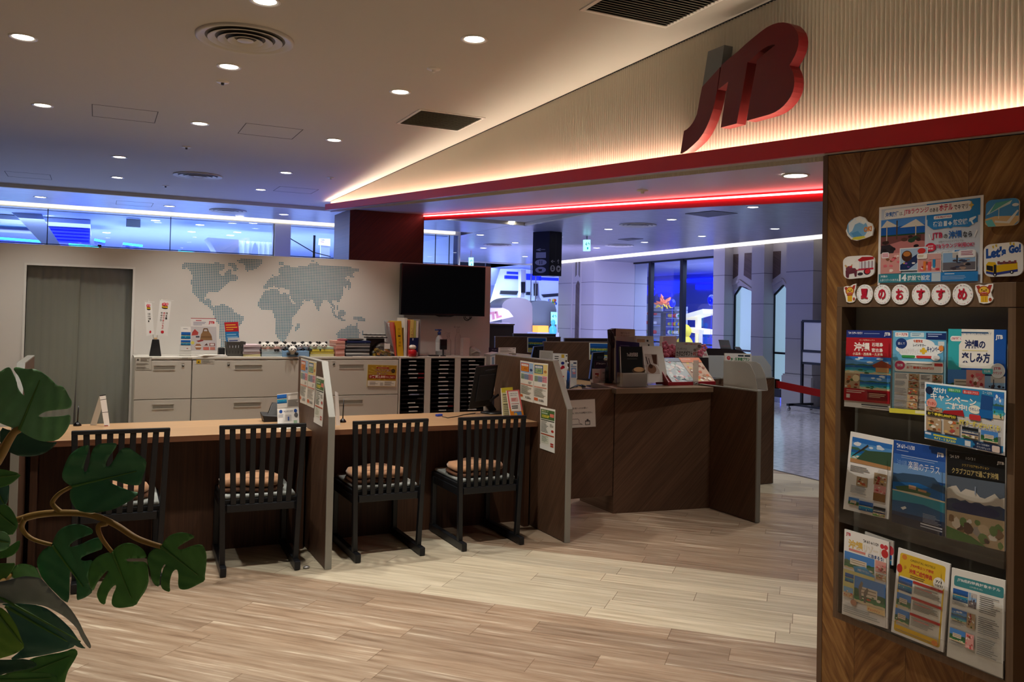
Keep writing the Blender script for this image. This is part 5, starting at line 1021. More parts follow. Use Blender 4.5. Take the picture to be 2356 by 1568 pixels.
b = MB(); a, b2 = oy(229, 909, p.y), oy(243, 907, p.y); b.hexa([(oy(207, 982, p.y+0.02).x, p.y+0.05, CZ), (oy(222, 982, p.y+0.02).x, p.y+0.05, CZ), (oy(222, 982, p.y+0.02).x, p.y+0.052, CZ), (oy(207, 982, p.y+0.02).x, p.y+0.052, CZ)], [(a.x, p.y+0.001, a.z), (b2.x, p.y+0.001, b2.z), (b2.x, p.y+0.003, b2.z), (a.x, p.y+0.003, a.z)]); b.build('back_side', M_FROST, t)
b = MB(); b.smooth = True; q = oy(773, 960, 5.3); p = oz(776, 985, CZ)
tag(card_oy(5.55, (770.5, 899), (778, 903), (783, 978), (773, 978), thick=0.002, paper='e2ded8').rect(0.1, 0.0, 0.5, 0.12, 'f4f2ee').build('memo_sheet'), 'tall white memo sheet standing behind the middle partition edge', 'memo sheet')
# monitor on its stand, seen from behind and aside
t = thing('monitor', 'black computer monitor seen edge on from behind, near the gate end of the counter', 'monitor', (2.68, 5.86, CZ))
Ym = 5.88
pa, pb, pc, pd_ = oy(1095, 843, Ym), oy(1146, 838, Ym), oy(1131, 932, Ym), oy(1078, 940, Ym)
b = MB(); dd = Vector((0.02, 0.045, 0)); b.hexa([pd_, pc, pc+dd, pd_+dd], [pa, pb, pb+dd, pa+dd]); b.build('display_case', M_BLACK, t, bev=0.006)
b = MB(); e = Vector((0, -0.012, 0)); f_ = lambda u, v: pa.lerp(pb, u).lerp(pd_.lerp(pc, u), v)
b.hexa([f_(0.22, 0.85), f_(0.92, 0.85), f_(0.92, 0.85)+e, f_(0.22, 0.85)+e], [f_(0.22, 0.22), f_(0.92, 0.22), f_(0.92, 0.22)+e, f_(0.22, 0.22)+e]); b.build('back_shell', mat('monitor_shell', '141416', 0.5), t, bev=0.004)
b = MB(); b.hexa([f_(0.45, 0.14), f_(0.85, 0.12), f_(0.85, 0.12)+e, f_(0.45, 0.14)+e], [f_(0.45, 0.10), f_(0.85, 0.08), f_(0.85, 0.08)+e, f_(0.45, 0.10)+e]); b.build('handle', mat('monitor_handle', '2a2a2e', 0.25), t)
q = oz(1118, 945, CZ); b = MB(); b.smooth = True; b.lathe((q.x, 5.93, CZ), [(0.10, 0.0), (0.10, 0.008), (0.05, 0.016), (0.022, 0.02)], 26, (True, True)); b.build('stand_foot', M_BLACK, t)
b = MB(); b.bar((q.x, 5.93, CZ+0.012), pc.lerp(pd_, 0.4)+Vector((0, 0.05, 0.10)), 0.05, 0.02, up=(0, 1, 0)); b.build('stand_arm', M_BLACK, t)
b = MB(); b.bar(oy(1128, 922, 5.80), oy(1147, 907, 5.84), 0.016, 0.006, up=(0, 1, 0)); tag(b.build('stylus', mat('stylus_dark', '222226', 0.25)), 'dark stylus leaning beside the monitor', 'stylus')
tag(MB().obox((oz(1138, 945, CZ).x, 5.78, CZ+0.02), (1, 0.2, 0), (-0.2, 1, 0), (0, 0, 1), 0.05, 0.03, 0.02).build('desk_box', M_BLACK, bev=0.004), 'low black box at the foot of the monitor', 'box')
b = MB(); b.smooth = True; p = [oz(*q_, CZ) for q_ in ((1018, 959), (1030, 962), (1042, 960), (1055, 958), (1065, 955), (1080, 953), (1093, 951))]; b.tube([(v.x, v.y, CZ+0.004) for v in p], 0.003, 6); tag(b.build('usb_cable', M_BLACK), 'black cable with a plug lying across the counter before the monitor', 'cable')
p = oz(1010, 957, CZ); tag(MB().obox((p.x, p.y, CZ+0.008), (1, 0.3, 0), (-0.3, 1, 0), (0, 0, 1), 0.024, 0.014, 0.008).build('blue_plug', mat('blue_plastic', '2848b8', 0.35), bev=0.003), 'bright blue plug lying on the counter', 'plug')
def d2(c): c.rect(0, 0, 1, 0.16, 'd8c83c'); c.rect(0.02, 0.16, 0.98, 1, 'd9d4a4'); c.rect(0.1, 0.22, 0.85, 0.25, '4a4a3c'); c.lines(0.12, 0.30, 0.8, 0.5, 3, '77776a'); c.rect(0.1, 0.54, 0.8, 0.57, '3a3a30'); c.lines(0.12, 0.6, 0.85, 0.95, 6, '77776a')
tent('leaflet_stand', [(1158.5, 893), (1185, 891), (1186, 948), (1157, 949)], 5.62, 'yellow topped leaflet stand beside the monitor', 'leaflet stand', d2, thick=0.012)
def d3(c):
    c.rect(0, 0, 1, 1, 'd86a6a'); c.poly([(0, 0.62), (0.15, 0.62), (0.2, 1), (0, 1)], 'e08a28'); c.rect(0.82, 0.70, 1, 1, 'e08a28'); c.rect(0.1, 0.7, 0.9, 1, 'e08a28'); c.rect(0.12, 0.04, 0.88, 0.72, 'ece8e4'); c.text('ご旅行の保険は', 0.2, 0.10, 0.8, 0.135, '3c3c3c', 0.02); c.text('お済みですか', 0.2, 0.165, 0.72, 0.20, '3c3c3c', 0.02); c.rr(0.22, 0.26, 0.78, 0.40, 'e8b8b4', 0.2); c.lines(0.28, 0.29, 0.72, 0.38, 2, 'b84a44'); c.rect(0.2, 0.46, 0.8, 0.475, 'a83a34'); c.lines(0.2, 0.53, 0.82, 0.66, 2, '5a5a58', 0.6); c.rect(0.3, 0.74, 0.86, 0.95, '5a86c0'); c.ell(0.42, 0.84, 0.11, 0.07, 'd8b048')
tent('leaflet_stand', [(1171, 899), (1200, 897), (1207, 948), (1176, 950)], 5.52, 'orange and pink leaflet stand in front of the yellow topped one', 'leaflet stand', d3, thick=0.014)
# ------------------------------------------------------------------ brochure rack on the teak wall
RX = 2.665                                   # front plane of the rack frame
def RP(x, y, X=RX): return ox(x, y, X)
yl, yr = RP(1926, 658).y, RP(2338, 652).y; ztp, zlo = RP(2100, 655).z, RP(1917, 1418).z
fw = 0.026; zin = RP(2100, 706).z
t = thing('brochure_rack', 'brown wall rack of travel brochures on the teak wall', 'brochure rack', (2.70, (yl+yr)/2, zlo))
M_RK = wood_material('rack_veneer', '57422f', '6e5640', 90, 0.5, 'yz', seam=0.0); M_RKIN = mat('rack_inside_dark', '3a2c20', 0.6); M_RKBACK = mat('rack_back_grey', '86857c', 0.5)
MB().box(RX, yr, zin, PX, yl, ztp).build('header_board', M_RK, t, bev=0.0015)
MB().box(RX, yl-fw, zlo, PX, yl, zin).build('side_board', M_RK, t); MB().box(RX, yr, zlo, PX, yr+fw, zin-0.003).build('side_board', M_RK, t)
MB().box(RX, yr+fw, zlo, PX, yl-fw, zlo+fw).build('bottom_board', M_RK, t)
MB().box(PX-0.006, yr+fw, zlo+fw, PX-0.001, yl-fw, zin).build('back_panel', M_RKBACK, t)
def tier(z0, h):
    """clear pockets of one tier: floor, dividers, fronts"""
    b = MB(); ya, yb = yr+fw+0.002, yl-fw-0.002; b.box(RX-0.006, ya, z0-0.004, PX-0.01, yb, z0)
    b.box(RX-0.010, ya, z0-0.004, RX-0.006, yb, z0+0.045); w = (yb-ya)/3
    for k in range(4): y = ya+w*k; b.box(RX-0.006, y-0.0015, z0, PX-0.012, y+0.0015, z0+h)
    for k in range(3):
        y0, y1 = ya+w*k+0.004, ya+w*(k+1)-0.004
        b.prism([(y0, z0+0.045), (y1, z0+0.045), (y1, z0+h*0.86)]+[((y0+y1)/2+(y1-y0)*0.36*math.cos(math.pi*i/10), z0+h*0.86-0.028*math.sin(math.pi*i/10)) for i in range(11)]+[(y0, z0+h*0.86)], fnx, RX-0.010, RX-0.0085)
    b.build('acrylic_pocket', M_ACRYL, t)
tiers = (RP(1942, 940).z, RP(1938, 1196).z, zlo+fw+0.012)
for z in tiers: tier(z-0.003, 0.27)
BXp = RX-0.003
def bro(px4, label, cat='brochure', X=BXp, group='brochures in the wall rack', thick=0.006, paper='f2f0ec'):
    c = card_ox(X, *px4, thick=thick, paper=paper); return c, label, cat, group
def fin(c, label, cat, group, name='travel_brochure'): return c.build(name, None, None, label, cat, group)
def jtb(c, x0, y0, x1, y1, col='f4f4f4'): c.text('JTB', x0, y0, x1, y1, col, 0.05)
def sidefix(c): pass
# tier 1
c, *a = bro([(1948, 759), (2052, 760), (2049, 945), (1942, 934)], 'red Okinawa travel brochure in the top row of the rack')
c.rect(0, 0, 1, 0.095, '24357c'); c.text("'24 5/9-10/31", 0.04, 0.02, 0.36, 0.05, 'e8e8f0', 0.02); c.rect(0.4, 0.035, 0.74, 0.045, '8090c0'); jtb(c, 0.84, 0.025, 0.97, 0.075)
c.rect(0, 0.095, 1, 0.34, 'b3222c'); c.text('エースJTBセレクト', 0.30, 0.115, 0.64, 0.14, 'f0d8b8'); c.text('沖縄', 0.18, 0.155, 0.54, 0.27, 'f6f2ea', 0.035); c.text('石垣島', 0.58, 0.155, 0.82, 0.205, 'f6f2ea', 0.03); c.text('宮古島', 0.58, 0.225, 0.82, 0.275, 'f6f2ea', 0.03); c.text('小浜島・西表島・久米島', 0.16, 0.285, 0.82, 0.325, 'f6e8d0', 0.02)
c.photo(0, 0.34, 1, 0.56, 'beach', 11); c.poly([(0.60, 0.44), (0.8, 0.38), (1, 0.43), (1, 0.47), (0.64, 0.47)], '9a4a34'); c.rect(0.68, 0.47, 0.96, 0.53, 'c89a6a'); c.photo(0, 0.56, 0.34, 0.755, 'food', 4); c.ell(0.26, 0.62, 0.08, 0.045, 'e6d6a8'); c.photo(0.35, 0.56, 1, 0.755, 'beach', 12)
c.rect(0, 0.755, 1, 0.915, 'a81e28'); c.rect(0.52, 0.78, 0.96, 0.885, '7c1820'); c.lines(0.06, 0.775, 0.48, 0.82, 2, 'e8c8b8'); c.rect(0.06, 0.83, 0.14, 0.88, 'd8d0c8'); c.lines(0.56, 0.8, 0.92, 0.86, 3, 'd8b898'); c.rect(0.4, 0.945, 0.96, 0.958, '2a2a34'); c.rect(0.6, 0.97, 0.96, 0.978, '8a8a90')
fin(c, *a)
c, *a = bro([(2055, 760), (2177, 762), (2175, 958), (2052, 948)], 'pale blue campaign brochure in the middle of the top row', paper='8cc4dc')
c.rect(0, 0, 1, 0.36, '6cb6dc'); c.rr(0.04, 0.02, 0.30, 0.075, 'f4f4f0', 0.2); c.text('エースJTB', 0.06, 0.03, 0.28, 0.065, 'c02840', 0.03); c.rr(0.34, 0.02, 0.60, 0.075, 'cfe6ee', 0.2); c.lines(0.37, 0.03, 0.58, 0.07, 2, '7aa0b8'); c.rect(0.64, 0.02, 1, 0.10, '1c3470'); c.lines(0.67, 0.03, 0.97, 0.08, 2, 'a8b8dc'); c.rect(0.86, 0.12, 0.97, 0.17, 'd8e0e0')
for k, (x, y, rx, ry) in enumerate(((0.5, 0.16, 0.3, 0.07), (0.3, 0.22, 0.24, 0.06), (0.72, 0.22, 0.24, 0.06), (0.5, 0.27, 0.36, 0.06))): c.ell(x, y, rx, ry, 'f4f8f8')
c.ell(0.17, 0.155, 0.11, 0.065, '24407c'); c.text('選んで', 0.10, 0.14, 0.24, 0.17, 'f0f0f4'); c.text('今夏限定', 0.40, 0.105, 0.58, 0.14, 'd85a3a', 0.03); c.text('レイトサマー', 0.40, 0.155, 0.64, 0.19, '2a3a54', 0.02); c.text('グルメ&アクティビティ', 0.12, 0.21, 0.60, 0.28, 'f2f2ee', 0.03, 0.0, '2a5a94'); c.text('+', 0.53, 0.20, 0.66, 0.275, 'e8c038', 0.1); c.text('キャンペーン', 0.66, 0.18, 0.94, 0.25, '24407c', 0.03, 0.0, 'f4f4f0'); c.ell(0.92, 0.20, 0.05, 0.035, 'e89048', 8)
c.rr(0.18, 0.295, 0.44, 0.325, '3c9a54', 0.5); c.rr(0.46, 0.295, 0.76, 0.325, 'd23c3c', 0.5); c.ell(0.82, 0.315, 0.08, 0.035, 'f4f4f4')
c.rr(0.05, 0.365, 0.96, 0.495, 'f2eee4', 0.2); c.ell(0.15, 0.42, 0.10, 0.055, 'd84870'); c.text('沖縄', 0.09, 0.40, 0.21, 0.44, 'f8f0f0', 0.04); c.text('お食事券5,000円分', 0.28, 0.425, 0.80, 0.46, 'd8503c', 0.03); c.rect(0.80, 0.38, 0.95, 0.415, 'c83c3c'); c.rect(0.28, 0.39, 0.76, 0.40, '77726a')
c.rect(0.05, 0.51, 0.96, 0.945, 'eeeae2')
for r in range(5):
    y = 0.515+0.085*r; c.lines(0.07, y+0.01, 0.30, y+0.07, 4, '8a8a90'); c.photo(0.33, y, 0.53, y+0.078, 'food', 20+r); c.lines(0.56, y+0.01, 0.74, y+0.07, 4, '9a9a9a'); c.photo(0.77, y, 0.95, y+0.078, 'food', 30+r)
c.rect(0, 0.945, 1, 1, 'd8d048'); c.rect(0.5, 0.95, 0.8, 0.985, 'e8e4b8')
fin(c, *a)
c, *a = bro([(2182, 756), (2315, 758), (2313, 965), (2179, 958)], 'brochure on how to enjoy Okinawa at the near end of the top row', paper='1f56a8')
c.rect(0, 0, 0.24, 0.5, '38b0b8'); c.rect(0.24, 0, 0.8, 0.44, 'f0ece2'); c.poly([(0.2, 0.18), (0.24, 0.14), (0.24, 0.44), (0.20, 0.43)], 'f0ece2'); c.lines(0.24, 0.03, 0.78, 0.07, 1, '4a6a8a'); c.text('これ一冊でもっと楽しむ沖縄ガイド', 0.22, 0.03, 0.76, 0.065, '3a5a8a'); c.rr(0.04, 0.08, 0.26, 0.14, 'f2eeea', 0.5); c.text('JTBで行く', 0.06, 0.093, 0.24, 0.127, 'c83c50', 0.03)
c.text('沖縄の', 0.30, 0.12, 0.66, 0.22, '27315e', 0.035); c.text('楽しみ方', 0.25, 0.26, 0.74, 0.38, '27315e', 0.035); c.rect(0.26, 0.235, 0.7, 0.245, 'e8dca0'); jtb(c, 0.83, 0.06, 0.95, 0.12)
c.photo(0, 0.46, 0.6, 0.77, 'hotel', 7); c.photo(0.34, 0.46, 0.66, 0.77, 'pink', 8); c.photo(0.66, 0.52, 1, 0.77, 'room', 9); c.ell(0.88, 0.46, 0.12, 0.085, 'e8e8e8'); c.text('JTB', 0.81, 0.42, 0.93, 0.455, 'c04a68', 0.03); c.text('ラウンジ', 0.80, 0.47, 0.95, 0.50, 'c04a68', 0.03); c.rr(0.62, 0.44, 0.80, 0.5, '4ac0cc', 0.2); c.text('特典', 0.65, 0.455, 0.76, 0.485, 'f4f4f4')
c.rect(0, 0.78, 1, 0.80, '1c4a98'); c.rr(0.02, 0.80, 0.21, 0.87, '2f9aa8', 0.3); c.rr(0.02, 0.85, 0.22, 0.92, 'e6e0e4', 0.4); c.text('特別体験', 0.04, 0.865, 0.2, 0.905, 'd84a80', 0.03); c.photo(0.22, 0.80, 0.6, 1, 'night', 5); c.ell(0.5, 0.90, 0.06, 0.045, 'f0e4c0'); c.photo(0.6, 0.80, 1, 1, 'beach', 14)
fin(c, *a)
# the campaign flyer stuck across the pockets
c, *a = bro([(2128, 878), (2315, 898), (2312, 1048), (2127, 1008)], 'blue campaign flyer stuck aslant across the top row pockets', 'flyer', X=RX-0.022, group=None, thick=0.0008)
c.frame('eef2f4', 0.03); c.rect(0.02, 0.03, 0.98, 0.97, '2e86b8'); c.rect(0.02, 0.42, 0.98, 0.86, 'd0ccc6'); c.ell(0.5, 0.36, 0.5, 0.14, '5cb4d8')
c.text('今だけ!', 0.03, 0.07, 0.28, 0.17, 'f4f4f0', 0.04); c.ell(0.06, 0.14, 0.05, 0.07, '22304c'); c.rr(0.30, 0.06, 0.47, 0.12, '48a860', 0.3); c.text('移動をプラス', 0.32, 0.07, 0.46, 0.11, 'f4f4f0'); c.rr(0.49, 0.06, 0.69, 0.125, 'd04848', 0.3); c.text('思い出をプラス', 0.505, 0.075, 0.675, 0.115, 'f4f4f0'); c.text('エースJTB', 0.73, 0.05, 0.84, 0.10, 'f4f4f0')
c.text('キャンペーン', 0.08, 0.17, 0.66, 0.29, 'f8f8f4', 0.03, 0.02, '1d3c68'); c.text('実施中!', 0.27, 0.30, 0.55, 0.41, 'f8f8f4', 0.04, 0.0, '1d3c68'); c.ell(0.095, 0.36, 0.07, 0.085, 'e8a090'); c.text('でっかい', 0.04, 0.33, 0.15, 0.39, 'b83a30', 0.03); c.ell(0.64, 0.36, 0.075, 0.07, 'f2eedc'); c.text('うれしい', 0.58, 0.335, 0.70, 0.385, '3a5a8a', 0.03)
c.poly([(0.72, 0.10), (0.86, 0.12), (0.84, 0.5), (0.70, 0.46)], '24508c'); c.photo(0.86, 0.05, 0.98, 0.45, 'beach', 41); c.rect(0.70, 0.34, 0.86, 0.47, '1c66ac'); c.poly([(0.26, 0.45), (0.50, 0.40), (0.52, 0.5), (0.24, 0.5)], 'a8282c'); c.photo(0.0+0.03, 0.42, 0.24, 0.50, 'food', 40); c.rr(0.58, 0.44, 0.72, 0.53, 'c83a3c', 0.3)
c.rect(0.03, 0.50, 0.43, 0.57, '2c2a24'); c.text('お食事券5,000円分', 0.05, 0.51, 0.42, 0.565, 'f0dc48', 0.03); c.text('旅行クーポンがついてくる!', 0.46, 0.55, 0.95, 0.64, 'f0dc48', 0.03, 0.0, '2a2a24')
for k, kk in enumerate(('food', 'food', 'night', 'hotel')): c.photo(0.03+0.235*k, 0.60 if k < 2 else 0.66, 0.03+0.235*k+0.20, 0.83, kk, 50+k)
c.rect(0.02, 0.86, 0.64, 0.975, '2a72a8'); c.rect(0.14, 0.88, 0.44, 0.905, 'd8d040'); c.text("6/1-12/20", 0.15, 0.92, 0.43, 0.96, 'e0dc58', 0.03); c.rect(0.03, 0.87, 0.11, 0.905, 'd8dce4'); c.rect(0.545, 0.88, 0.615, 0.965, 'd8dcdc'); c.poly([(0.64, 0.86), (0.98, 0.86), (0.98, 0.975), (0.64, 0.975), (0.67, 0.92)], '1d2e50'); c.text('詳しくはお店の', 0.69, 0.875, 0.84, 0.905, 'f2f2f2'); c.text('チラシをチェック!', 0.69, 0.925, 0.85, 0.96, 'f2f2f2'); c.rr(0.87, 0.87, 0.96, 0.97, 'd8c4b8', 0.2)
fin(c, *a, name='campaign_flyer')
# tier 2
c, *a = bro([(1957, 992), (2056, 1012), (2044, 1194), (1940, 1170)], 'white leaflet with a beach photo in the second row of the rack', 'leaflet')
c.photo(0.06, 0.06, 0.98, 0.36, 'beach', 15); c.rect(0.06, 0.33, 0.98, 0.38, 'b88a5c'); c.poly([(0.2, 0.33), (0.4, 0.2), (0.98, 0.16), (0.98, 0.34)], '3c5a44'); c.poly([(0.10, 0.31), (0.09, 0.30), (0.44, 0.12), (0.46, 0.14)], '3a3430')
c.lines(0.08, 0.42, 0.56, 0.50, 4, '8a8a88'); c.photo(0.25, 0.545, 0.50, 0.66, 'food', 61); c.photo(0.64, 0.45, 0.92, 0.60, 'food', 62); c.photo(0.66, 0.60, 0.92, 0.72, 'pink', 63); c.rect(0.66, 0.70, 0.92, 0.80, '8a6030'); c.lines(0.14, 0.67, 0.58, 0.77, 6, '9a9a98'); c.photo(0.12, 0.825, 0.36, 0.92, 'hotel', 64); c.photo(0.37, 0.84, 0.68, 0.96, 'sea', 65); c.photo(0.69, 0.87, 0.95, 0.985, 'night', 66)
fin(c, *a)
c, *a = bro([(2057, 1011), (2176, 1031), (2174, 1234), (2052, 1199)], 'deep blue paradise terrace brochure in the second row', X=BXp-0.001)
c.photo(0, 0, 1, 1, 'sea', 16); c.rect(0, 0, 1, 0.40, '2450a0'); c.rect(0, 0.16, 1, 0.40, '3a6cb8'); c.rect(0, 0.28, 1, 0.40, '6c98cc'); c.text("'24 6/1~11/30", 0.06, 0.035, 0.42, 0.085, 'f0f2f8', 0.02); c.rect(0.06, 0.11, 0.3, 0.116, 'b8c8e8'); jtb(c, 0.84, 0.06, 0.97, 0.12)
c.rect(0.16, 0.165, 0.86, 0.172, 'b8ccec'); c.rect(0.16, 0.19, 0.80, 0.196, 'a0b8e0'); c.text('沖縄', 0.07, 0.225, 0.28, 0.295, '7fa8e0', 0.0); c.text('楽園のテラス', 0.30, 0.22, 0.90, 0.315, 'eef2fa', 0.0)
c.poly([(0, 0.42), (0.2, 0.38), (0.55, 0.36), (0.8, 0.36), (0.9, 0.42), (1, 0.45), (1, 0.53), (0, 0.53)], '34506c'); c.poly([(0, 0.51), (0.5, 0.46), (1, 0.52), (1, 0.60), (0, 0.60)], '1d66a8'); c.poly([(0.05, 0.56), (0.4, 0.50), (0.75, 0.55), (0.7, 0.60), (0.1, 0.60)], '4c6a48'); c.rect(0.32, 0.505, 0.46, 0.55, 'c89a78'); c.rect(0.5, 0.53, 0.66, 0.555, 'c0906c'); c.poly([(0, 0.60), (0.5, 0.585), (1, 0.605), (1, 0.625), (0, 0.615)], 'd8ccb0'); c.poly([(0, 0.61), (1, 0.62), (1, 0.75), (0, 0.75)], '2f94a8'); c.poly([(0, 0.73), (0.6, 0.70), (1, 0.74), (1, 1), (0, 1)], '1a5a8c'); c.poly([(0, 0.86), (1, 0.84), (1, 1), (0, 1)], '12335c')
c.poly([(0.17, 0.80), (0.26, 0.77), (0.29, 0.79), (0.22, 0.82)], 'f2f4f4'); c.lines(0.60, 0.80, 0.96, 0.91, 7, 'b8c4d8', 0.25); c.rect(0.0, 0.90, 1, 1, '14213a'); c.rect(0.56, 0.915, 0.96, 0.93, 'dfe4ee'); c.rect(0.56, 0.945, 0.96, 0.96, 'b0b8c8')
fin(c, *a)
c, *a = bro([(2180, 1036), (2313, 1052), (2311, 1268), (2178, 1236)], 'black covered club floor brochure in the second row', X=BXp-0.001)
c.photo(0, 0, 1, 1, 'night', 17); c.rect(0, 0, 1, 0.26, '1c1e20'); c.text("'24 5/9", 0.05, 0.04, 0.22, 0.075, 'e0e0e0', 0.02); c.text("10/31", 0.34, 0.045, 0.5, 0.075, 'c8c8c8', 0.0); jtb(c, 0.87, 0.05, 0.99, 0.09, 'f4f4f4'); c.text('クラブフロアセレクション', 0.27, 0.125, 0.74, 0.155, 'c8a850'); c.text('クラブフロアで過ごす沖縄', 0.09, 0.18, 0.90, 0.25, 'b8a46a', 0.02); c.rect(0.5, 0.36, 0.52, 0.45, '8a96a8')
fin(c, *a)
# tier 3
c, *a = bro([(1943, 1216), (2045, 1246), (2042, 1446), (1937, 1411)], 'white Okinawa resort brochure in the bottom row, beneath the beach leaflet')
jtb(c, 0.04, 0.03, 0.15, 0.075, 'c02838'); c.text("'24 6/1→11/29", 0.44, 0.055, 0.78, 0.09, '2a2a2e', 0.03); c.ell(0.86, 0.075, 0.045, 0.028, 'd03c48'); c.ell(0.94, 0.075, 0.045, 0.028, 'd03c48'); c.text('沖縄', 0.10, 0.10, 0.44, 0.20, 'e0bc60', 0.04, 0.0, '3a2c20'); c.text('リゾート', 0.46, 0.11, 0.88, 0.20, 'f2ead8', 0.03, 0.0, '3a2c20'); c.ell(0.92, 0.15, 0.075, 0.05, 'c83434', 10); c.rect(0.12, 0.205, 0.50, 0.23, 'd88a80'); c.text('に泊まろう!', 0.56, 0.20, 0.90, 0.245, '3a5a98', 0.03)
c.photo(0.02, 0.25, 0.7, 0.44, 'hotel', 18); c.photo(0.72, 0.25, 0.96, 0.38, 'pink', 67); c.photo(0.74, 0.40, 0.96, 0.47, 'food', 68); c.poly([(0.24, 0.40), (0.5, 0.37), (0.72, 0.44), (0.7, 0.52), (0.3, 0.50)], '3c92c8'); c.text('沖縄でやりたい', 0.34, 0.41, 0.60, 0.44, 'f2f4f8'); c.rect(0.02, 0.46, 0.72, 0.74, 'd8d088'); c.photo(0.06, 0.50, 0.26, 0.60, 'sea', 69); c.photo(0.28, 0.50, 0.96, 0.80, 'hotel', 19); c.poly([(0.40, 0.76), (0.38, 0.62), (0.44, 0.54), (0.48, 0.56), (0.44, 0.66), (0.46, 0.76)], '7a7268'); c.poly([(0.50, 0.78), (0.50, 0.66), (0.57, 0.60), (0.60, 0.62), (0.55, 0.7), (0.55, 0.78)], '6e665e'); c.photo(0.04, 0.66, 0.26, 0.78, 'people', 70); c.ell(0.28, 0.82, 0.07, 0.035, 'b88a70'); c.rect(0.58, 0.80, 0.96, 0.86, 'e0c48c'); c.text('チェックイン', 0.60, 0.82, 0.86, 0.85, 'c85a3c', 0.03); c.lines(0.05, 0.88, 0.90, 0.97, 4, 'a8a8a0')
fin(c, *a)
c, *a = bro([(2067, 1259), (2186, 1297), (2170, 1500), (2050, 1452)], 'yellow bordered leaflet in the middle of the bottom row', 'leaflet', X=BXp-0.002)
c.rr(0.05, 0.045, 0.93, 0.97, 'e2bc30', 0.03); c.rect(0.08, 0.31, 0.90, 0.94, 'ece8dc'); c.ell(0.14, 0.085, 0.05, 0.03, 'e08838'); c.text('ORIENTAL HOTELS', 0.26, 0.085, 0.74, 0.11, '3a3428'); c.text('JTB大阪エリア限定', 0.27, 0.135, 0.72, 0.175, 'c83a34', 0.03); c.text('沖縄ご成約特典', 0.25, 0.195, 0.70, 0.255, 'c83a34', 0.03); c.lines(0.28, 0.27, 0.66, 0.31, 2, '5a5240'); c.ell(0.83, 0.26, 0.11, 0.072, 'f2efe6'); c.text('7/1', 0.76, 0.225, 0.88, 0.255, '3a3a38', 0.03); c.text('10/31', 0.76, 0.27, 0.90, 0.295, '3a3a38', 0.03); c.ell(0.06, 0.23, 0.055, 0.05, 'c03830'); c.text('夏', 0.14, 0.18, 0.2, 0.215, 'd8903c')
for r, kk in enumerate(('sea', 'hotel', 'hotel')):
    y = 0.325+0.185*r; c.photo(0.06, y, 0.34, y+0.155, kk, 80+r); c.rect(0.35, y-0.005, 0.92, y+0.025, 'b8342c'); c.lines(0.38, y+0.045, 0.90, y+0.14, 6, '8a867c'); c.rect(0.42, y+0.06, 0.72, y+0.068, 'c8504a')
c.rect(0.08, 0.885, 0.9, 0.93, 'e0b428'); c.ell(0.85, 0.93, 0.06, 0.03, 'e08838')
fin(c, *a)
c, *a = bro([(2190, 1305), (2313, 1335), (2307, 1560), (2178, 1508)], 'white hotel list leaflet with a teal heading in the bottom row', 'leaflet', X=BXp-0.002, paper='ecebe4')
c.rr(0.06, 0.075, 0.98, 0.19, '3c8c94', 0.2); c.text('JTB成約特典対象ホテル', 0.12, 0.095, 0.92, 0.135, 'f0f4f4', 0.02); c.text('(沖縄本島)', 0.36, 0.15, 0.60, 0.17, 'd0e4e4')
for r in range(3):
    y = 0.22+0.22*r; c.photo(0.05, y, 0.34, y+0.13, ('sea', 'beach', 'hotel')[r], 90+r); c.photo(0.35, y, 0.50, y+0.16, ('room', 'food', 'pink')[r], 93+r); c.lines(0.05, y+0.14, 0.32, y+0.18, 3, '9a9a94'); c.lines(0.56, y, 0.95, y+0.19, 9, '6a6a66', 0.35)
fin(c, *a)
# spare brochures seen behind the first one of the bottom row
c = card_ox(RX+0.006, (1990, 1222), (2056, 1245), (2054, 1300), (1988, 1285), thick=0.006); c.ell(0.9, 0.42, 0.12, 0.2, 'c8404a'); c.photo(0.6, 0.6, 0.96, 1, 'sea', 99); fin(c, 'spare brochure tucked behind the Okinawa resort one', 'brochure', 'brochures in the wall rack')

# big poster
c = card_ox(PX-0.003, (2023, 477), (2263, 448), (2260, 652), (2019, 656), thick=0.0015)
c.rect(0.025, 0.03, 0.975, 0.97, 'cfd8e4'); c.photo(0.025, 0.17, 0.475, 0.60, 'terrace', 2); c.rect(0.49, 0.03, 0.975, 0.22, '2f86cc'); c.rect(0.9, 0.03, 0.955, 0.30, '2f86cc')
c.rr(0.06, 0.045, 0.90, 0.165, 'f2f1ee', 0.3); c.text('沖縄旅行', 0.07, 0.075, 0.21, 0.14, '2a6ab8', 0.03); c.text('は、', 0.22, 0.09, 0.26, 0.135, '2a2a2e'); c.text('JTBラウンジ', 0.265, 0.065, 0.51, 0.14, 'c83058', 0.02); c.text('のある', 0.52, 0.085, 0.60, 0.135, '2a2a2e', 0.02); c.text('ホテル', 0.61, 0.055, 0.735, 0.135, 'c83058', 0.03); c.text('でキマリ', 0.745, 0.075, 0.87, 0.135, '2a2a2e', 0.02)
c.poly([(0.9, 0.05), (0.907, 0.085), (0.925, 0.10), (0.907, 0.115), (0.9, 0.15), (0.893, 0.115), (0.875, 0.10), (0.893, 0.085)], 'd8b858')
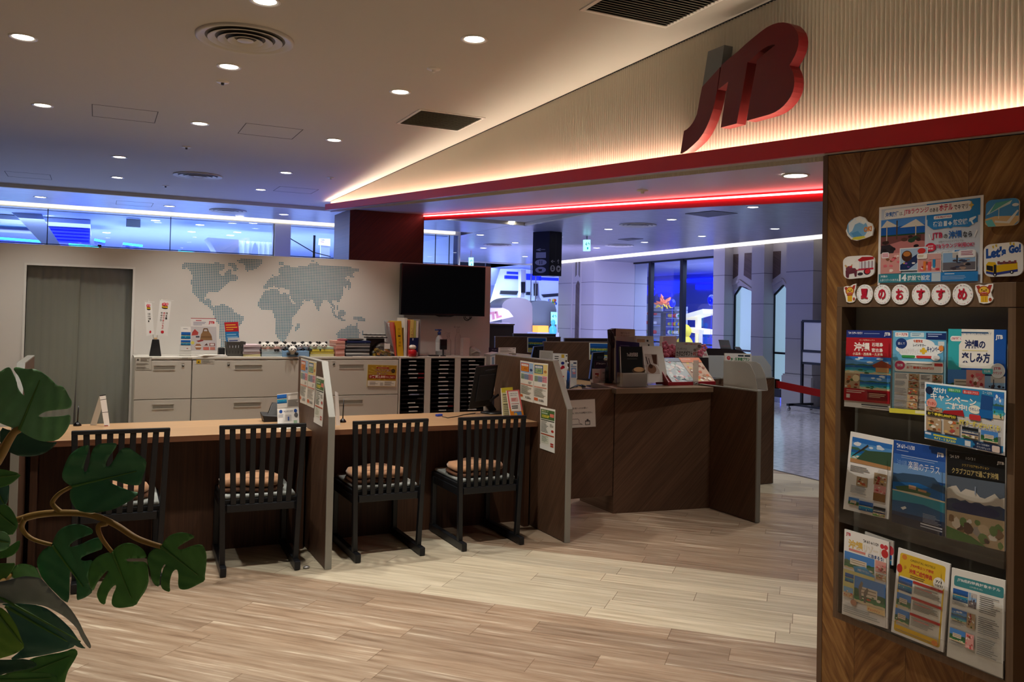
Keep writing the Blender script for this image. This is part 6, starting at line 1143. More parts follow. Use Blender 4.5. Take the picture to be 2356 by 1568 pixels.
c.poly([(0.50, 0.18), (0.93, 0.16), (0.94, 0.30), (0.88, 0.345), (0.74, 0.33), (0.72, 0.35), (0.70, 0.335), (0.56, 0.345), (0.50, 0.29)], '2f86cc'); c.rr(0.56, 0.185, 0.73, 0.225, 'f0f2f4', 0.3); c.text('JTB MySTYLE', 0.575, 0.195, 0.72, 0.217, 'b83a50', 0.03); c.text('宿泊', 0.555, 0.25, 0.64, 0.315, 'e8f2fa', 0.02); c.rect(0.655, 0.255, 0.685, 0.315, 'e8f2fa'); c.text('+', 0.695, 0.265, 0.73, 0.31, 'e8f2fa', 0.08); c.text('航空機', 0.74, 0.245, 0.87, 0.315, 'e8f2fa', 0.02); c.poly([(0.885, 0.25), (0.94, 0.23), (0.945, 0.245), (0.91, 0.28), (0.925, 0.32), (0.91, 0.32), (0.895, 0.285), (0.88, 0.29)], 'e8f2fa')
c.text('JTB', 0.545, 0.385, 0.645, 0.47, 'c83058', 0.02); c.text('の', 0.655, 0.41, 0.69, 0.46, '2a2a2e', 0.02); c.text('沖縄', 0.70, 0.375, 0.82, 0.47, '2a6ab8', 0.03); c.text('なら', 0.83, 0.395, 0.91, 0.465, '2a2a2e', 0.02); c.poly([(0.515, 0.40), (0.525, 0.395), (0.54, 0.46), (0.533, 0.465)], 'f4f4f4'); c.poly([(0.95, 0.385), (0.96, 0.39), (0.935, 0.47), (0.925, 0.465)], 'f4f4f4')
c.text('対象ホテルのどのプランでも!', 0.61, 0.485, 0.84, 0.51, '5a5a60'); c.ell(0.535, 0.555, 0.05, 0.052, 'd02c48'); c.text('期間', 0.51, 0.53, 0.56, 0.55, 'f6eef0'); c.text('限定', 0.505, 0.56, 0.565, 0.585, 'f6eef0', 0.03); c.text('JTBラウンジ利用OK!', 0.575, 0.52, 0.93, 0.585, 'c83058', 0.025)
for x, y, rx, ry in ((0.66, 0.66, 0.12, 0.06), (0.82, 0.655, 0.13, 0.06)): c.ell(x, y, rx, ry, 'e4eaf0')
c.text('ホテル滞在中何度でも', 0.60, 0.615, 0.74, 0.64, '5a5a60'); c.rr(0.76, 0.605, 0.87, 0.64, '2f86cc', 0.3); c.text('滞在中毎日', 0.775, 0.613, 0.855, 0.632, 'f0f4f8'); c.text('スイーツ・ドリンク食べ飲み放題!', 0.61, 0.655, 0.925, 0.70, '2a5aa8', 0.015); c.ell(0.565, 0.67, 0.022, 0.03, 'c82838', 7)
c.photo(0.035, 0.60, 0.25, 0.855, 'pink', 3); c.rr(0.045, 0.585, 0.125, 0.66, 'f2e8ea', 0.3); c.lines(0.055, 0.60, 0.12, 0.65, 3, 'd04a70'); c.rect(0.235, 0.545, 0.515, 0.825, 'f0f0ee'); c.photo(0.243, 0.555, 0.507, 0.815, 'cake', 4); c.rect(0.415, 0.625, 0.645, 0.86, 'f0f0ee'); c.photo(0.42, 0.635, 0.64, 0.85, 'pink', 5); c.rect(0.42, 0.635, 0.64, 0.70, 'd8a8a4'); c.rect(0.475, 0.72, 0.50, 0.83, 'e8823c'); c.rect(0.52, 0.73, 0.55, 0.83, 'e2545a'); c.rect(0.565, 0.70, 0.59, 0.80, '2f8ac0'); c.rect(0.655, 0.625, 0.955, 0.85, 'f0f0ee'); c.photo(0.66, 0.635, 0.95, 0.84, 'room', 6); c.rr(0.80, 0.61, 0.95, 0.70, 'f2f0f2', 0.3); c.lines(0.825, 0.625, 0.94, 0.68, 3, 'a03a60'); c.rr(0.415, 0.63, 0.515, 0.69, 'f2eee4', 0.3); c.lines(0.425, 0.645, 0.505, 0.675, 2, 'b89a60')
c.rect(0.025, 0.86, 0.46, 0.97, '3a8c9a'); c.rect(0.46, 0.86, 0.975, 0.97, '2f86cc'); c.text('沖縄の', 0.045, 0.875, 0.12, 0.905, 'f0f6f6', 0.02); c.text('人気リゾートホテル', 0.04, 0.92, 0.235, 0.955, 'f0f6f6', 0.02); c.text('14', 0.24, 0.87, 0.315, 0.955, 'f4f8f8', 0.05); c.text('施設で設定', 0.325, 0.885, 0.545, 0.95, 'f0f6f6', 0.02); c.rect(0.56, 0.865, 0.645, 0.965, 'c8d8e0'); c.rect(0.68, 0.875, 0.77, 0.885, 'cfe2f4'); c.lines(0.66, 0.905, 0.94, 0.955, 3, 'b8d4ee', 0.3)
c.build('poster', None, None, 'large blue and white Okinawa hotel lounge poster above the brochure rack', 'poster')

# picture stickers standing off the teak wall
def outline_rr(r, sk=0.0, n=6):
    pts = []
    for (cx, cy, a) in ((1-r, r, -90), (1-r, 1-r, 0), (r, 1-r, 90), (r, r, 180)):
        for k in range(n): t_ = math.radians(a+90*k/(n-1)); pts.append((cx+r*math.cos(t_), cy+r*math.sin(t_)))
    return pts
SX = PX-0.022
def sticker(px4, ol, label, draw, thick=0.006):
    c = card_ox(SX, *px4, thick=thick, paper='eeece6', outline=ol); draw(c); o = c.build('cut_out_picture', None, None, label, 'cut-out picture', 'cut-out pictures on the teak wall')
    ctr = sum(c.c, Vector())/4; MB().box(SX+thick-0.001, ctr.y-0.012, ctr.z-0.012, PX, ctr.y+0.012, ctr.z+0.012).build('foam_pad', M_PAPER, o); return o
def s1(c):
    c.ell(0.42, 0.5, 0.38, 0.42, '7fb4da'); c.poly([(0.1, 0.3), (0.35, 0.06), (0.6, 0.04), (0.78, 0.22), (0.66, 0.34), (0.5, 0.26), (0.34, 0.34), (0.24, 0.6), (0.12, 0.7)], 'e4ecee'); c.ell(0.5, 0.13, 0.12, 0.08, 'f2f2ec'); c.ell(0.66, 0.2, 0.1, 0.07, 'f2f2ec'); c.poly([(0.22, 0.96), (0.3, 0.86), (0.66, 0.80), (0.74, 0.86), (0.5, 0.96)], 'd8d048'); c.poly([(0.2, 0.7), (0.45, 0.6), (0.62, 0.8), (0.3, 0.86)], '5a9acc')
    c.text('OK!', 0.66, 0.44, 0.95, 0.66, 'd8843c', 0.06, -0.06)
sticker([(1946, 497), (2010, 497), (2009, 554), (1946, 553)], [(0.1, 0.35), (0.3, 0.08), (0.5, 0.0), (0.68, 0.06), (0.78, 0.22), (0.94, 0.30), (1.0, 0.5), (0.96, 0.78), (0.7, 0.9), (0.4, 1.0), (0.2, 0.95), (0.06, 0.8), (0.0, 0.6)], 'cut-out picture of a blue wave with OK lettering', s1)
def s2(c):
    c.poly([(0.36, 0.28), (0.62, 0.06), (0.98, 0.08), (0.98, 0.2), (0.5, 0.28)], 'b02028'); c.poly([(0.36, 0.28), (0.44, 0.14), (0.56, 0.28)], 'e8e4de'); c.rect(0.52, 0.28, 0.98, 0.62, 'd8dade'); 
    for x in (0.6, 0.7, 0.82, 0.92): c.rect(x, 0.26, x+0.025, 0.6, '8a5a60')
    c.rect(0.5, 0.58, 0.98, 0.66, 'c4304a'); c.ell(0.78, 0.74, 0.11, 0.14, '2a2230'); c.ell(0.79, 0.73, 0.085, 0.11, 'd03038'); c.ell(0.56, 0.82, 0.09, 0.07, '3a2c34')
    c.poly([(0.08, 0.86), (0.08, 0.62), (0.2, 0.52), (0.4, 0.54), (0.46, 0.66), (0.44, 0.92), (0.38, 0.92), (0.36, 0.76), (0.2, 0.78), (0.18, 0.94), (0.12, 0.94)], '6a3440'); c.ell(0.20, 0.55, 0.11, 0.12, '743a44'); c.poly([(0.1, 0.5), (0.05, 0.38), (0.09, 0.36), (0.16, 0.46)], 'c8a06a'); c.poly([(0.28, 0.48), (0.32, 0.38), (0.29, 0.36), (0.24, 0.46)], 'c8a06a'); c.ell(0.26, 0.47, 0.05, 0.05, 'c83038', 6); c.rect(0.4, 0.62, 0.52, 0.66, 'a83040')
sticker([(1939, 590), (2012, 586), (2011, 636), (1941, 643)], outline_rr(0.24), 'cut-out picture of a brown buffalo pulling a red roofed cart', s2)
def s3(c):
    c.rect(0.0, 0.0, 1, 1, '3a8ccc') if False else None
    c.poly(outline_rr(0.18), '4a94d0'); c.poly([(0.0, 0.70), (0.3, 0.62), (1, 0.66), (1, 0.84), (0.86, 1), (0.14, 1), (0, 0.9)], 'd8b886'); c.poly([(0, 0.78), (0.2, 0.72), (0.34, 1), (0.1, 1)], '6cc4c8'); c.poly([(0.02, 0.56), (0.3, 0.12), (0.8, 0.06), (0.74, 0.2), (0.4, 0.36), (0.12, 0.52)], 'cfe2e0'); c.poly([(0.3, 0.12), (0.8, 0.06), (0.5, 0.24), (0.12, 0.5)], '58a8a0'); c.rect(0.40, 0.3, 0.42, 0.72, 'e8e4d8'); c.poly([(0.3, 0.78), (0.66, 0.84), (0.96, 0.44), (1.0, 0.48), (0.74, 0.92), (0.3, 0.86)], 'e6e4dc'); c.ell(0.9, 0.25, 0.1, 0.06, 'eef2f4')
sticker([(2269, 461), (2345, 454), (2343, 517), (2266, 522)], outline_rr(0.18), 'cut-out picture of a beach parasol and lounger', s3)
def s4(c):
    c.text("Let's", 0.06, 0.12, 0.58, 0.44, '2454a4', 0.06, -0.03); c.text('Go!', 0.64, 0.08, 0.95, 0.34, '2454a4', 0.07, -0.02)
    for x, y in ((0.22, 0.06), (0.30, 0.03), (0.66, 0.01), (0.74, 0.03)): c.poly([(x, y), (x+0.05, y-0.01), (x+0.055, y+0.07), (x+0.02, y+0.08)], 'd8b848')
    c.poly([(0.06, 0.62), (0.12, 0.54), (0.3, 0.56), (0.34, 0.66), (0.86, 0.60), (0.87, 0.84), (0.3, 0.92), (0.06, 0.86)], 'e0b41c'); c.poly([(0.06, 0.82), (0.3, 0.88), (0.87, 0.80), (0.87, 0.87), (0.3, 0.955), (0.06, 0.89)], '33408c'); c.poly([(0.075, 0.64), (0.24, 0.68), (0.24, 0.84), (0.075, 0.78)], '23222a'); c.rect(0.26, 0.64, 0.33, 0.92, '23222a'); c.ell(0.29, 0.94, 0.045, 0.05, '1c1c20'); c.ell(0.29, 0.94, 0.02, 0.025, 'e8e8e8'); c.ell(0.72, 0.88, 0.045, 0.05, '1c1c20'); c.ell(0.72, 0.88, 0.02, 0.025, 'e8e8e8'); c.rect(0.36, 0.57, 0.84, 0.63, '6a3a44'); 
    for x in (0.36, 0.5, 0.64, 0.78): c.rect(x, 0.54, x+0.06, 0.62, '8a4a50')
sticker([(2263, 563), (2354, 554), (2354, 634), (2264, 637)], outline_rr(0.2), "cut-out picture of a yellow tour bus under Let's Go lettering", s4)
# letter discs and guardian lions along the rack header
for k, (ch_, cxp, cyp, rx, ry) in enumerate((('夏', 1989.5, 676, 18.5, 22), ('の', 2030, 677, 19, 22.5), ('お', 2071, 677, 20, 23), ('す', 2119, 677.5, 21, 24), ('す', 2165, 677.5, 22, 24), ('め', 2215, 677, 23.5, 25))):
    X = RX-0.004; ol = [(0.5+0.5*math.cos(2*math.pi*i/32), 0.5+0.5*math.sin(2*math.pi*i/32)) for i in range(32)]
    c = card_ox(X, (cxp-rx, cyp-ry), (cxp+rx, cyp-ry), (cxp+rx, cyp+ry), (cxp-rx, cyp+ry), thick=0.004, paper='f0eeea', outline=ol)
    R = random.Random(k)
    for i in range(30): a_ = 2*math.pi*i/30+R.uniform(-0.1, 0.1); c.ell(0.5+0.43*math.cos(a_), 0.5+0.43*math.sin(a_), 0.022, 0.022, R.choice(['a9b8cc', 'd8b0b0', '8aa0a8', 'c86a70', 'b8c8b8']), 7)
    c.text(ch_, 0.27, 0.22, 0.73, 0.76, 'b81e34', 0.035)
    c.build('letter_disc', None, None, ('white disc with the red character for summer, first of the header row', 'white disc with the red character no, next to the summer disc', 'white disc with the red character o in the header row', 'white disc with the red character su, next to the o disc', 'white disc with the red character su, next to the me disc', 'white disc with the red character me, nearest the end lion')[k], 'letter disc', 'letter discs along the rack header')
def lion(px4, label):
    ol = [(0.02, 0.1), (0.25, 0.06), (0.5, 0.1), (0.75, 0.02), (1.0, 0.0), (0.98, 0.25), (0.88, 0.45), (0.92, 0.62), (1, 0.75), (0.92, 0.9), (0.75, 0.98), (0.45, 1.0), (0.2, 0.95), (0.14, 0.7), (0.06, 0.5), (0.0, 0.3)]
    c = card_ox(RX-0.004, *px4, thick=0.004, paper='eeeae2', outline=ol)
    c.ell(0.5, 0.36, 0.36, 0.24, 'a8482c'); c.ell(0.5, 0.36, 0.28, 0.20, 'e0b440'); c.poly([(0.06, 0.14), (0.24, 0.1), (0.32, 0.24), (0.14, 0.3)], 'a8382c'); c.poly([(0.66, 0.24), (0.76, 0.08), (0.95, 0.06), (0.86, 0.3)], 'a8382c'); c.rect(0.3, 0.6, 0.7, 0.93, 'e0b02c'); c.rect(0.42, 0.66, 0.44, 0.92, '9a6a20'); c.rect(0.56, 0.66, 0.58, 0.92, '9a6a20'); c.ell(0.84, 0.8, 0.09, 0.09, 'a8482c'); c.ell(0.5, 0.47, 0.2, 0.06, 'b83428'); c.rect(0.36, 0.45, 0.64, 0.465, 'f4f0e8'); c.ell(0.38, 0.32, 0.04, 0.035, '4a2c1c', 8); c.ell(0.62, 0.32, 0.04, 0.035, '4a2c1c', 8); c.ell(0.5, 0.37, 0.06, 0.035, '8a6a30', 8); c.rect(0.26, 0.55, 0.74, 0.61, 'a8482c')
    c.build('guardian_lion_picture', None, None, label, 'cut-out picture', 'guardian lion pictures on the rack header')
lion([(1941, 656), (1970, 652), (1969, 696), (1942, 696)], 'red and yellow guardian lion cut-out beside the summer disc')
lion([(2243, 651), (2285, 652), (2285, 698), (2245, 698)], 'red and yellow guardian lion cut-out beside the last disc')
# ------------------------------------------------------------------ second counter, gate and desks towards the mall
M_LBROWN = mat('brown_edge', '75604c', 0.45)
t = thing('gift_counter', 'brown gift catalogue counter with a raised top facing the camera, right of the swing gate', 'counter', (4.0, 5.7, 0))
b = MB(); fl, fr = (3.612, 5.546), (4.452, 5.437)
b.hexa([(*fl, 0), (*fr, 0), (4.452, 6.05, 0), (3.612, 6.05, 0)], [(*fl, 0.925), (*fr, 0.925), (4.452, 6.05, 0.925), (3.612, 6.05, 0.925)]); b.build('front_panel', M_BROWN, t)
b = MB(); P = [(3.56, 5.455), (4.450, 5.405), (4.450, 6.055), (3.70, 6.055)]; b.hexa([(*p, 0.928) for p in P], [(*p, 0.968) for p in P]); b.build('raised_top', M_LBROWN, t, bev=0.002)
t['label'] = 'brown gift catalogue counter with a raised top between the swing gate and the side board'
t = thing('swing_gate', 'brown swing gate hung between the partition board and the gift counter', 'gate', (3.25, 5.57, 0.13))
MB().box(2.885, 5.552, 0.138, 3.605, 5.585, 0.953).build('gate_panel', M_BROWN, t); MB().box(2.885, 5.550, 0.953, 3.605, 5.587, 0.958).build('top_edge', M_LBROWN, t)
b = MB()
for z in (0.3, 0.8): b.cyl((3.608, 5.568, z-0.04), (3.608, 5.568, z+0.04), 0.006, n=10)
b.build('hinge', M_METAL, t)
c = card_oy(5.549, (1296, 921), (1369, 917), (1371, 981), (1298, 985), thick=0.0008, paper='dedad2')
c.frame('b0aca4', 0.012); c.text('お客様へのお願い', 0.2, 0.27, 0.76, 0.34, '4a4846'); c.text('ご用の際は、スタッフにお声掛けください。', 0.10, 0.44, 0.90, 0.51, '2c2a28', 0.02); c.poly([(0.1, 0.68), (0.44, 0.68), (0.48, 0.73), (0.48, 0.83), (0.60, 0.90), (0.44, 0.88), (0.1, 0.90)], '4a4846'); c.poly([(0.115, 0.695), (0.435, 0.695), (0.468, 0.738), (0.468, 0.835), (0.53, 0.875), (0.43, 0.865), (0.115, 0.885)], 'dedad2'); c.rect(0.66, 0.76, 0.82, 0.92, '4a4846'); c.rect(0.68, 0.80, 0.80, 0.90, 'cfcac2'); c.ell(0.74, 0.74, 0.035, 0.035, '4a4846')
c.build('paper_notice', None, None, 'white printed notice taped on the swing gate', 'notice')
t = thing('side_board', 'brown side board with a grey edge reaching out from the gift counter', 'partition', (4.47, 5.3, 0))
MB().box(4.453, 4.912, 0.004, 4.488, 6.03, 0.974).build('board', M_BROWNY, t)
b = MB(); b.box(4.452, 4.900, 0.004, 4.489, 4.912, 0.980); b.box(4.452, 4.912, 0.974, 4.489, 6.03, 0.980); b.build('edge_band', M_GREYEDGE, t)
t = thing('end_board', 'brown end board that carries the red belt barrier', 'partition', (5.3, 6.06, 0))
MB().box(4.95, 6.04, 0.004, 5.682, 6.076, 0.976).build('board', M_BROWN, t); b = MB(); b.box(4.95, 6.038, 0.976, 5.686, 6.078, 0.984); b.box(5.682, 6.038, 0.004, 5.686, 6.078, 0.976); b.build('edge_band', M_GREYEDGE, t)
# belt barrier from the end board to a post behind the teak wall
t = thing('belt_barrier', 'red belt barrier stretched from the end board behind the teak wall', 'belt barrier', (5.4, 5.4, 0))
a0, a1 = oy(1785, 874.5, 6.02), oy(1785, 891, 6.02); e0, e1 = oy(1893, 897, 5.0), oy(1893, 914, 5.0); d0, d1 = a0+(e0-a0)*1.5, a1+(e1-a1)*1.5
b = MB(); o = Vector((0.002, 0.001, 0)); b.hexa([a1, d1, d1+o, a1+o], [a0, d0, d0+o, a0+o]); b.build('red_belt', mat('belt_red', 'c01424', 0.55), t)
b = MB(); b.box(5.686, 6.00, a1.z-0.012, 5.716, 6.06, a0.z+0.012); b.build('wall_clip', M_BLACK, t, bev=0.006)
b = MB(); b.smooth = True; b.lathe((d0.x, d0.y, 0), [(0.16, 0.0), (0.16, 0.012), (0.03, 0.03), (0.026, 0.04), (0.026, 0.95), (0.03, 0.96), (0.03, 1.03)], 24, (True, True)); b.build('post', M_METAL, t)
# desks and boards behind
t = thing('staff_desk', 'pale oak staff desk behind the gift counter', 'desk', (4.1, 9.0, 0))
MB().box(3.86, 7.62, 0.722, 5.25, 10.75, 0.755).box(3.45, 7.62, 0.722, 3.86, 8.03, 0.755).build('desk_top', M_COUNTER, t, bev=0.003); MB().box(5.20, 7.66, 0.0, 5.24, 10.72, 0.722).build('modesty_panel', M_BROWNY, t)
for y in (7.7, 9.0, 10.6): MB().box(3.90, y, 0.0, 3.95, y+0.06, 0.722).build('leg', M_BROWNV, t)
def desk_board(Y, x0, x1, yt, label, m_=M_BROWN, zb=0.757, th=0.036, y2=None):
    a, b_ = oy(x0, yt, Y), oy(x1, y2 or yt, Y); t = thing('desk_board', label, 'partition', ((a.x+b_.x)/2, Y, zb), group='brown desk boards behind the gift counter')
    MB().hexa([(a.x, Y, zb), (b_.x, Y, zb), (b_.x, Y+th, zb), (a.x, Y+th, zb)], [(a.x, Y, a.z-0.012), (b_.x, Y, a.z-0.012), (b_.x, Y+th, a.z-0.012), (a.x, Y+th, a.z-0.012)]).build('board', m_, t)
    MB().box(a.x-0.003, Y-0.002, a.z-0.012, b_.x+0.003, Y+th+0.002, a.z).build('edge_band', M_LBROWN, t); return t
M_DKB = mat('dark_board', '38281f', 0.5)
desk_board(10.78, 1140, 1290, 773, 'brown desk board farther back, with a blue travel poster at its end')
desk_board(8.95, 1252, 1406, 785, 'brown desk board closer in, with a blue travel poster half hidden by a monitor')
desk_board(11.6, 1182, 1279, 766.5, 'dark brown board rising behind the farther desk board', M_DKB, 0.0)
desk_board(9.9, 1300, 1398, 777, 'dark brown board rising behind the closer desk board', M_DKB, 0.0)
a = oy(1128, 744, 12.6); b_ = oy(1182, 744, 12.6)
t = thing('dark_cabinet', 'tall dark brown cabinet beside the end of the white wall', 'cabinet', ((a.x+b_.x)/2-0.3, 12.6, 0)); MB().box(a.x-0.5, 12.6, 0, b_.x, 13.0, a.z-0.02).build('carcass', M_DKB, t); MB().box(a.x-0.51, 12.58, a.z-0.02, b_.x+0.01, 13.02, a.z).build('top_board', M_LBROWN, t)
def travel_poster(Y, x0, y0, x1, y1, label):
    c = card_oy(Y, (x0, y0), (x1, y0+1), (x1, y1+1), (x0, y1), thick=0.001, paper='e6e8dc'); c.photo(0.05, 0.04, 0.95, 0.62, 'sea', 31); c.rect(0.05, 0.34, 0.95, 0.44, '7a9a48'); c.rect(0.05, 0.5, 0.95, 0.7, '22354c'); c.text('JTBの旅', 0.12, 0.36, 0.86, 0.46, 'd8dc58', 0.04); c.rect(0.05, 0.70, 0.95, 0.97, 'd8cc4a'); c.rect(0.4, 0.76, 0.9, 0.93, '8ab0b8'); c.rect(0.1, 0.78, 0.32, 0.92, 'c4c8b0')
    return c.build('travel_poster', None, None, label, 'poster', 'blue travel posters on the desk boards')
travel_poster(10.775, 1213, 775.5, 1258, 810, 'blue and yellow travel poster on the farther desk board'); travel_poster(8.945, 1355.5, 788, 1401, 827, 'blue and yellow travel poster on the closer desk board')
def back_monitor(Y, x0, x1, yt, yb, label):
    t = thing('monitor', label, 'monitor', (oy((x0+x1)/2, yb, Y).x, Y, 0.757)); a, b2, c_, d2_ = oy(x0+8, yt+2, Y), oy(x1, yt, Y), oy(x1-2, yb-8, Y), oy(x0, yb, Y); dd = Vector((0.01, 0.05, 0))
    MB().hexa([d2_, c_, c_+dd, d2_+dd], [a, b2, b2+dd, a+dd]).build('display_case', M_BLACK, t, bev=0.005)
    q = a.lerp(b2, 0.55).lerp(d2_.lerp(c_, 0.55), 0.2); MB().obox(q+Vector((0, -0.008, 0)), (1, 0, 0), (0, 1, 0), (0, 0, 1), 0.035, 0.008, 0.012).build('handle', mat('monitor_handle', '2a2a2e', 0.25), t)
    b = MB(); b.smooth = True; m_ = (c_+d2_)/2; b.cyl((m_.x, Y+0.05, 0.762), (m_.x, Y+0.05, m_.z+0.04), 0.02, n=12); b.lathe((m_.x, Y+0.05, 0.7572), [(0.09, 0), (0.09, 0.006), (0.02, 0.012)], 22, (True, True)); b.build('stand', M_BLACK, t)
back_monitor(8.2, 1221, 1251, 795, 832, 'black monitor seen from behind, in front of the farther blue travel poster')
back_monitor(7.9, 1357, 1391, 809, 872, 'black monitor seen from behind, beside the purple gift sign')
DZ = 0.757
def stand_card(name, px4, Y, draw, label, cat, thick=0.004, paper='f0eee8', group=None):
    c = card_oy(Y, *px4, thick=thick, paper=paper); draw(c)
    zmin = min(p.z for p in c.c); t = c.build(name); tag(t, label, cat, group)
    base = DZ-0.002 if Y > 6.1 else 0.968
    if zmin > base+0.004: MB().box(c.c[3].x+0.004, Y+thick*0.2+0.001, base, c.c[2].x-0.004, Y+0.05, zmin+0.004).build('support', M_PAPER, t)
    return t
def dtxt(c): c.lines(0.1, 0.12, 0.8, 0.3, 2, '8a8880'); c.rect(0.82, 0.1, 0.94, 0.16, '3a3a38'); c.lines(0.1, 0.4, 0.9, 0.7, 3, '9a978e'); c.rect(0.6, 0.82, 0.9, 0.9, '3a3a38')
stand_card('tent_card', [(1147, 799), (1187, 799), (1186.5, 816), (1146, 815)], 7.85, dtxt, 'white lettered card standing behind the gate side partition board', 'card')
stand_card('paper_box', [(1188, 812.5), (1222, 815.5), (1221, 833), (1187, 828)], 7.75, lambda c: c.rect(0, 0, 1, 0.06, 'd8d4cc'), 'long white paper box behind the gate side partition board', 'box', thick=0.1, paper='d2cec6')
stand_card('folder_row', [(1128, 815), (1146, 810), (1146, 838), (1128, 838)], 7.70, lambda c: (c.rect(0.2, 0.3, 0.5, 1, '8aa4c0'), c.rect(0.6, 0.3, 0.8, 1, 'c8ccd0'), c.rect(0, 0.05, 1, 0.22, 'a8b8c4')), 'pale blue and white folders beside the end of the white wall', 'folders', thick=0.15, paper='e6e6e6')
stand_card('purple_box', [(1125, 799), (1147, 800), (1147, 813), (1125, 812)], 7.95, lambda c: c.text('JTB GIFT', 0.3, 0.3, 0.8, 0.5, 'c8c0cc'), 'dark purple gift sign peeping out beside the white wall end', 'gift sign', paper='33263a')
stand_card('notice_sheet', [(1241.5, 805), (1272.5, 807), (1271.5, 834), (1240.5, 834)], 7.68, lambda c: c.lines(0.1, 0.15, 0.9, 0.7, 6, 'a8a59c'), 'grey notice sheet standing above the slope of the gate side partition board', 'notice', paper='bcb9b2')
def dpo(c): c.lines(0.12, 0.10, 0.5, 0.4, 4, '4a4846'); c.rect(0.58, 0.03, 0.78, 0.16, 'e0b83c'); c.ell(0.68, 0.36, 0.12, 0.06, '2f3a8c', 10); c.poly([(0.5, 0.56), (0.66, 0.44), (0.8, 0.46), (0.84, 0.54), (0.6, 0.60)], 'b82030'); c.rect(0.58, 0.84, 0.8, 0.89, 'c83a44'); c.rect(0.88, 0.05, 0.98, 0.10, '5a5a58'); c.rect(0.86, 0.24, 0.96, 0.32, '4a4a48')
stand_card('counter_poster', [(1272, 812), (1306, 813.5), (1304, 874), (1271, 874)], 7.70, dpo, 'white counter poster with red and blue drawings beside the blue pump bottle', 'poster')
stand_card('leaflet_stand', [(1312, 829), (1328, 829), (1328, 870.5), (1312, 870)], 7.9, lambda c: (c.rect(0.45, 0.1, 0.9, 0.18, '2c3a5c'), c.rect(0.1, 0.2, 0.4, 0.3, 'a8c4dc'), c.rect(0.1, 0.32, 0.9, 0.36, '4a6aa0'), c.rect(0.12, 0.4, 0.88, 0.96, '8aa4cc'), c.ell(0.5, 0.55, 0.25, 0.08, 'e8dce0'), c.ell(0.55, 0.7, 0.25, 0.06, 'd88a98')), 'slim blue and white leaflet stand on the staff desk past the blue pump bottle', 'leaflet stand', thick=0.01)
def pump(px, ybase, ytop, Y, r, body, head, label):
    q = oy(px, ybase, Y); z0 = DZ if Y > 6.1 else 0.968; z1 = oy(px, ytop, Y).z; h = z1-z0; t = thing('pump_bottle', label, 'bottle', (q.x, Y, z0), group='hand pump bottles')
    b = MB(); b.smooth = True; b.lathe((q.x, Y, z0), [(0, 0), (r, 0.001), (r, h*0.58), (r*0.6, h*0.66), (r*0.45, h*0.68)], 20, (True, True)); b.build('bottle_body', body, t)
    b = MB(); b.smooth = True; b.lathe((q.x, Y, z0), [(r*0.5, h*0.68), (r*0.5, h*0.8), (r*0.2, h*0.82), (r*0.2, h*0.92), (r*0.55, h*0.93), (r*0.55, h*0.99)], 16, (True, True)); b.tube([(q.x, Y, z0+h*0.96), (q.x-r*1.4, Y, z0+h*0.96), (q.x-r*1.6, Y, z0+h*0.92)], r*0.2, 6); b.build('pump_head', head, t)
pump(1304, 871, 832, 7.75, 0.032, mat('blue_liquid', '1a4f9c', 0.2), mat('pump_white', 'e8e8e6', 0.4), 'blue hand pump bottle on the staff desk')
pump(1400, 880, 822, 5.95, 0.030, mat('dark_navy_plastic', '10141f', 0.3), mat('pump_white', 'e8e8e6', 0.4), 'dark hand pump bottle at the gift counter edge')
p = oz(1300, 870, 0.757); t = thing('pen_stand', 'black ball foot pen stand on the staff desk under the blue pump bottle', 'pen stand', p)
b = MB(); b.smooth = True; b.lathe((p.x, p.y, 0.757), [(0.03, 0), (0.03, 0.006), (0.02, 0.022), (0.006, 0.032)], 18, (True, True)); b.build('weighted_base', mat('gloss_black', '08080a', 0.15), t); b = MB(); b.cyl((p.x, p.y, 0.785), (p.x+0.002, p.y, 0.86), 0.004, n=8); b.build('pen', M_BLACK, t)
pp = [oz(x, y, 0.772) for x, y in ((1312, 893), (1322, 889), (1330, 886), (1338, 886.5), (1344, 889))]; b = MB(); b.smooth = True; b.tube(pp, [0.006, 0.010, 0.012, 0.014, 0.018], 8); tag(b.build('handset', M_BLACK), 'black handset lying on the staff desk', 'handset')
# gift signs and leaflets at the counter's left end
stand_card('gift_sign', [(1368, 829.5), (1398, 831), (1398, 877), (1367, 875)], 6.03, lambda c: c.text('JTBGIFT', 0.12, 0.09, 0.85, 0.19, 'd8cfc8', 0.02), 'dark purple JTBGIFT sign standing by the dark pump bottle', 'gift sign', paper='36283c')
stand_card('leaflet_stand', [(1364, 848), (1381, 848.5), (1381, 874.5), (1364, 873.5)], 5.99, lambda c: (c.rect(0.3, 0.38, 0.8, 0.52, 'a83238'), c.rect(0.55, 0.55, 0.8, 0.66, 'c8903c'), c.lines(0.3, 0.7, 0.85, 0.85, 2, '3a3a38')), 'white leaflet stand with a red label below the JTBGIFT sign', 'leaflet stand', thick=0.01)
stand_card('leaflet_stand', [(1381.5, 848), (1397, 848), (1397, 875), (1381.5, 874.5)], 5.98, lambda c: (c.frame('e0a0a8', 0.05), c.lines(0.3, 0.3, 0.9, 0.42, 2, '5a5050'), c.rect(0.3, 0.8, 0.8, 0.83, 'c8707c')), 'pink edged leaflet stand below the JTBGIFT sign', 'leaflet stand', thick=0.01, paper='f0dcdc')
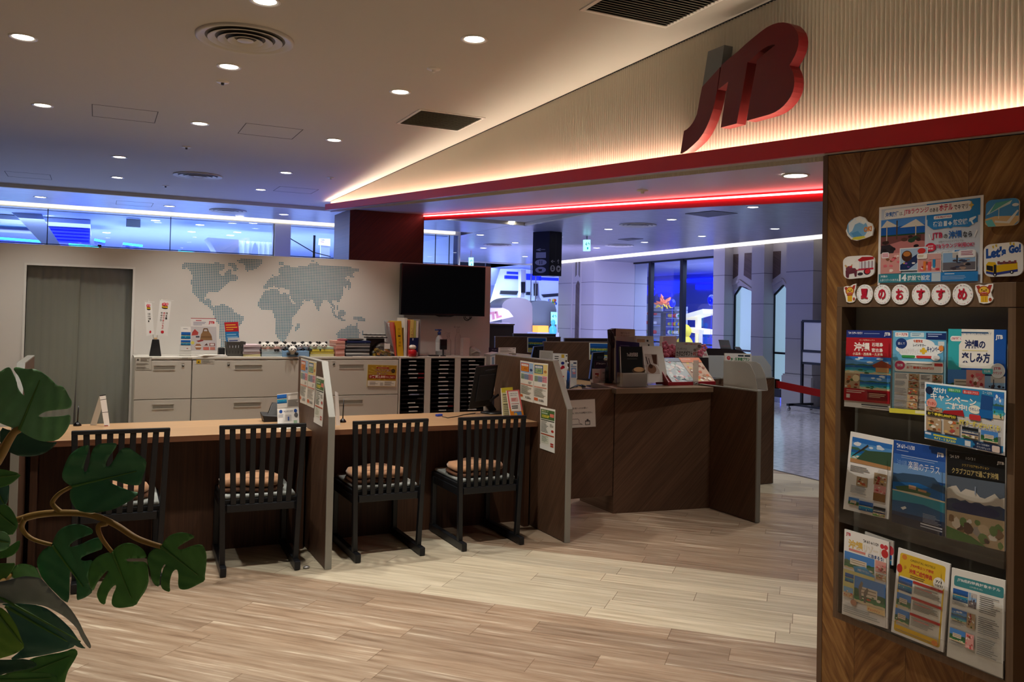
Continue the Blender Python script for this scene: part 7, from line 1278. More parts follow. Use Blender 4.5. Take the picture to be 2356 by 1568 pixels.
# gift catalogues on the raised top
GZ = 0.968
def gcard(name, px4, Y, draw, label, cat, thick=0.004, paper='f0eee8', back=0.0, group=None):
    """px4 TL TR BR BL; the top leans back by 'back' metres and the foot stands on the raised top"""
    tl, tr = oy(*px4[0], Y+back), oy(*px4[1], Y+back); br, bl = oy(*px4[2], Y), oy(*px4[3], Y); bl.z = br.z = max(GZ+0.001, min(bl.z, br.z)) if min(bl.z, br.z) < GZ+0.05 else min(bl.z, br.z)
    c = Card(tl, tr, br, bl, thick=thick, paper=paper); draw(c); return tag(c.build(name), label, cat, group)
gcard('gift_box', [(1417, 755), (1461, 757), (1461, 880), (1414, 878)], 5.93, lambda c: (c.text('贈りもの', 0.25, 0.06, 0.72, 0.10, '6a5650'), c.text('カタログ', 0.25, 0.115, 0.72, 0.15, '6a5650')), 'tall beige gift box standing at the back of the catalogues', 'gift box', thick=0.07, paper='b8a294')
gcard('gift_box_wrap', [(1406, 758), (1417, 755), (1416, 878), (1404, 876)], 5.90, lambda c: c.rect(0.3, 0, 0.6, 1, '54403a'), 'dark brown slip case beside the tall beige gift box', 'slip case', thick=0.05, paper='3c2a2a')
b = MB(); b.smooth = True
for k in range(6): p0 = oy(1408+k, 800, 5.86); p1 = oy(1399+2.2*k, 758+4*(k % 3), 5.86); b.tube([p0, (p0+p1)/2+Vector((0.006*(k-3), 0, 0)), p1], [0.003, 0.003, 0.006], 6)
b.tube([oy(1411, 880, 5.86)+Vector((0, 0, 0.02)), oy(1411, 800, 5.86)], 0.006, 6); tag(b.build('dried_twigs', mat('dried_twig', '241c22', 0.7)), 'bunch of dark dried twigs beside the tall beige gift box', 'twigs')
gcard('gift_catalogue', [(1418, 773), (1464, 775), (1464, 880), (1416, 880)], 5.86, lambda c: c.rect(0.1, 0.05, 0.6, 0.055, 'c8beb4'), 'cream catalogue box in front of the beige gift box', 'catalogue', thick=0.03, paper='c0b4a6')
gcard('gift_catalogue', [(1463, 772), (1503, 773), (1509, 845), (1465, 845)], 5.84, lambda c: (c.rect(0.05, 0.1, 0.5, 0.2, 'c8a07c'), c.rect(0.6, 0.12, 0.7, 0.18, '2a2622'), c.rect(0.66, 0.26, 0.74, 0.32, '2a2622')), 'white catalogue with tan pictures at the back of the gift counter', 'catalogue', thick=0.02, paper='dcd6ca')
def dpur(c): c.text('Mariage', 0.14, 0.18, 0.6, 0.26, 'e0dce8', 0.0); c.rect(0.14, 0.10, 0.55, 0.11, '8a84b0')
gcard('gift_catalogue', [(1419, 783), (1471, 788), (1474, 880), (1420, 880)], 5.74, dpur, 'purple gift catalogue with an arched top', 'catalogue', thick=0.015, paper='332a5a')
# black catalogue in a clear holder
t = thing('catalogue_holder', 'clear holder with a black restaurant catalogue at the front of the gift counter', 'leaflet holder', (3.86, 5.56, GZ))
c = Card(oy(1426, 797, 5.60), oy(1477, 797, 5.60), oy(1480, 858, 5.57), oy(1428, 858, 5.57), thick=0.02, paper='1e201e'); c.text('The美食倶楽部', 0.3, 0.22, 0.8, 0.38, 'd0d0c8', 0.0); c.rect(0.3, 0.46, 0.76, 0.465, 'a8a8a0'); c.ell(0.8, 0.9, 0.3, 0.12, '5a4632'); c.ell(0.82, 0.86, 0.24, 0.09, 'c8a878'); c.rect(0, 0, 0.03, 1, 'd8d4cc'); c.build('black_catalogue', t)
p = [oy(1428, 886, 5.54), oy(1487, 886, 5.54)]; b = MB(); x0, x1 = p[0].x, p[1].x; b.box(x0, 5.515, GZ, x1, 5.519, GZ+0.115); b.box(x0, 5.515, GZ, x1, 5.60, GZ+0.003); b.box(x0, 5.515, GZ, x0+0.003, 5.60, GZ+0.115); b.box(x1-0.003, 5.515, GZ, x1, 5.60, GZ+0.17); b.build('holder', M_ACRYL, t)
b = MB(); b.box(x0+0.006, 5.523, GZ+0.004, x1-0.006, 5.56, GZ+0.11); b.build('leaflet_stock', mat('leaflet_grey', 'b4b2aa', 0.5), t)
def ddeer(c): c.rect(0.06, 0.22, 0.68, 0.78, 'c8bcb4'); c.poly([(0.40, 0.24), (0.66, 0.24), (0.60, 0.52), (0.44, 0.48)], '5a3a2c'); c.ell(0.34, 0.64, 0.2, 0.12, '8a6650'); c.ell(0.3, 0.56, 0.1, 0.06, '4a3226'); c.poly([(0.10, 0.30), (0.14, 0.30), (0.2, 0.5), (0.16, 0.52)], '3a2c28'); c.poly([(0.22, 0.34), (0.25, 0.33), (0.3, 0.5), (0.26, 0.5)], '4a342a'); c.rect(0, 0.82, 1, 0.825, 'c8c2b8'); c.rect(0.74, 0.93, 0.9, 0.945, '8a6a5c')
gcard('gift_catalogue', [(1478, 795), (1523, 796), (1538, 878), (1486, 879)], 5.66, ddeer, 'white gift catalogue with a brown still life photo, leaning back', 'catalogue', thick=0.02, paper='ece8e2', back=0.03)
p0, p1 = oz(1489, 886, GZ), oz(1520, 884, GZ); tag(MB().box(p0.x, p0.y-0.01, GZ, p1.x, p0.y+0.05, GZ+0.006).build('glossy_card', mat('glossy_card', 'c4c8e4', 0.12)), 'small glossy card lying before the white gift catalogue', 'card')
# red display tray with two catalogues
t = thing('display_tray', 'red slanted display tray with two flower covered gift catalogues', 'display tray', (4.25, 5.6, GZ))
A = [oz(1541, 887, GZ), oz(1649, 885, GZ)]; x0, x1, yf = A[0].x, A[1].x, A[0].y+0.005
lip = 0.028; zb = GZ+0.20; yb = yf+0.17; dx = -0.03
b = MB(); M_TR = mat('tray_red', '8c1420', 0.4)
b.hexa([(x0, yf, GZ), (x1, yf, GZ), (x1, yf+0.012, GZ), (x0, yf+0.012, GZ)], [(x0, yf, GZ+lip), (x1, yf, GZ+lip), (x1, yf+0.012, GZ+lip), (x0, yf+0.012, GZ+lip)])
b.hexa([(x0, yf+0.012, GZ), (x1, yf+0.012, GZ), (x1, yb, GZ), (x0, yb, GZ)], [(x0, yf+0.012, GZ+0.012), (x1, yf+0.012, GZ+0.012), (x1+dx, yb, zb), (x0+dx, yb, zb)])
b.hexa([(x0-0.012, yf, GZ), (x0, yf, GZ), (x0, yb, GZ), (x0-0.012, yb, GZ)], [(x0-0.012, yf, GZ+lip), (x0, yf, GZ+lip), (x0+dx, yb, zb+0.03), (x0+dx-0.012, yb, zb+0.03)]); b.build('tray_body', M_TR, t, bev=0.002)
b = MB(); q = oz(1600, 886, GZ); b.smooth = True; b.tube([(q.x, yf-0.003, GZ+0.006), (q.x+0.008, yf-0.003, GZ+0.02), (q.x+0.022, yf-0.003, GZ+0.022), (q.x+0.018, yf-0.003, GZ+0.012)], 0.003, 6); b.build('silver_motif', mat('silver_motif', 'e0dcd8', 0.3, metal=0.5), t)
nrm = Vector((0, -(zb-GZ-0.012), yb-yf-0.012)).normalized()*0.012
def ct(u, v): return Vector((x0+(x1-x0)*u+dx*v, yf+0.014+(yb-yf-0.014)*v, GZ+0.014+(zb-GZ-0.012)*v))+nrm
c = Card(ct(0.02, 1.02), ct(0.50, 1.02), ct(0.56, 0.04), ct(0.08, 0.04), thick=0.01); c.photo(0, 0, 1, 1, 'flowers', 3); c.rect(0, 0, 1, 0.15, '6a7898'); c.text('Mariage', 0.08, 0.05, 0.5, 0.11, 'e0e4ec'); c.build('flower_catalogue', t)
c = Card(ct(0.51, 1.03), ct(0.96, 1.03), ct(1.0, 0.04), ct(0.57, 0.04), thick=0.01); c.photo(0, 0, 1, 1, 'orange', 4); c.rect(0, 0, 1, 0.2, 'e0784c'); c.text('KUTSUROGI', 0.08, 0.05, 0.5, 0.10, 'f0e0d0'); c.build('food_catalogue', t)
def dpk(c): c.rect(0, 0.45, 1, 1, '8c2430'); [c.ell(0.2+0.3*(k % 3), 0.5+0.16*(k//3), 0.16, 0.09, ('d88a94', 'c86a78')[k % 2], 6) for k in range(9)]; c.rect(0, 0.0, 1, 0.42, 'd8b8bc'); c.rect(0, 0.38, 1, 0.42, 'f0dcdc')
gcard('gift_package', [(1526, 773), (1556, 773), (1560, 822), (1524, 822)], 5.96, dpk, 'pink blossom gift package behind the red display tray', 'gift package', thick=0.05)
def dcat(c): c.text('ご結婚・ご出産の内祝いに', 0.30, 0.06, 0.86, 0.17, 'a84a44', 0.02, -0.0); c.text('プレゼントに', 0.04, 0.36, 0.42, 0.5, '4a4440', 0.02); c.text('カタログギフト', 0.02, 0.55, 0.62, 0.92, '3a2e2a', 0.04); c.text('好評発売中', 0.64, 0.62, 0.96, 0.88, 'a83a38', 0.03); c.ell(0.9, 0.25, 0.07, 0.13, '5a544c', 10); c.ell(0.72, 0.5, 0.06, 0.1, '6a645a', 10); c.ell(0.82, 0.42, 0.06, 0.1, '8a8478', 10)
gcard('header_card', [(1556, 786), (1614, 788), (1617, 822), (1554, 821)], 5.92, dcat, 'grey catalogue gift header card above the red display tray', 'sign', thick=0.004, paper='aaa49c')
b = MB(); q = oy(1584, 822, 5.93); b.box(q.x-0.12, 5.93, GZ, q.x+0.12, 5.97, q.z); tag(b.build('box_riser', mat('riser_red', '7a1820', 0.5)), 'dark red riser box holding the header card', 'box')
def petal5(b, c0, r, up): 
    for k in range(5):
        a = 2*math.pi*k/5; b.ell(c0+Vector((r*0.6*math.cos(a), 0, r*0.6*math.sin(a))), r*0.45, 0.004, r*0.45, 8, 6)
b = MB(); b.smooth = True
for x, y in ((1530, 793), (1545, 800), (1620, 800), (1612, 812), (1536, 812)): petal5(b, oy(x, y, 5.885), 0.035, 0)
o = tag(b.build('paper_blossoms', mat('blossom_pink', 'd06a80', 0.6)), 'pink paper blossoms framing the header card', 'paper blossoms')
gcard('white_leaflet', [(1618, 803), (1624, 803), (1631, 822), (1617, 822)], 5.98, lambda c: c.rect(0.2, 0.5, 0.8, 0.8, 'd8a0a8'), 'white leaflet at the end of the pink blossoms', 'leaflet', thick=0.002)
# frosted leaflet boxes
t = thing('frosted_box', 'frosted leaflet box standing on the side board end', 'leaflet box', (4.47, 5.2, 0.98))
Xs = 4.456; f4 = [ox(1664, 886, Xs), ox(1743, 897.5, Xs), ox(1737, 862, Xs), ox(1726, 838, Xs), ox(1716, 832, Xs), ox(1665, 828, Xs)]
pr = [(p.y, max(p.z, 0.981)) for p in f4]
M_FR2 = glass_material('frosted_box_film', 'eceae4', 0.04, 0.3, frost=0.45)
b = MB(); b.prism(pr, fnx, Xs, Xs+0.003); b.build('side_sheet', M_FR2, t); b = MB(); b.prism(pr, fnx, Xs+0.10, Xs+0.103); b.build('side_sheet', M_FR2, t); ys_ = sorted(p[0] for p in pr)
b = MB(); b.box(Xs+0.003, ys_[0], 0.981, Xs+0.10, ys_[-1], 0.984); b.build('box_floor', M_FR2, t); b = MB(); b.box(Xs+0.003, ys_[-1]-0.003, 0.984, Xs+0.10, ys_[-1], max(p[1] for p in pr)-0.01); b.build('back_sheet', M_FR2, t)
def djr(c): c.ell(0.13, 0.2, 0.07, 0.085, 'd03c40'); c.text('JTB', 0.095, 0.16, 0.165, 0.24, 'f4f0ee'); c.text('JR・新幹線プラン', 0.20, 0.16, 0.92, 0.33, '2f8a4a', 0.04); c.rr(0.48, 0.06, 0.7, 0.12, '2c3a4c', 0.5); c.rr(0.73, 0.06, 0.95, 0.12, '2c3a4c', 0.5); c.rect(0.05, 0.38, 0.7, 0.44, '4a5a78'); c.photo(0.5, 0.48, 0.97, 0.95, 'people', 8); c.rect(0.05, 0.48, 0.48, 0.95, 'f0f0ee'); c.poly([(0.2, 0.53), (0.66, 0.46), (0.66, 0.52)], 'b03038')
p_ = lambda x, y: oy(x, y, 5.60)
c = Card(p_(1668, 812), p_(1729, 813.5), p_(1731, 870), p_(1670, 866), thick=0.012); djr(c); tag(c.build('train_leaflet'), 'white and green rail travel leaflets standing in the frosted box', 'leaflets')
a = Vector((p_(1670, 866).x, 5.60, 0.0)); slab('leaflet_ledge', p_(1668, 866).x, p_(1733, 866).x, 5.585, 5.62, 0.981, p_(1700, 868).z-0.001, M_FR2, 'frosted ledge under the rail travel leaflets', 'ledge', bev=0)
Ye = 6.06; f4 = [oy(1632, 868, Ye), oy(1775, 868, Ye), oy(1774, 843, Ye), oy(1755, 818, Ye), oy(1630, 817, Ye)]
t = thing('frosted_screen', 'large frosted counter screen standing on the end board', 'counter screen', (5.2, 6.06, 0.984))
fny = lambda p, q, a: (p, a, q)
b = MB(); b.prism([(p.x, max(p.z, 0.985)) for p in f4], fny, Ye-0.003, Ye+0.003); b.build('sheet', glass_material('frosted_screen_film', 'e4e8e4', 0.05, 0.3, frost=0.8), t)
b = MB(); b.box(f4[0].x+0.1, Ye-0.04, 0.985, f4[0].x+0.13, Ye+0.04, 0.99); b.box(5.55, Ye-0.04, 0.985, 5.58, Ye+0.04, 0.99); b.build('foot', M_FROST, t)
pf = oy(1640, 829, 5.55); pg = oy(1664, 829, 5.5)
slab('frosted_divider', 4.40, 4.452, 5.60, 5.605, 0.969, pf.z, M_FR2, 'frosted panel between the red display tray and the rail leaflets', 'panel', bev=0)
# dark curved board and card easels far behind
a, b2 = oy(1618, 803, 8.2), oy(1722, 812, 8.2)
desk = thing('curved_board', 'dark board with a rounded end rising behind the frosted screen', 'partition', ((a.x+b2.x)/2, 8.2, 0))
b = MB(); top = [oy(x, y, 8.2) for x, y in ((1600, 800), (1640, 801), (1680, 802.5), (1705, 806), (1718, 813), (1722, 830))]; b.prism([(p.x, p.z) for p in top]+[(top[-1].x, 0.0), (top[0].x, 0.0)], fny, 8.2, 8.24); b.build('board', M_DKB, desk)
def easel(x0, x1, yt, yb, label):
    c = Card(oy(x0, yt, 8.17), oy(x1, yt+1, 8.17), oy(x1+6, yb, 8.21), oy(x0+5, yb, 8.21), thick=0.003, paper='8f8d88'); c.rect(0.1, 0.62, 0.9, 0.72, 'a8888a'); tag(c.build('card_easel'), label, 'card easel')
easel(1653, 1677, 781, 802.5, 'grey card easel standing on the dark rounded board'); easel(1690, 1702, 797, 805.5, 'low grey card lying on the dark rounded board')
# ------------------------------------------------------------------ the mall beyond
XW = 11.5
M_PAN = mat('stone_panel', 'b9b5b6', 0.6, bump=0.1, bscale=120, spec=0.3); M_SEAM = mat('panel_seam', '6c6a70', 0.8); M_FRAME = mat('dark_window_frame', '0c0d12', 0.35)
M_FGLASS = mat('lit_frosted_glass', 'b8d4e0', 0.4, emit=0.55, ecol='9fc4d8')
M_SLAT = wood_material('brown_stone_slats', '4a3c38', '6c5a54', 28, 0.11, 'yz', seam=0.8)
def wy(x, y=700, X=XW): return ox(x, y, X).y
def wz_(x, y, X=XW): return ox(x, y, X).z
# ceiling lip, cove slot and wall top
LIPX = 11.0
SEAMS = [wz_(1690, 631.5), wz_(1690, 699), wz_(1690, 772.5)]
def seamed(name, x0, y0, x1, y1, zt, label, cat='pillar', faces=('x', 'y')):
    t = MB().box(x0, y0, 0, x1, y1, zt).build(name, M_PAN); struct(t)
    b = MB()
    for z in SEAMS+[SEAMS[2]-(SEAMS[1]-SEAMS[2]), ]:
        b.box(x0-0.002, y0-0.002, z-0.006, x1+0.001, y1+0.001, z+0.006)
    b.build('seam', M_SEAM, t); return t
ztop = 3.2
pil = [('column_1', wy(1755), wy(1728.5), 0), ('column_2', wy(1666), wy(1640), 0)]
seamed('wall_mall_1', XW, wy(1870), XW+0.6, wy(1808), ztop, '')
b = MB(); b.box(XW-0.06, wy(1874), 0, XW, wy(1806), wz_(1840, 866)); b.box(XW-0.03, wy(1874), wz_(1840, 866), XW, wy(1806), wz_(1840, 862)); struct(b.build('trim_6', M_PAN))
seamed('wall_mall_2', XW, wy(1757), XW+0.45, wy(1728.5), ztop-0.1, ''); seamed('wall_mall_3', XW, wy(1666), XW+0.45, wy(1640), ztop-0.1, '')
XG = XW+0.28
def arch(xa, xb, xpk, ypk, yshl, yshr, n):
    """recessed bay: panel with a pointed lit window and brown slat insets"""
    ya, yb = wy(xa, 700, XW), wy(xb, 700, XW)          # near and far along the wall
    y0, y1 = ya, yb
    G = lambda x, y: (ox(x, y, XG).y, ox(x, y, XG).z)
    pk = G(xpk, ypk); sl = G(xb+2, yshl); sr = G(xa-1, yshr)
    zsh = sl[1]
    win = [(y1+0.02, 0.15), (y1+0.02, zsh), pk, (y0-0.02, zsh), (y0-0.02, 0.15)]
    b = MB(); b.prism([(y1+0.25, pk[1]-0.0+0.02), (y1+0.25, ztop-0.1), (y0-0.25, ztop-0.1), (y0-0.25, zsh), pk, (y1+0.25, zsh-0.03)], fnx, XG-0.06, XG-0.02); o = b.build('wall_mall_%d' % (n+3), M_PAN); struct(o)
    b = MB(); b.prism(win, fnx, XG, XG+0.01); g = b.build('window_%d' % n, M_FGLASS); struct(g)
    fr = MB(); wd = 0.035
    for p, q in zip(win[:-1], win[1:]): fr.bar((XG-0.01, *p), (XG-0.01, *q), wd, 0.03, up=(1, 0, 0))
    zt_ = wz_(1790, 811.5, XG); fr.bar((XG-0.01, y0, zt_), (XG-0.01, y1, zt_), 0.04, 0.03, up=(1, 0, 0)); fr.build('window_frame', M_FRAME, g)
    ht = MB(); off = 0.10
    ht.bar((XG-0.07, sl[0]+0.2, sl[1]+off-0.05), (XG-0.07, pk[0], pk[1]+off), 0.05, 0.03, up=(1, 0, 0)); ht.bar((XG-0.07, pk[0], pk[1]+off), (XG-0.07, sr[0]-0.2, sl[1]+off-0.05), 0.05, 0.03, up=(1, 0, 0)); ht.build('hood_moulding', M_PAN, o)
    return o
o1 = arch(1728.5, 1669, 1707, 657, 679, 672, 1); o2 = arch(1808, 1759, 1806, 654, 679, 665, 2)
def inset(px, parent):
    P = [(ox(x, y, XG-0.063).y, ox(x, y, XG-0.063).z) for x, y in px]; b = MB(); b.prism(P, fnx, XG-0.064, XG-0.058); b.build('slat_inset', M_SLAT, parent)
inset([(1677.5, 585), (1699, 584), (1698, 633), (1676, 649)], o1); inset([(1713, 582), (1729.5, 581), (1728.5, 644), (1711, 633)], o1); inset([(1771.5, 578.5), (1797, 577), (1795.5, 629), (1770, 648)], o2)
# bay hidden mostly by the teak wall
b = MB(); b.box(XW+0.25, wy(1960), 0, XW+0.3, wy(1870)+0.05, ztop); struct(b.build('wall_mall_9', M_PAN)); b = MB(); b.box(XW, 6.0, 0, XW+0.6, wy(1960), ztop); struct(b.build('wall_mall_10', M_PAN))
# big block with a slot, before the tall dark window
yc = wy(1366); yf = wy(1284, 700)
XWIN = 12.75
t = seamed('wall_mall_11', XW, yc, XWIN+0.4, yf, ztop, '')
b = MB(); S = lambda pts: [(ox(x, y, XW-0.003).y, ox(x, y, XW-0.003).z) for x, y in pts]
b.prism(S([(1322, 790), (1325, 655), (1330, 645), (1335, 655), (1333, 790)]), fnx, XW-0.006, XW-0.001); b.build('slat_inset', M_SLAT, t)
b = MB(); M_SLOT = mat('slot_shadow', '6c6862', 0.7)
b.prism(S([(1323.5, 637), (1324, 599), (1326, 598), (1328, 599), (1327, 632)]), fnx, XW-0.006, XW-0.001); b.prism(S([(1331, 632), (1331, 598.5), (1333, 597.5), (1335, 598.5), (1334, 638)]), fnx, XW-0.006, XW-0.001); b.build('slot', M_SLOT, t)
b = MB()
for xx in (1318, 1337.5): b.bar((XW-0.01, wy(xx, 600), 0.5), (XW-0.01, wy(xx, 600), 2.95), 0.05, 0.02, up=(1, 0, 0))
b.build('moulding', M_PAN, t)
# tall window wall
yw0, yw1 = ox(1640, 700, XW).y, yc
b = MB(); b.box(XW+0.02, yw0, 2.985, XWIN+0.4, yw1, ztop); struct(b.build('trim_7', mat('window_soffit', '8c8a92', 0.6)))
b = MB(); b.box(XW+0.02, yw0-0.3, 3.0, XW+0.3, yw1, ztop); struct(b.build('trim_8', M_PAN))
gl = MB().box(XWIN, yw0-0.3, 0.1, XWIN+0.01, yw1, 2.99).build('window_3', M_GLASS); struct(gl)
for xx, w in ((1432, 0.12), (1498, 0.10), (1571.5, 0.12)):
    y = ox(xx, 690, XWIN).y; MB().box(XWIN-0.06, y-w/2, 0, XWIN+0.05, y+w/2, 2.985).build('mullion', M_FRAME, gl)
MB().box(XWIN-0.05, yw0-0.3, 2.945, XWIN+0.05, yw1, 2.985).build('head_bar', M_FRAME, gl); MB().box(XWIN-0.05, yw0-0.3, 0.0, XWIN+0.05, yw1, 0.1).build('sill_bar', M_FRAME, gl); MB().box(XWIN-0.03, yw0-0.3, 0.92, XWIN+0.03, yw1, 0.95).build('rail', M_FRAME, gl)
# shop behind the tall window
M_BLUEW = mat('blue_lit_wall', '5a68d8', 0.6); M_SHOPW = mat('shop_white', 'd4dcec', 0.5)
M_CYAN = mat('cyan_led', '40d0ff', 0.5, emit=6.0, ecol='30b8ff'); M_BLUE = mat('deep_blue_sign', '1018ff', 0.4, emit=3.2, ecol='0a18ff')
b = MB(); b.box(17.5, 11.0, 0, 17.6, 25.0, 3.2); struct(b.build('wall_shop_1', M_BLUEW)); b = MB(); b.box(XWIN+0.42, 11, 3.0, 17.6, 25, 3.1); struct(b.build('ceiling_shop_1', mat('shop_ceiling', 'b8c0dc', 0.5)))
b = MB(); b.box(13.5, 11, -0.1, 17.6, 25, 0); struct(b.build('floor_shop', M_TILE)); b = MB(); b.box(XW+0.46, 11.0, 0, 17.6, 11.1, 3.2); struct(b.build('wall_shop_2', M_SHOPW))
def at(x, y, X): return ox(x, y, X)
for k, (x0, x1, y0, y1) in enumerate(((1502, 1568, 648, 672), (1580, 1638, 641, 647), (1600, 1638, 655, 664), (1515, 1545, 675, 681))):
    p, q = at(x0, y0, 17.44), at(x1, y1, 17.44); o = MB().box(17.44, q.y, q.z, 17.5, p.y, p.z).build('blue_sign', M_BLUE); tag(o, ('wide blue glowing sign behind the tall window', 'thin blue glowing strip behind the last window pane', 'broad blue glowing strip under the thin one', 'small blue glowing sign over the balloon')[k], 'glowing sign', 'blue glowing signs in the window shop')
for k, (x, y, r) in enumerate(((1498, 668, 0.20), (1547, 697, 0.12), (1637, 690, 0.14))):
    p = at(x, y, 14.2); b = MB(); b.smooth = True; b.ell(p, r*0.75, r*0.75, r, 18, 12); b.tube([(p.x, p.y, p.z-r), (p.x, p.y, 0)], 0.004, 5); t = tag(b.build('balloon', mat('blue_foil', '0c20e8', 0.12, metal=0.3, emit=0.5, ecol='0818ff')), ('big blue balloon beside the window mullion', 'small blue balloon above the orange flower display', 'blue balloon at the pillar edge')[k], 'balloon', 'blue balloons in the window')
R = random.Random(2); p0 = at(1527, 702, 14.3)
b = MB(); b.smooth = False
for k in range(46):
    a, e = R.uniform(0, 6.28), R.uniform(-0.5, 1.3); d_ = Vector((math.cos(a)*math.cos(e), math.sin(a)*math.cos(e), math.sin(e))); b.cur = 0 if d_.z > 0.15 else 1
    c0 = p0+d_*R.uniform(0.05, 0.22); s_ = d_.orthogonal().normalized(); u_ = d_.cross(s_); w = R.uniform(0.06, 0.11); b.add([c0-s_*w*0.4, c0+u_*w*0.5, c0+d_*w*1.2, c0-u_*w*0.5+d_*0.02, c0-d_*0.02], [(0, 1, 2), (0, 2, 3), (0, 4, 1), (0, 3, 4), (1, 4, 3), (1, 3, 2)])
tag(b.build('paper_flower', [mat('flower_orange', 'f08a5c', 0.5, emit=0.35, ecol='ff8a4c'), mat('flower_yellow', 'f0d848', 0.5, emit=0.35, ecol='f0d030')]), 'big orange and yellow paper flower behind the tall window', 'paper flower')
b = MB(); b.box(14.25, p0.y-0.05, 0, 14.35, p0.y+0.06, p0.z-0.2); b.box(14.1, p0.y-0.25, p0.z-0.22, 14.5, p0.y+0.3, p0.z-0.17); tag(b.build('display_post', M_FRAME), 'dark post carrying the paper flower', 'post')
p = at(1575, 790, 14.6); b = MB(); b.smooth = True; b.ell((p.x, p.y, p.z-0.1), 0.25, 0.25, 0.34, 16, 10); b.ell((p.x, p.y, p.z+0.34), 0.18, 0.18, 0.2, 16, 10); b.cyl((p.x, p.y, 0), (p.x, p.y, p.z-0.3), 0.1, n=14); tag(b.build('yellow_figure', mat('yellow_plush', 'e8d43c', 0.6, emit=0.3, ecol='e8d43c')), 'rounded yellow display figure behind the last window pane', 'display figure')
for k, (x0, x1, y0, y1, X) in enumerate(((1462, 1500, 705, 790, 15.5), (1530, 1556, 712, 790, 15.5))):
    p, q = at(x0, y0, X), at(x1, y1, X); t = thing('toy_shelf', ('shelf of colourful toys in the first window pane', 'shelf of colourful toys beside the window post')[k], 'shelf', (X+0.2, (p.y+q.y)/2, 0))
    b = MB(); b.box(X+0.35, q.y, 0, X+0.4, p.y, p.z+0.1); 
    for j in range(5): z = q.z+(p.z-q.z)*j/4; b.box(X, q.y, z-0.02, X+0.4, p.y, z)
    b.build('shelf_frame', M_SHOPW, t); b = MB(); b.smooth = True
    for j in range(4):
        for i in range(6): z = q.z+(p.z-q.z)*j/4; b.cur = R.randrange(5); b.ell((X+0.15, q.y+(p.y-q.y)*(i+0.5)/6, z+0.075), 0.07, 0.07, R.uniform(0.05, 0.075), 10, 6)
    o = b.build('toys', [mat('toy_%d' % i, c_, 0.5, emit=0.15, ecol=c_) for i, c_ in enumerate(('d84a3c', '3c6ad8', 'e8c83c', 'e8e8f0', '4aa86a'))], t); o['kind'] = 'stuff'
b = MB()
for x0, y0, x1, y1 in ((1581, 731, 1634, 716), (1584, 757, 1636, 764)): b.bar(at(x0, y0, 15.0), at(x1, y1, 15.0), 0.5, 0.12, up=(0, 0, 1)); m_ = (at(x0, y0, 15.0)+at(x1, y1, 15.0))/2; b.box(m_.x-0.06, m_.y-0.06, 0, m_.x+0.06, m_.y+0.06, m_.z-0.04)
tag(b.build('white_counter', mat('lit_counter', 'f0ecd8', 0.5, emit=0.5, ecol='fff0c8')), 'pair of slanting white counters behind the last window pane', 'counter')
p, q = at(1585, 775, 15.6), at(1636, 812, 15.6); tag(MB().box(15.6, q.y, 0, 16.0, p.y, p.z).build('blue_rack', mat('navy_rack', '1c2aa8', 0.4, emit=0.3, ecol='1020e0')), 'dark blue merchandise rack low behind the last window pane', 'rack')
p, q = at(1453, 638, 16.8), at(1500, 800, 16.8); b = MB(); b.bar((16.8, p.y+0.6, 2.2), (16.8, q.y-0.2, 0.0), 0.35, 0.25, up=(1, 0, 0)); tag(b.build('slanted_rib', M_SHOPW), 'white slanted rib behind the first window pane', 'rib')

# cove slots along the mall walls; emissive bands imitate the lit wall tops
b = MB(); b.box(LIPX, 5.0, 3.15, XW+0.7, 27.0, 3.2); b.box(LIPX-0.05, 5.0, 3.0, LIPX, 27.0, 3.2); struct(b.build('trim_9', M_WHITE))
o = MB().box(XW-0.03, 6.0, 2.99, XW-0.002, 21.5, 3.12).build('strip_light', mat('wall_top_glow', 'fff8e8', 0.5, emit=1.3, ecol='fff6e0')); tag(o, 'glowing band imitating the cove lit top of the panelled mall wall', 'strip light')
# ------------------------------------------------------------------ shop glass behind the map wall
YS = 14.6; LIPY = 14.15
b = MB(); b.box(-4.5, LIPY-0.05, 3.0, 6.1, LIPY, 3.2); b.box(-4.5, LIPY, 3.15, 6.1, YS+0.4, 3.2); struct(b.build('trim_10', M_WHITE))
o = MB().box(-4.4, YS-0.07, 2.99, 5.9, YS-0.045, 3.12).build('strip_light', mat('wall_top_glow', 'fff8e8', 0.5, emit=1.3)); tag(o, 'glowing band imitating the cove lit wall top above the shop glass behind the map wall', 'strip light')  # emission in place of a cove-lit wall top
zg = oy(300, 492, YS).z; xe = oy(1060, 540, YS).x; xp0, xp1 = oy(632, 540, YS).x, oy(668, 540, YS).x
b = MB(); b.box(-4.5, YS, zg, xe, YS+0.2, 3.2); b.box(xp0, YS-0.04, 0, xp1, YS+0.25, zg); b.box(xe-0.03, YS, 0, xe, YS+0.1, zg); struct(b.build('wall_shopfront', mat('shopfront_white', 'd2d2cc', 0.5)))
gl = MB().box(-4.5, YS+0.05, 0, xp0, YS+0.06, zg).build('window_4', M_GLASS); struct(gl)
for x in (109, 393): X = oy(x, 520, YS).x; MB().box(X-0.006, YS+0.045, 0, X+0.006, YS+0.065, zg).build('glass_joint', M_FRAME, gl)
zr = oy(300, 570, YS).z; MB().box(-4.5, YS+0.04, zr-0.006, xp0, YS+0.07, zr+0.006).build('glass_rail', M_FRAME, gl); MB().box(xp0-0.02, YS+0.02, 0, xp0, YS+0.08, zg).build('end_bar', mat('grey_bar', '8a8c90', 0.4, metal=0.5), gl)
gl = MB().box(xp1, YS+0.05, 0, xe-0.03, YS+0.06, zg).build('window_5', M_GLASS); struct(gl)
for x in (1004, 1036): X = oy(x, 570, YS).x; MB().box(X-0.006, YS+0.045, 0, X+0.006, YS+0.065, zg).build('glass_joint', M_FRAME, gl)
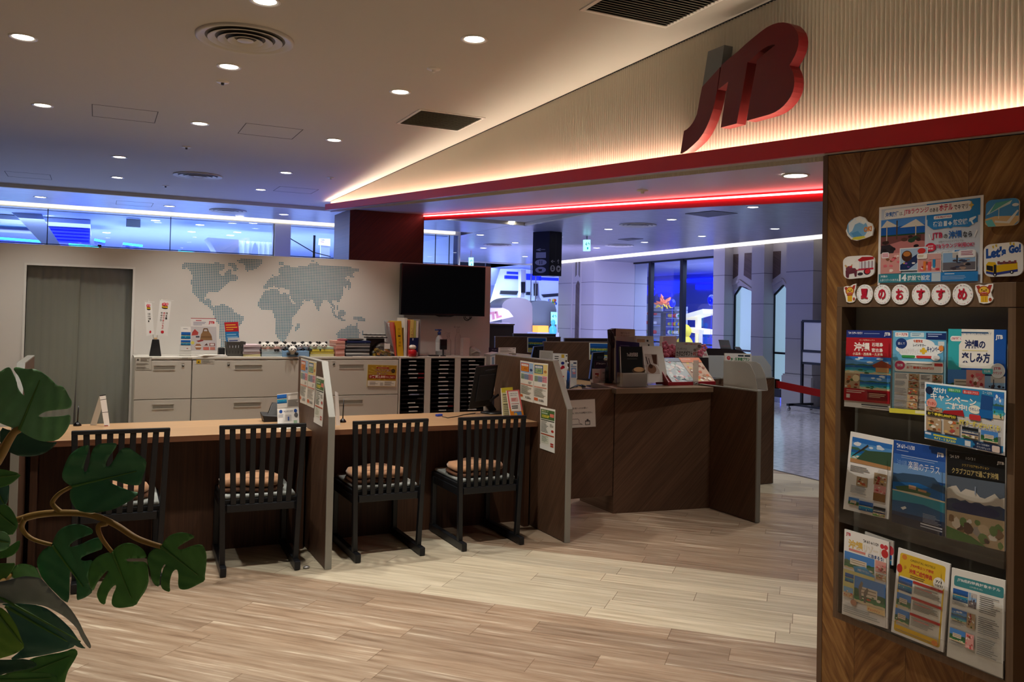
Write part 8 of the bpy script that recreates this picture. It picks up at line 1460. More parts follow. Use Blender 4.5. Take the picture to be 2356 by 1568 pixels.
MB().box(xp1, YS+0.04, zr-0.006, xe-0.03, YS+0.07, zr+0.006).build('glass_rail', M_FRAME, gl)
# inside that shop
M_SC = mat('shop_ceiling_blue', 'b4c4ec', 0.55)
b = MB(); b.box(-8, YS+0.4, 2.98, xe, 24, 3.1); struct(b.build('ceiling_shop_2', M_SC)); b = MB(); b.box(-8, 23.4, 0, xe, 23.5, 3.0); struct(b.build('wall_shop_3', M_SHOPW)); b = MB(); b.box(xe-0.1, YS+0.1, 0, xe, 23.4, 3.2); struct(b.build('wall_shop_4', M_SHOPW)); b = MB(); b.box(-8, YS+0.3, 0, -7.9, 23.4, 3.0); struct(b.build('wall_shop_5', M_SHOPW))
q = lambda x, y, Y: oy(x, y, Y)
# hanging bulkhead with a louvred side
Yb = 16.0; a, c_ = q(-200, 476, Yb), q(200, 524, Yb); a2 = q(229, 490, Yb)
t = thing('hanging_bulkhead', 'grey hanging bulkhead with a blue louvred side inside the glazed shop', 'bulkhead', (a.x, Yb+0.8, 2.3))
MB().box(a.x, Yb, c_.z, c_.x+0.05, Yb+2.0, 2.97).build('bulkhead_body', mat('bulkhead_grey', 'c6ccd0', 0.5), t)
b = MB(); 
for k in range(5): z = c_.z-0.26+0.055*k; b.box(c_.x-0.6, Yb+0.1, z, c_.x+0.05, Yb+2.0, z+0.03)
b.build('louvre', mat('blue_louvre', '3040e8', 0.4, emit=0.35, ecol='2030ff'), t)
b = MB(); p, r_ = q(42, 501, 15.6), q(135, 575, 15.6); b.prism([(p.x, p.z), (p.x-0.1, 2.98), (q(96, 508, 15.6).x, 2.98), (q(103, 508, 15.6).x, q(103, 508, 15.6).z), (q(150, 580, 15.6).x, q(150, 580, 15.6).z), (q(96, 560, 15.6).x, q(96, 560, 15.6).z)], fny, 15.6, 15.75); tag(b.build('slanted_fin', M_SHOPW), 'white slanted fin inside the glazed shop', 'fin')
p, r_ = q(291, 489, 15.3), q(323, 523, 15.3); t = MB().box(p.x, 15.3, r_.z, r_.x, 15.36, 2.97).build('hanging_sign_board', mat('cream_panel', 'd0d4c0', 0.5)); tag(t, 'cream square panel hanging from the shop ceiling', 'panel')
for k, (x0, y0, x1, y1, Y) in enumerate(((-60, 543, 103, 556, 16.5), (158, 562, 227, 569, 15.2), (217, 551, 242, 556, 17), (283, 560, 328, 565.5, 16), (410, 577, 470, 585, 15.4))):
    p, r_ = q(x0, y0, Y), q(x1, y1, Y); t = thing('lit_canopy', ('cyan lit canopy edge at the far end of the shop glass', 'cyan lit canopy edge under the grey bulkhead', 'short cyan lit canopy edge behind the louvres', 'cyan lit canopy edge below the cream panel', 'slanting cyan lit canopy edge near the white arches')[k], 'lit canopy', (p.x, Y, p.z), group='cyan lit canopies in the glazed shop')
    b = MB(); b.bar(p, r_, 0.05, 0.035, up=(0, 0, 1)); b.build('light_edge', M_CYAN, t); b = MB(); b.hexa([p+Vector((0, 0.02, -0.02)), r_+Vector((0, 0.02, -0.02)), r_+Vector((0, 0.9, -0.02)), p+Vector((0, 0.9, -0.02))], [p+Vector((0, 0.02, 0.02)), r_+Vector((0, 0.02, 0.02)), r_+Vector((0, 0.9, 0.02)), p+Vector((0, 0.9, 0.02))]); b.build('canopy_top', mat('canopy_blue', '2840d8', 0.3), t)
    b = MB(); b.box(p.x+0.05, Y+0.4, 0, p.x+0.12, Y+0.47, p.z-0.03); b.box(r_.x-0.12, Y+0.4, 0, r_.x-0.05, Y+0.47, r_.z-0.03); b.build('canopy_post', M_SHOPW, t)
b = MB(); u0, u1 = q(229, 537, 23.37), q(455, 566, 23.37); b.bar(u0, u1, 0.05, 0.04); o = tag(b.build('strip_light', mat('line_light', 'd8f0ff', 0.5, emit=5.0)), 'thin white line of light deep inside the glazed shop', 'strip light')
Yt = 15.8; b = MB(); b.prism([(q(478, 546, Yt).x, q(478, 546, Yt).z), (q(549, 551, Yt).x, q(549, 551, Yt).z), (q(549, 600, Yt).x, 0.0), (q(510, 600, Yt).x, 0.0), (q(510, 600, Yt).x, q(510, 600, Yt).z)], fny, Yt, Yt+0.6); tag(b.build('slanted_block', mat('block_grey', 'a8b0c8', 0.5)), 'grey slanted block inside the glazed shop', 'block')
b = MB(); b.smooth = True; Yd = 16.4; x0 = q(550, 600, Yd).x; x1 = q(630, 600, Yd).x; zt_ = q(600, 556, Yd).z
b.ring([[(x0+(x1-x0)*i/40, Yd+0.05*math.sin(i*1.1), z) for i in range(41)] for z in (0.0, zt_)], closed=False, cap0=False, cap1=False); t = tag(b.build('white_drape', M_SHOPW), 'white pleated drape with an arch inside the glazed shop', 'drape')
cx_, rz_ = q(584, 600, Yd).x, q(584, 558, Yd).z; b = MB(); b.prism([(cx_+0.10*math.cos(math.pi*i/12), 1.6+(rz_-1.6)*math.sin(math.pi*i/12)) for i in range(13)], fny, Yd-0.08, Yd-0.06); b.build('arch', mat('arch_grey', '8c98c0', 0.5), t)
p, r_ = q(721, 545, 15.5), q(727, 600, 15.5); tag(MB().box(p.x, 15.5, 0, p.x+0.04, 15.55, 2.9).build('black_post', M_FRAME), 'thin black post behind the second shop glass', 'post')
c = card_oy(15.9, (735, 548), (760, 549), (760, 566), (733, 563), thick=0.03, paper='c8d0f0'); c.text('Hello', 0.15, 0.1, 0.5, 0.3, '4a3a90', 0.03); c.text('New', 0.15, 0.4, 0.45, 0.6, '8a3a70', 0.03); t = c.build('shop_screen', None, PRINT_LIT, 'lit shop screen beside the dark column', 'screen'); MB().box(c.c[3].x+0.05, 15.93, 0, c.c[2].x, 15.99, c.c[3].z).build('stand', M_SHOPW, t)
b = MB(); b.bar(q(662, 545, 15.4), q(721, 580, 15.52), 0.015, 0.015); b.bar(q(721, 580, 15.52), q(760, 590, 15.9), 0.015, 0.015); b.bar(q(662, 545, 15.4), (q(662, 545, 15.4).x, 15.4, 2.98), 0.015, 0.015); tag(b.build('cable', M_FRAME), 'dark cable sagging behind the second shop glass', 'cable')
for k, (x, y) in enumerate(((245, 535), (160, 541), (168, 556), (358, 507), (460, 517), (441, 533), (551, 503), (583, 513), (546, 534), (530, 541))):
    p = oz(x, y, 2.98) if y < 520 else oz(x, y, 2.98); 
    if p.y > 23: continue
    t = thing('shop_downlight', 'small round light in the bluish shop ceiling', 'ceiling light', p, group='shop ceiling lights'); b = MB(); b.smooth = True; b.lathe((p.x, p.y, 2.978), [(0.07, 0.002), (0.07, 0), (0.002, -0.002)], 18, (False, True)); b.build('lens', M_LENSC, t)
# ------------------------------------------------------------------ far end of the corridor
YF = 21.6
zb_ = oy(1150, 604, YF).z; b = MB(); b.box(5.9, YF, zb_-0.02, XW+1.2, YF+0.2, 3.2); struct(b.build('wall_far_head', mat('shopfront_white', 'd2d2cc', 0.5)))
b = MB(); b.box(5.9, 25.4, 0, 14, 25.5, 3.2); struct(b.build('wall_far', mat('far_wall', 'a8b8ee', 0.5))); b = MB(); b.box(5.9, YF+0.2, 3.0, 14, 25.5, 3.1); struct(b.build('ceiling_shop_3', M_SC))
gl = MB().box(6.1, YF+0.08, 0, 9.9, YF+0.09, zb_-0.02).build('window_6', M_GLASS); struct(gl)
for x in (1119, 1225, 1236): X = oy(x, 640, YF).x; MB().box(X-0.01, YF+0.07, 0, X+0.01, YF+0.1, zb_).build('glass_joint', mat('grey_bar', '8a8c90', 0.4, metal=0.5), gl)
Yr = 23.0; Q = lambda x, y: (oy(x, y, Yr).x, oy(x, y, Yr).z)
def poly_y(name, px, m_, Y0, th, label, cat, group=None, parent=None):
    b = MB(); b.prism([(oy(x, y, Y0).x, oy(x, y, Y0).z if y < 785 else 0.0) for x, y in px], fny, Y0, Y0+th); return tag(b.build(name, m_, parent), label, cat, group)
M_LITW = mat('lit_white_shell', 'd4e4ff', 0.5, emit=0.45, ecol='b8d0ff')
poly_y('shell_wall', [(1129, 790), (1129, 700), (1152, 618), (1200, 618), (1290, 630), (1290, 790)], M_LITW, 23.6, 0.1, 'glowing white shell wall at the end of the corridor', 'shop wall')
poly_y('shell_wall', [(1126, 640), (1126, 616), (1151, 617), (1140, 652), (1136, 656), (1128, 656)], mat('violet_panel', '4a58c8', 0.5), 23.3, 0.1, 'violet panel at the edge of the white map wall', 'panel')
for k, (px, l) in enumerate(((( (1199, 620), (1210, 620), (1210, 674), (1207, 674), (1207, 684), (1197, 684), (1199, 674)), 'near'), (((1227, 648), (1239, 648), (1241, 682), (1246, 690), (1236, 692), (1230, 682)), 'far'))):
    poly_y('rib', px, M_SHOPW, 23.2, 0.2, ('white rib with a dark slot, the taller of the two at the corridor end', 'white rib with a dark slot, the shorter of the two at the corridor end')[k], 'rib', 'ribs at the corridor end')
    xm = (1204, 1233)[k]; y0_, y1_ = ((648, 673), (652, 680))[k]; poly_y('dark_slot', [(xm-4.5, y0_), (xm+4.5, y0_), (xm+4, y1_), (xm-4, y1_)], M_FRAME, 23.15, 0.04, ('dark slot of the taller rib', 'dark slot of the shorter rib')[k], 'slot')
for k, (x0, y0, x1, y1) in enumerate(((1168, 624, 1197, 631), (1163, 633, 1197, 642), (1212, 629, 1245, 645), (1240, 637, 1288, 646))):
    p, r_ = oy(x0, y0, 23.52), oy(x1, y1, 23.52); tag(MB().box(p.x, 23.52, r_.z, r_.x, 23.6, p.z).build('blue_sign', M_BLUE), ('upper blue glowing sign beside the taller rib', 'lower blue glowing sign beside the taller rib', 'blue glowing sign between the two ribs', 'blue glowing sign under the dark hanging sign')[k], 'glowing sign', 'blue glowing signs at the corridor end')
for k, (px) in enumerate((((1153, 668), (1193, 669), (1189, 678), (1151, 676)), ((1212, 671), (1226, 671), (1226, 679), (1211, 678)), ((1247, 677), (1286, 674), (1286, 681), (1252, 684)))):
    poly_y('dark_niche', px, mat('niche_grey', '30343c', 0.5), 23.54, 0.06, ('dark niche in the shell wall, first from the map wall', 'dark niche in the shell wall, between the two ribs', 'dark niche in the shell wall, nearest the pillar')[k], 'niche', 'niches in the shell wall')
R = random.Random(8); b = MB(); b.smooth = True
for k in range(26):
    x = R.choice((R.uniform(1146, 1165), R.uniform(1160, 1182), R.uniform(1262, 1280))); y = 697-(x-1146)*0.12+R.uniform(-4, 3) if x < 1200 else 694+R.uniform(-4, 5); p = oy(x, y, 23.2); b.cur = R.randrange(4); b.ell(p, 0.05, 0.05, R.uniform(0.04, 0.07), 8, 6)
o = tag(b.build('small_toys', [mat('toy_%d' % i, 'ffffff') for i in (0, 1, 2, 4)]), 'scatter of small toys on the shell wall shelf', 'toys'); o['kind'] = 'stuff'
b = MB(); p, r_ = oy(1128, 704, 23.1), oy(1290, 704, 23.1); b.box(p.x, 23.05, oy(1150, 706, 23.1).z-0.02, r_.x, 23.6, oy(1150, 706, 23.1).z); tag(b.build('display_ledge', M_LITW), 'glowing white display ledge at the corridor end', 'ledge')
# grey rounded kiosk, booth with red lettering, amber case, cyan guide sign
Yk = 19.5
poly_y('rounded_kiosk', [(1155, 821.5), (1155, 702)]+[(1190-34*math.cos(math.pi*i/12), 702-18*math.sin(math.pi*i/12)) for i in range(1, 12)]+[(1225, 706), (1225, 822)], mat('kiosk_grey', '98969a', 0.6), Yk, 0.8, 'grey kiosk with a rounded top at the corridor end', 'kiosk')
poly_y('rounded_kiosk', [(1218, 821.5), (1218, 700)]+[(1246-32*math.cos(math.pi*i/12), 704-13*math.sin(math.pi*i/12)) for i in range(1, 12)]+[(1280, 712), (1280, 822)], mat('kiosk_teal_grey', '84969a', 0.6), Yk+0.3, 0.8, 'teal grey kiosk with a rounded top beside the grey one', 'kiosk')
Yo = 17.0; c = card_oy(Yo, (1122, 708), (1166, 708), (1178, 724), (1122, 742), thick=0.05, paper='b8b4b8', outline=[(0, 0), (0.8, 0), (1.0, 0.35), (1.0, 1.25), (0, 1.0)])
c.text('TL', 0.1, 0.3, 0.6, 0.9, '9a4a4c', 0.08); t = c.build('lettered_booth', None, None, 'pale booth with dull red lettering beside the white map wall', 'booth'); MB().box(oy(1122, 742, Yo).x, Yo+0.06, 0, oy(1176, 742, Yo).x, Yo+0.5, oy(1150, 742, Yo).z).build('booth_base', mat('booth_base', '7c787c', 0.6), t)
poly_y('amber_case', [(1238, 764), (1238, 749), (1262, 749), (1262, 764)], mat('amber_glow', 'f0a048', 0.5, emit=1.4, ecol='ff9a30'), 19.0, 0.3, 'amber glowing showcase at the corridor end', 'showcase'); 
p, r_ = oy(1234, 764, 19.0), oy(1284, 764, 19.0); tag(MB().box(p.x, 18.95, 0, r_.x, 19.5, p.z).build('white_plinth', M_SHOPW), 'white plinth under the amber showcase', 'plinth')
c = card_oy(18.9, (1269, 717), (1282, 718), (1282, 746), (1269, 745), thick=0.04, paper='7cd8e8'); c.text('↔', 0.1, 0.2, 0.9, 0.45, '0c4a50', 0.04); t = c.build('guide_sign', None, PRINT_LIT, 'cyan lit guide sign with arrows before the pillar', 'sign'); MB().box(c.c[3].x, 18.945, 0, c.c[3].x+0.05, 18.99, c.c[0].z).build('sign_post', M_FRAME, t)
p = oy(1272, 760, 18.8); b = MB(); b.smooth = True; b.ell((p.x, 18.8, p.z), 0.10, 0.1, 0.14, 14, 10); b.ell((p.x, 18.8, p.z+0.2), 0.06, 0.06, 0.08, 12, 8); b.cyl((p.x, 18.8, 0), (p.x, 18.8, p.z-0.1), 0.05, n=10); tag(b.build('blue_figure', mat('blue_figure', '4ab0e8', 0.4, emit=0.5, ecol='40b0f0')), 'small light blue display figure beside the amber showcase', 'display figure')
# hanging direction sign
Yh = 13.0; a, b2, c2 = q(1247.5, 532, Yh), q(1265, 533, Yh), q(1294.5, 534, Yh); zb2 = q(1293, 635, Yh).z; zt2 = 2.995
t = thing('hanging_sign', 'dark three sided direction sign hanging from the mall ceiling', 'hanging sign', ((a.x+c2.x)/2, Yh, zb2))
b = MB(); b.prism([(a.x-0.02, Yh+0.30), (b2.x, Yh), (c2.x, Yh+0.02), (c2.x+0.01, Yh+0.33)], lambda p, q_, z: (p, q_, z), zb2, zt2); b.build('sign_body', mat('sign_dark', '1e1d22', 0.45), t)
c = Card((b2.x+0.01, Yh-0.002, zt2), (c2.x, Yh+0.018, zt2), (c2.x, Yh+0.018, zb2), (b2.x+0.01, Yh-0.002, zb2), thick=0.001, paper='1e1d22'); c.rect(0.49, 0.05, 0.505, 0.95, '4a484e')
c.text('←', 0.10, 0.64, 0.42, 0.71, 'b8b6b4', 0.02); c.text('↑', 0.62, 0.62, 0.84, 0.72, 'b8b6b4', 0.02)
for cxx in (0.25, 0.75): c.ell(cxx, 0.835, 0.2, 0.075, 'b4b2b0')
c.rect(0.17, 0.80, 0.33, 0.87, '1e1d22'); c.rect(0.19, 0.825, 0.31, 0.835, 'b4b2b0'); c.ell(0.22, 0.79, 0.03, 0.012, '1e1d22'); c.ell(0.28, 0.79, 0.03, 0.012, '1e1d22'); c.poly([(0.66, 0.81), (0.82, 0.81), (0.79, 0.86), (0.69, 0.86)], '1e1d22'); c.rect(0.64, 0.868, 0.84, 0.876, '1e1d22'); c.ell(0.84, 0.828, 0.03, 0.014, '1e1d22'); c.build('arrow_face', t)
c = Card((a.x-0.022, Yh+0.298, zt2), (b2.x-0.002, Yh, zt2), (b2.x-0.002, Yh, zb2), (a.x-0.022, Yh+0.298, zb2), thick=0.001, paper='22222e'); c.text('←', 0.2, 0.38, 0.75, 0.44, 'b0b0b8', 0.02); c.rect(0.2, 0.47, 0.8, 0.60, 'a8a8b4'); c.ell(0.5, 0.70, 0.35, 0.07, 'a8a8b4'); c.ell(0.5, 0.87, 0.32, 0.07, 'a8a8b4'); c.poly([(0.35, 0.85), (0.6, 0.85), (0.56, 0.9), (0.4, 0.9)], '22222e'); c.rect(0.42, 0.66, 0.46, 0.74, '22222e'); c.rect(0.55, 0.66, 0.59, 0.74, '22222e'); c.build('side_face', t)
def exit_sign(Y, x0, x1, yt, yb, txt, label):
    c = card_oy(Y, (x0, yt), (x1, yt), (x1, yb), (x0, yb), thick=0.06, paper='9fe8ec', back='c8d0d4'); c.text(txt, 0.12, 0.22, 0.88, 0.52, '0c5a5c', 0.03); c.rect(0.38, 0.66, 0.62, 0.86, '0c8a8c'); t = c.build('exit_sign', None, PRINT_LIT, label, 'exit sign', 'lit exit signs'); m_ = (c.c[0]+c.c[1])/2; MB().box(m_.x-0.012, Y+0.02, m_.z, m_.x+0.012, Y+0.045, 3.0).build('hanger', M_METAL, t)
exit_sign(13.4, 1345.5, 1358.5, 551, 577, '↔', 'lit green exit sign beside the dark hanging sign'); exit_sign(18.0, 1080.5, 1089.5, 592, 613, '←', 'lit green exit sign just above the television')
# grey diamond vents
for k, (cx_, cy_) in enumerate(((1635, 491), (1450, 550))):
    w_, h_ = ((62, 8), (30, 3.2))[k]; P = [oz(cx_-w_*0.95, cy_, 3.0), oz(cx_+4, cy_-h_*0.85, 3.0), oz(cx_+w_, cy_-1.0, 3.0), oz(cx_-6, cy_+h_, 3.0)]
    b = MB(); b.hexa([(p.x, p.y, 2.994) for p in P], [(p.x, p.y, 2.9995) for p in P]); tag(b.build('ceiling_vent', mat('diamond_vent', '5c5c60', 0.6)), ('grey diamond shaped vent in the silver mall ceiling', 'small grey diamond vent farther down the silver mall ceiling')[k], 'ceiling vent', 'diamond vents in the mall ceiling')
# poster stand on castors
Xp = 10.9
t = thing('poster_stand', 'dark framed white board stand on castors before the panelled wall', 'board stand', (Xp, 11.0, 0))
S_ = lambda x, y: ox(x, y, Xp)
p0, p1, p2, p3 = S_(1847, 738), S_(1895, 737), S_(1895, 834), S_(1845, 834); zb3 = S_(1845, 930).z
b = MB(); yA, yB_ = p0.y, p0.y-1.0
for (ya, za, yb2, zb4) in ((yA, 0.12, yA, p0.z), (yA, p0.z, yB_, p0.z), (yB_, 0.12, yB_, p0.z), (yA, S_(1845, 834).z, yB_, S_(1845, 834).z), (yA, S_(1845, 806).z, yB_, S_(1845, 806).z)): b.bar((Xp, ya, za), (Xp, yb2, zb4), 0.04, 0.04, up=(1, 0, 0))
b.build('frame', M_FRAME, t)
MB().box(Xp-0.012, yB_+0.02, S_(1845, 806).z+0.02, Xp+0.012, yA-0.04, p0.z-0.02).build('white_board', mat('board_white', 'c4c4d2', 0.4), t); MB().box(Xp-0.012, yB_+0.02, S_(1845, 834).z+0.02, Xp+0.012, yA-0.02, S_(1845, 806).z-0.02).build('white_board', mat('board_white', 'c4c4d2', 0.4), t)
for yy in (yA, yB_):
    MB().box(Xp-0.32, yy-0.025, 0.08, Xp+0.25, yy+0.025, 0.12).build('foot_bar', M_FRAME, t)
    for xx in (Xp-0.29, Xp+0.22): b = MB(); b.smooth = True; b.cyl((xx, yy-0.012, 0.032), (xx, yy+0.012, 0.032), 0.032, n=16); b.box(xx-0.008, yy-0.008, 0.03, xx+0.008, yy+0.008, 0.085); b.build('castor', M_METAL, t)
b = MB(); b.bar((Xp-0.2, yA, 0.1), (Xp-0.2, yB_, 0.1), 0.04, 0.03); b.build('base_rail', M_FRAME, t)
# low dark planter at the foot of the lit window
p = ox(1785, 905, XW-0.1); b = MB(); b.box(XW-0.05, wy(1806)+0.02, 0.1, XW+0.22, wy(1770), ox(1785, 893, XW).z); struct(b.build('trim_11', M_FRAME))
# ------------------------------------------------------------------ light of the mall; blue and violet area lights are added tints without fixtures
area('shop_lamp', (1.5, 18.0, 2.9), (1.5, 18.0, 0), 6, 5, 520, (0.55, 0.66, 1.0)); area('shop_lamp', (1.0, 17.5, 0.5), (1.0, 17.5, 3), 7, 4, 460, (0.45, 0.58, 1.0))
area('blue_fill', (3.0, 13.3, 1.6), (3.0, 13.4, 3.0), 0.5, 0.4, 9, (0.04, 0.04, 1.0)); area('blue_fill', (2.0, 11.0, 1.2), (2.82, 10.9, 2.0), 0.4, 0.3, 12, (0.08, 0.12, 1.0))
area('blue_fill', (5.3, 13.2, 1.2), (5.3, 13.3, 3.0), 0.5, 0.3, 9, (0.05, 0.06, 1.0)); area('blue_fill', (7.0, 18.5, 1.6), (7.0, 18.6, 3.0), 1.6, 0.6, 60, (0.10, 0.12, 1.0))
area('shop_lamp', (15.2, 16.5, 2.9), (15.2, 16.5, 0), 3.5, 5, 420, (0.6, 0.68, 1.0)); area('blue_fill', (16.5, 17, 1.0), (17.3, 17, 2.4), 1.0, 5, 90, (0.10, 0.14, 1.0))
area('shop_lamp', (8.6, 22.8, 2.9), (8.6, 23.4, 0), 4.5, 1.0, 260, (0.75, 0.84, 1.0)); area('violet_fill', (8.6, 15.5, 1.2), (11.5, 18.5, 1.9), 1.2, 1.0, 200, (0.50, 0.48, 1.0))
area('blue_fill', (9.6, 11.8, 1.0), (9.6, 12.2, 3.0), 0.5, 1.2, 10, (0.08, 0.08, 1.0))
# ------------------------------------------------------------------ artificial split-leaf plant in the foreground
def leaf_material(name, c1, c2, c3):
    m, nt, b = nodes_of(name); tc = nt.nodes.new('ShaderNodeTexCoord'); n = noise(nt, tc.outputs['Object'], 9, 4, 0.6)
    nt.links.new(ramp_n(nt, n, [(0.3, lin(c1)), (0.55, lin(c2)), (0.8, lin(c3))]), b.inputs['Base Color']); b.inputs['Roughness'].default_value = 0.42; b.inputs['Specular IOR Level'].default_value = 0.45
    bp = nt.nodes.new('ShaderNodeBump'); bp.inputs['Strength'].default_value = 0.12; bp.inputs['Distance'].default_value = 0.004; nt.links.new(noise(nt, tc.outputs['Object'], 60, 3), bp.inputs['Height']); nt.links.new(bp.outputs['Normal'], b.inputs['Normal']); return m
LG = {'mid': leaf_material('leaf_green', '4a8038', '5c9a48', '74b256'), 'deep': leaf_material('leaf_deep_green', '36704a', '48885a', '5fa070'), 'pale': leaf_material('leaf_pale_green', '6aae6c', '80c080', '98d096'), 'teal': leaf_material('leaf_teal_green', '3f6e5c', '528572', '6a9f88'),
      'grey': leaf_material('leaf_grey_back', '78847e', '929c96', 'a8b0aa'), 'lime': leaf_material('leaf_yellow_green', '6a9c30', '80b040', '9cc454'), 'dark': leaf_material('leaf_dark', '24443a', '325846', '42705a')}
M_STALK = mat('stalk_ochre', 'a07c3c', 0.5, var=0.25, vscale=14); M_RIB = mat('leaf_midrib', '5c8a3c', 0.45)
C3 = lambda x, y: (x/4.354, 820+y/4.354)
C4 = lambda x, y: (x/3.214, 1080+y/3.214)
plant = thing('potted_plant', 'artificial split leaf plant reaching in from the edge, closest to the camera', 'plant', od(-190, 1500, 1.35)-Vector((0, 0, od(-190, 1500, 1.35).z)))
def chaikin(P, n=1):
    for _ in range(n):
        Q = []
        for i in range(len(P)):
            a, b_ = Vector(P[i]), Vector(P[(i+1) % len(P)]); Q += [tuple(a.lerp(b_, 0.25)), tuple(a.lerp(b_, 0.75))]
        P = Q
    return P
def leaf(F, outline, base, tip, dist, mkey, holes=(), tilt=(0.0, 0.0), curl=0.02, droop=0.03, veins=True, fold=0.25, smooth=1):
    """outline in photo pixels through F; the blade is a bent sheet about its midrib, at its own distance"""
    O = [Vector(F(*p)) for p in outline]; B, T = Vector(F(*base)), Vector(F(*tip)); ax = (T-B); L = ax.length; ax /= L; nx = Vector((-ax.y, ax.x))
    loops = [chaikin([tuple(p) for p in O], smooth)]+[chaikin([tuple(Vector(F(*p))) for p in h], smooth) for h in holes]
    V2, E = [], []
    for lp in loops:
        o = len(V2); V2 += [Vector(p) for p in lp]; n = len(lp); E += [(o+i, o+(i+1) % n) for i in range(n)]
    xs = [p[0] for p in loops[0]]; ys = [p[1] for p in loops[0]]; st = max(6.0, L/16)
    y = min(ys)+st/2; k = 0
    while y < max(ys):
        x = min(xs)+st/2+(st/2 if k % 2 else 0)
        while x < max(xs):
            if inside(x, y, loops[0]) and not any(inside(x, y, h) for h in loops[1:]): V2.append(Vector((x, y)))
            x += st
        y += st; k += 1
    r = delaunay_2d_cdt(V2, E, [], 4 if holes else 1, 1e-6); vo, fo = r[0], r[2]
    px = dist/FPX
    def depth(p):
        d = Vector(p)-B; u = d.dot(ax)/L; w = d.dot(nx)/L
        rip = 0.010*math.sin(abs(w)*26+u*9)*min(1, abs(w)*4)
        return dist+(-fold*abs(w)*0.22+curl*(w*w)*3+droop*u*u+tilt[0]*u*0.1+tilt[1]*w*0.1+rip*0.6)*(L*px)/0.12*0.35
    b = MB(); b.smooth = True; th = 0.0012
    P = [od(p.x, p.y, depth(p)) for p in vo]; Q = [od(p.x, p.y, depth(p)+th) for p in vo]; n = len(P); fs = []
    from collections import Counter
    cnt = Counter()
    for f in fo:
        for i in range(len(f)): cnt[(f[i], f[(i+1) % len(f)])] += 1
        fs.append(tuple(f)); fs.append(tuple(i+n for i in reversed(f)))
    for (i, j) in cnt:
        if (j, i) not in cnt: fs.append((j, i, i+n, j+n))
    b.add(P+Q, fs); o = b.build('leaf', LG[mkey], plant)
    if veins:
        v = MB(); v.smooth = True; pts = [B.lerp(T, t_/10) for t_ in range(0, 10)]; v.tube([od(p.x, p.y, depth(p)-0.0012) for p in pts], [0.0022*(1-0.075*i) for i in range(10)], 6); v.build('midrib', M_RIB, o)
    return o
leaf(C3, [(0,700),(100,740),(190,740),(300,790),(400,840),(520,860),(580,850),(540,900),(450,970),(330,1000),(200,1000),(100,960),(0,900)], (60,800), (500,900), 1.52, 'dark', veins=False)
leaf(C3, [(190,730),(150,722),(60,690),(-60,640),(-150,500),(-140,330),(-80,200),(0,150),(60,110),(100,105),(130,160),(165,240),(180,320),(235,390),(245,380),(225,290),(190,200),(140,140),(135,115),(170,100),(260,125),(350,120),(430,160),(510,220),(570,290),(620,290),(660,330),(690,400),(720,440),(720,480),(700,520),(600,530),(500,540),(440,555),(385,590),(400,605),(500,602),(620,595),(705,575),(710,630),(690,700),(640,780),(570,840),(470,852),(380,840),(290,800),(230,765)], (190,730), (420,180), 1.28, 'pale', holes=[[(400,365),(440,330),(530,305),(545,320),(490,350)]], tilt=(0.3, -0.2), curl=0.05)
leaf(C3, [(720,1300),(640,1250),(615,1190),(640,1110),(670,1030),(700,980),(760,930),(830,895),(900,880),(880,960),(850,1060),(835,1130),(850,1158),(875,1140),(895,1060),(915,960),(940,905),(1000,870),(1100,862),(1180,868),(1150,930),(1090,1000),(1060,1070),(1065,1100),(1090,1100),(1130,1050),(1190,950),(1240,910),(1290,910),(1330,935),(1400,985),(1470,1040),(1460,1120),(1430,1210),(1410,1285),(1340,1290),(1250,1275),(1150,1240),(1100,1235),(1110,1265),(1220,1310),(1310,1345),(1400,1360),(1340,1420),(1240,1480),(1140,1530),(1000,1560),(880,1565),(770,1540),(720,1470),(695,1400),(705,1330)], (725,1300), (1440,1130), 1.34, 'deep', holes=[[(945,1310),(970,1315),(1040,1370),(1100,1430),(1040,1410),(970,1360)]], tilt=(-0.2, 0.3), fold=0.5)
leaf(C4, [(385,555),(400,500),(440,440),(500,410),(570,398),(640,415),(685,440),(690,470),(640,490),(580,510),(530,540),(512,565),(530,572),(600,550),(680,510),(735,498),(755,540),(760,585),(720,600),(650,625),(600,650),(598,668),(630,675),(680,665),(690,690),(665,740),(650,790),(660,860),(690,900),(640,940),(590,960),(570,965),(565,930),(570,870),(560,800),(530,740),(515,760),(515,850),(510,985),(470,970),(430,930),(360,860),(310,800),(280,730),(270,670),(300,610),(340,575)], (388,560), (640,900), 1.38, 'deep', holes=[[(430,690),(450,690),(445,760),(430,830),(415,870),(420,760)]], fold=0.4)
leaf(C4, [(830,605),(860,570),(910,545),(950,538),(1000,550),(1050,580),(1080,620),(1085,650),(1030,655),(960,655),(932,662),(940,678),(1000,678),(1080,678),(1095,720),(1100,800),(1100,830),(1080,890),(1030,960),(1005,1005),(920,1020),(870,1022),(835,1010),(822,980),(835,920),(860,870),(855,845),(810,890),(785,950),(778,1000),(740,985),(718,940),(715,910),(740,850),(790,770),(803,745),(790,748),(750,790),(715,840),(690,900),(665,870),(650,800),(655,740),(680,680),(720,640),(780,615)], (828,608), (985,985), 1.32, 'mid', fold=0.4)
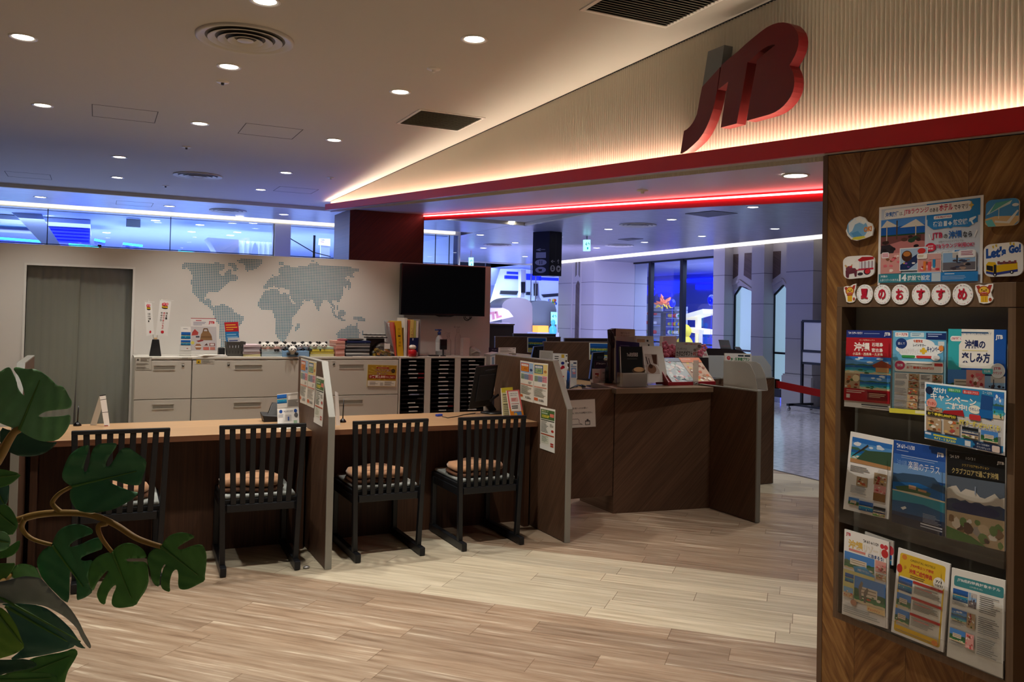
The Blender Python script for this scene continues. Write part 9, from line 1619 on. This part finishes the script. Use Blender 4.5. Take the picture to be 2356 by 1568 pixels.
leaf(C4, [(1190,570),(1215,520),(1260,480),(1330,460),(1400,470),(1447,497),(1400,520),(1340,555),(1310,575),(1318,588),(1350,590),(1420,560),(1490,548),(1515,580),(1530,640),(1525,720),(1515,780),(1517,820),(1470,845),(1400,880),(1355,888),(1325,880),(1315,840),(1320,790),(1315,745),(1300,735),(1275,755),(1258,810),(1255,860),(1260,905),(1220,895),(1192,872),(1188,830),(1193,780),(1208,725),(1228,702),(1212,698),(1190,750),(1183,800),(1178,868),(1140,850),(1115,800),(1110,740),(1090,690),(1090,640),(1110,605),(1150,580)], (1190,568), (1490,800), 1.30, 'mid', holes=[[(1365,685),(1500,675),(1500,687),(1370,693)]], fold=0.4)
leaf(C4, [(-60,0),(0,-10),(165,30),(120,75),(75,110),(0,135),(-60,140)], (-60,60), (160,35), 1.22, 'mid'); leaf(C4, [(-60,140),(0,128),(72,100),(65,200),(50,260),(0,278),(-60,300)], (-40,130), (40,270), 1.30, 'teal')
leaf(C4, [(-60,270),(0,262),(40,252),(75,280),(105,320),(130,380),(135,420),(110,460),(90,485),(0,470),(-60,470)], (-40,300), (125,430), 1.24, 'mid'); leaf(C4, [(-60,440),(0,452),(45,460),(75,500),(80,540),(60,585),(0,605),(-60,620)], (-50,520), (75,540), 1.12, 'pale'); leaf(C4, [(-60,640),(0,612),(80,560),(150,512),(148,560),(125,610),(75,645),(0,657),(-60,670)], (-50,650), (145,520), 1.34, 'mid', veins=False)
leaf(C4, [(-60,700),(0,692),(60,690),(120,688),(95,740),(60,790),(0,840),(-60,860)], (-50,720), (110,695), 1.30, 'mid', veins=False)
leaf(C4, [(75,765),(95,725),(125,700),(180,690),(250,710),(285,750),(310,830),(330,880),(250,850),(180,800),(100,810)], (80,765), (310,850), 1.36, 'pale', veins=False)
leaf(C4, [(-60,840),(0,828),(60,815),(120,800),(180,785),(240,790),(300,800),(340,840),(370,875),(430,940),(490,990),(540,1050),(590,1130),(620,1200),(650,1250),(675,1300),(668,1325),(640,1300),(600,1240),(575,1180),(530,1130),(470,1080),(400,1040),(340,1010),(240,990),(100,985),(0,985),(-60,990)], (-60,910), (670,1310), 1.16, 'grey', tilt=(0.3, 0.6), fold=0.7)
leaf(C4, [(0,990),(100,985),(240,992),(330,1015),(400,1060),(470,1120),(530,1180),(570,1240),(610,1300),(640,1322),(590,1318),(540,1290),(500,1270),(460,1230),(400,1180),(300,1100),(180,1030),(60,1010)], (0,995), (620,1318), 1.18, 'teal', veins=False)
leaf(C4, [(30,1000),(150,1012),(300,1060),(400,1160),(470,1230),(540,1280),(560,1300),(500,1330),(330,1370),(180,1392),(60,1410),(150,1340),(180,1300),(130,1180),(60,1060)], (40,1010), (550,1300), 1.24, 'teal')
leaf(C4, [(-60,1000),(0,1012),(60,1055),(110,1130),(135,1180),(150,1230),(185,1310),(150,1340),(90,1370),(0,1395),(-60,1410)], (-50,1030), (180,1310), 1.14, 'lime'); leaf(C4, [(220,1395),(330,1370),(480,1345),(548,1315),(580,1350),(555,1400),(530,1440),(500,1490),(480,1568),(470,1640),(300,1640),(100,1640),(-60,1640),(-60,1560),(60,1500),(170,1450)], (-40,1600), (575,1355), 1.26, 'mid')
leaf(C4, [(-60,1400),(60,1405),(200,1395),(290,1440),(230,1470),(60,1500),(-60,1540)], (-50,1450), (285,1445), 1.20, 'dark', veins=False); leaf(C4, [(-60,1530),(100,1500),(260,1490),(360,1500),(440,1530),(400,1640),(-60,1640)], (-50,1560), (420,1540), 1.16, 'mid')
def stalk(pts, r, name='stalk'):
    b = MB(); b.smooth = True; P = [od(*C, d) for C, d in pts]; n = len(P); S = []
    for i in range(n-1):
        p0, p1, p2, p3 = P[max(i-1, 0)], P[i], P[i+1], P[min(i+2, n-1)]
        for k in range(6): t = k/6; S.append(0.5*((2*p1)+(p2-p0)*t+(2*p0-5*p1+4*p2-p3)*t*t+(3*p1-p0-3*p2+p3)*t**3))
    S.append(P[-1]); b.tube(S, [r*(1-0.35*i/len(S)) for i in range(len(S))], 8); return b.build(name, M_STALK, plant)
stalk([(C4(-330, 520), 1.40), (C4(120, 378), 1.38), (C4(220, 345), 1.37), (C4(330, 325), 1.36), (C4(460, 318), 1.35), (C4(620, 325), 1.34), (C4(740, 355), 1.33), (C4(860, 410), 1.32), (C4(1000, 500), 1.31), (C4(1100, 540), 1.305), (C4(1190, 568), 1.30)], 0.0062)
stalk([(C4(455, 318), 1.35), (C4(400, 270), 1.35), (C4(390, 235), 1.35), (C4(440, 175), 1.345), (C4(530, 125), 1.34)], 0.0045)
stalk([(C4(185, 360), 1.37), (C4(160, 420), 1.375), (C4(190, 475), 1.38), (C4(260, 520), 1.38), (C4(385, 555), 1.38)], 0.0045)
stalk([(C4(790, 395), 1.325), (C4(735, 410), 1.325), (C4(728, 450), 1.32), (C4(760, 520), 1.32), (C4(828, 608), 1.32)], 0.0045)
stalk([(C3(-40, 1060), 1.30), (C3(20, 960), 1.29), (C3(80, 850), 1.285), (C3(140, 760), 1.28), (C3(195, 728), 1.28)], 0.008)
stalk([(C4(-200, 900), 1.30), (C4(-20, 850), 1.25), (C4(30, 820), 1.3), (C4(75, 775), 1.36)], 0.006)
q = od(-190, 1500, 1.35); pot = q.copy(); pot.z = 0
b = MB(); b.smooth = True; b.tube([(pot.x, pot.y, 0.30), (pot.x+0.02, pot.y, 0.6), (pot.x-0.01, pot.y+0.02, 0.95), (pot.x, pot.y, 1.28), (pot.x+0.02, pot.y, 1.45)], [0.028, 0.026, 0.022, 0.018, 0.01], 10)
for (x, y, d_) in ((*C4(-330, 520), 1.40), (*C3(-40, 1060), 1.30), (*C4(-200, 900), 1.30), (*C4(-60, 910), 1.16), (*C4(-60, 1600), 1.22), (*C4(-60, 300), 1.26)):
    e = od(x, y, d_); b.tube([(pot.x, pot.y, max(0.35, e.z-0.15)), e.lerp(Vector((pot.x, pot.y, e.z)), 0.5)+Vector((0, 0, 0.02)), e], 0.006, 6)
b.build('trunk', mat('trunk_brown', '5a4630', 0.8, var=0.3, vscale=20), plant)
b = MB(); b.smooth = True; b.lathe((pot.x, pot.y, 0), [(0.0, 0.0), (0.13, 0.001), (0.17, 0.30), (0.18, 0.32), (0.16, 0.32), (0.15, 0.27), (0.002, 0.27)], 32); b.build('pot', mat('pot_white', 'd8d4cc', 0.4), plant)
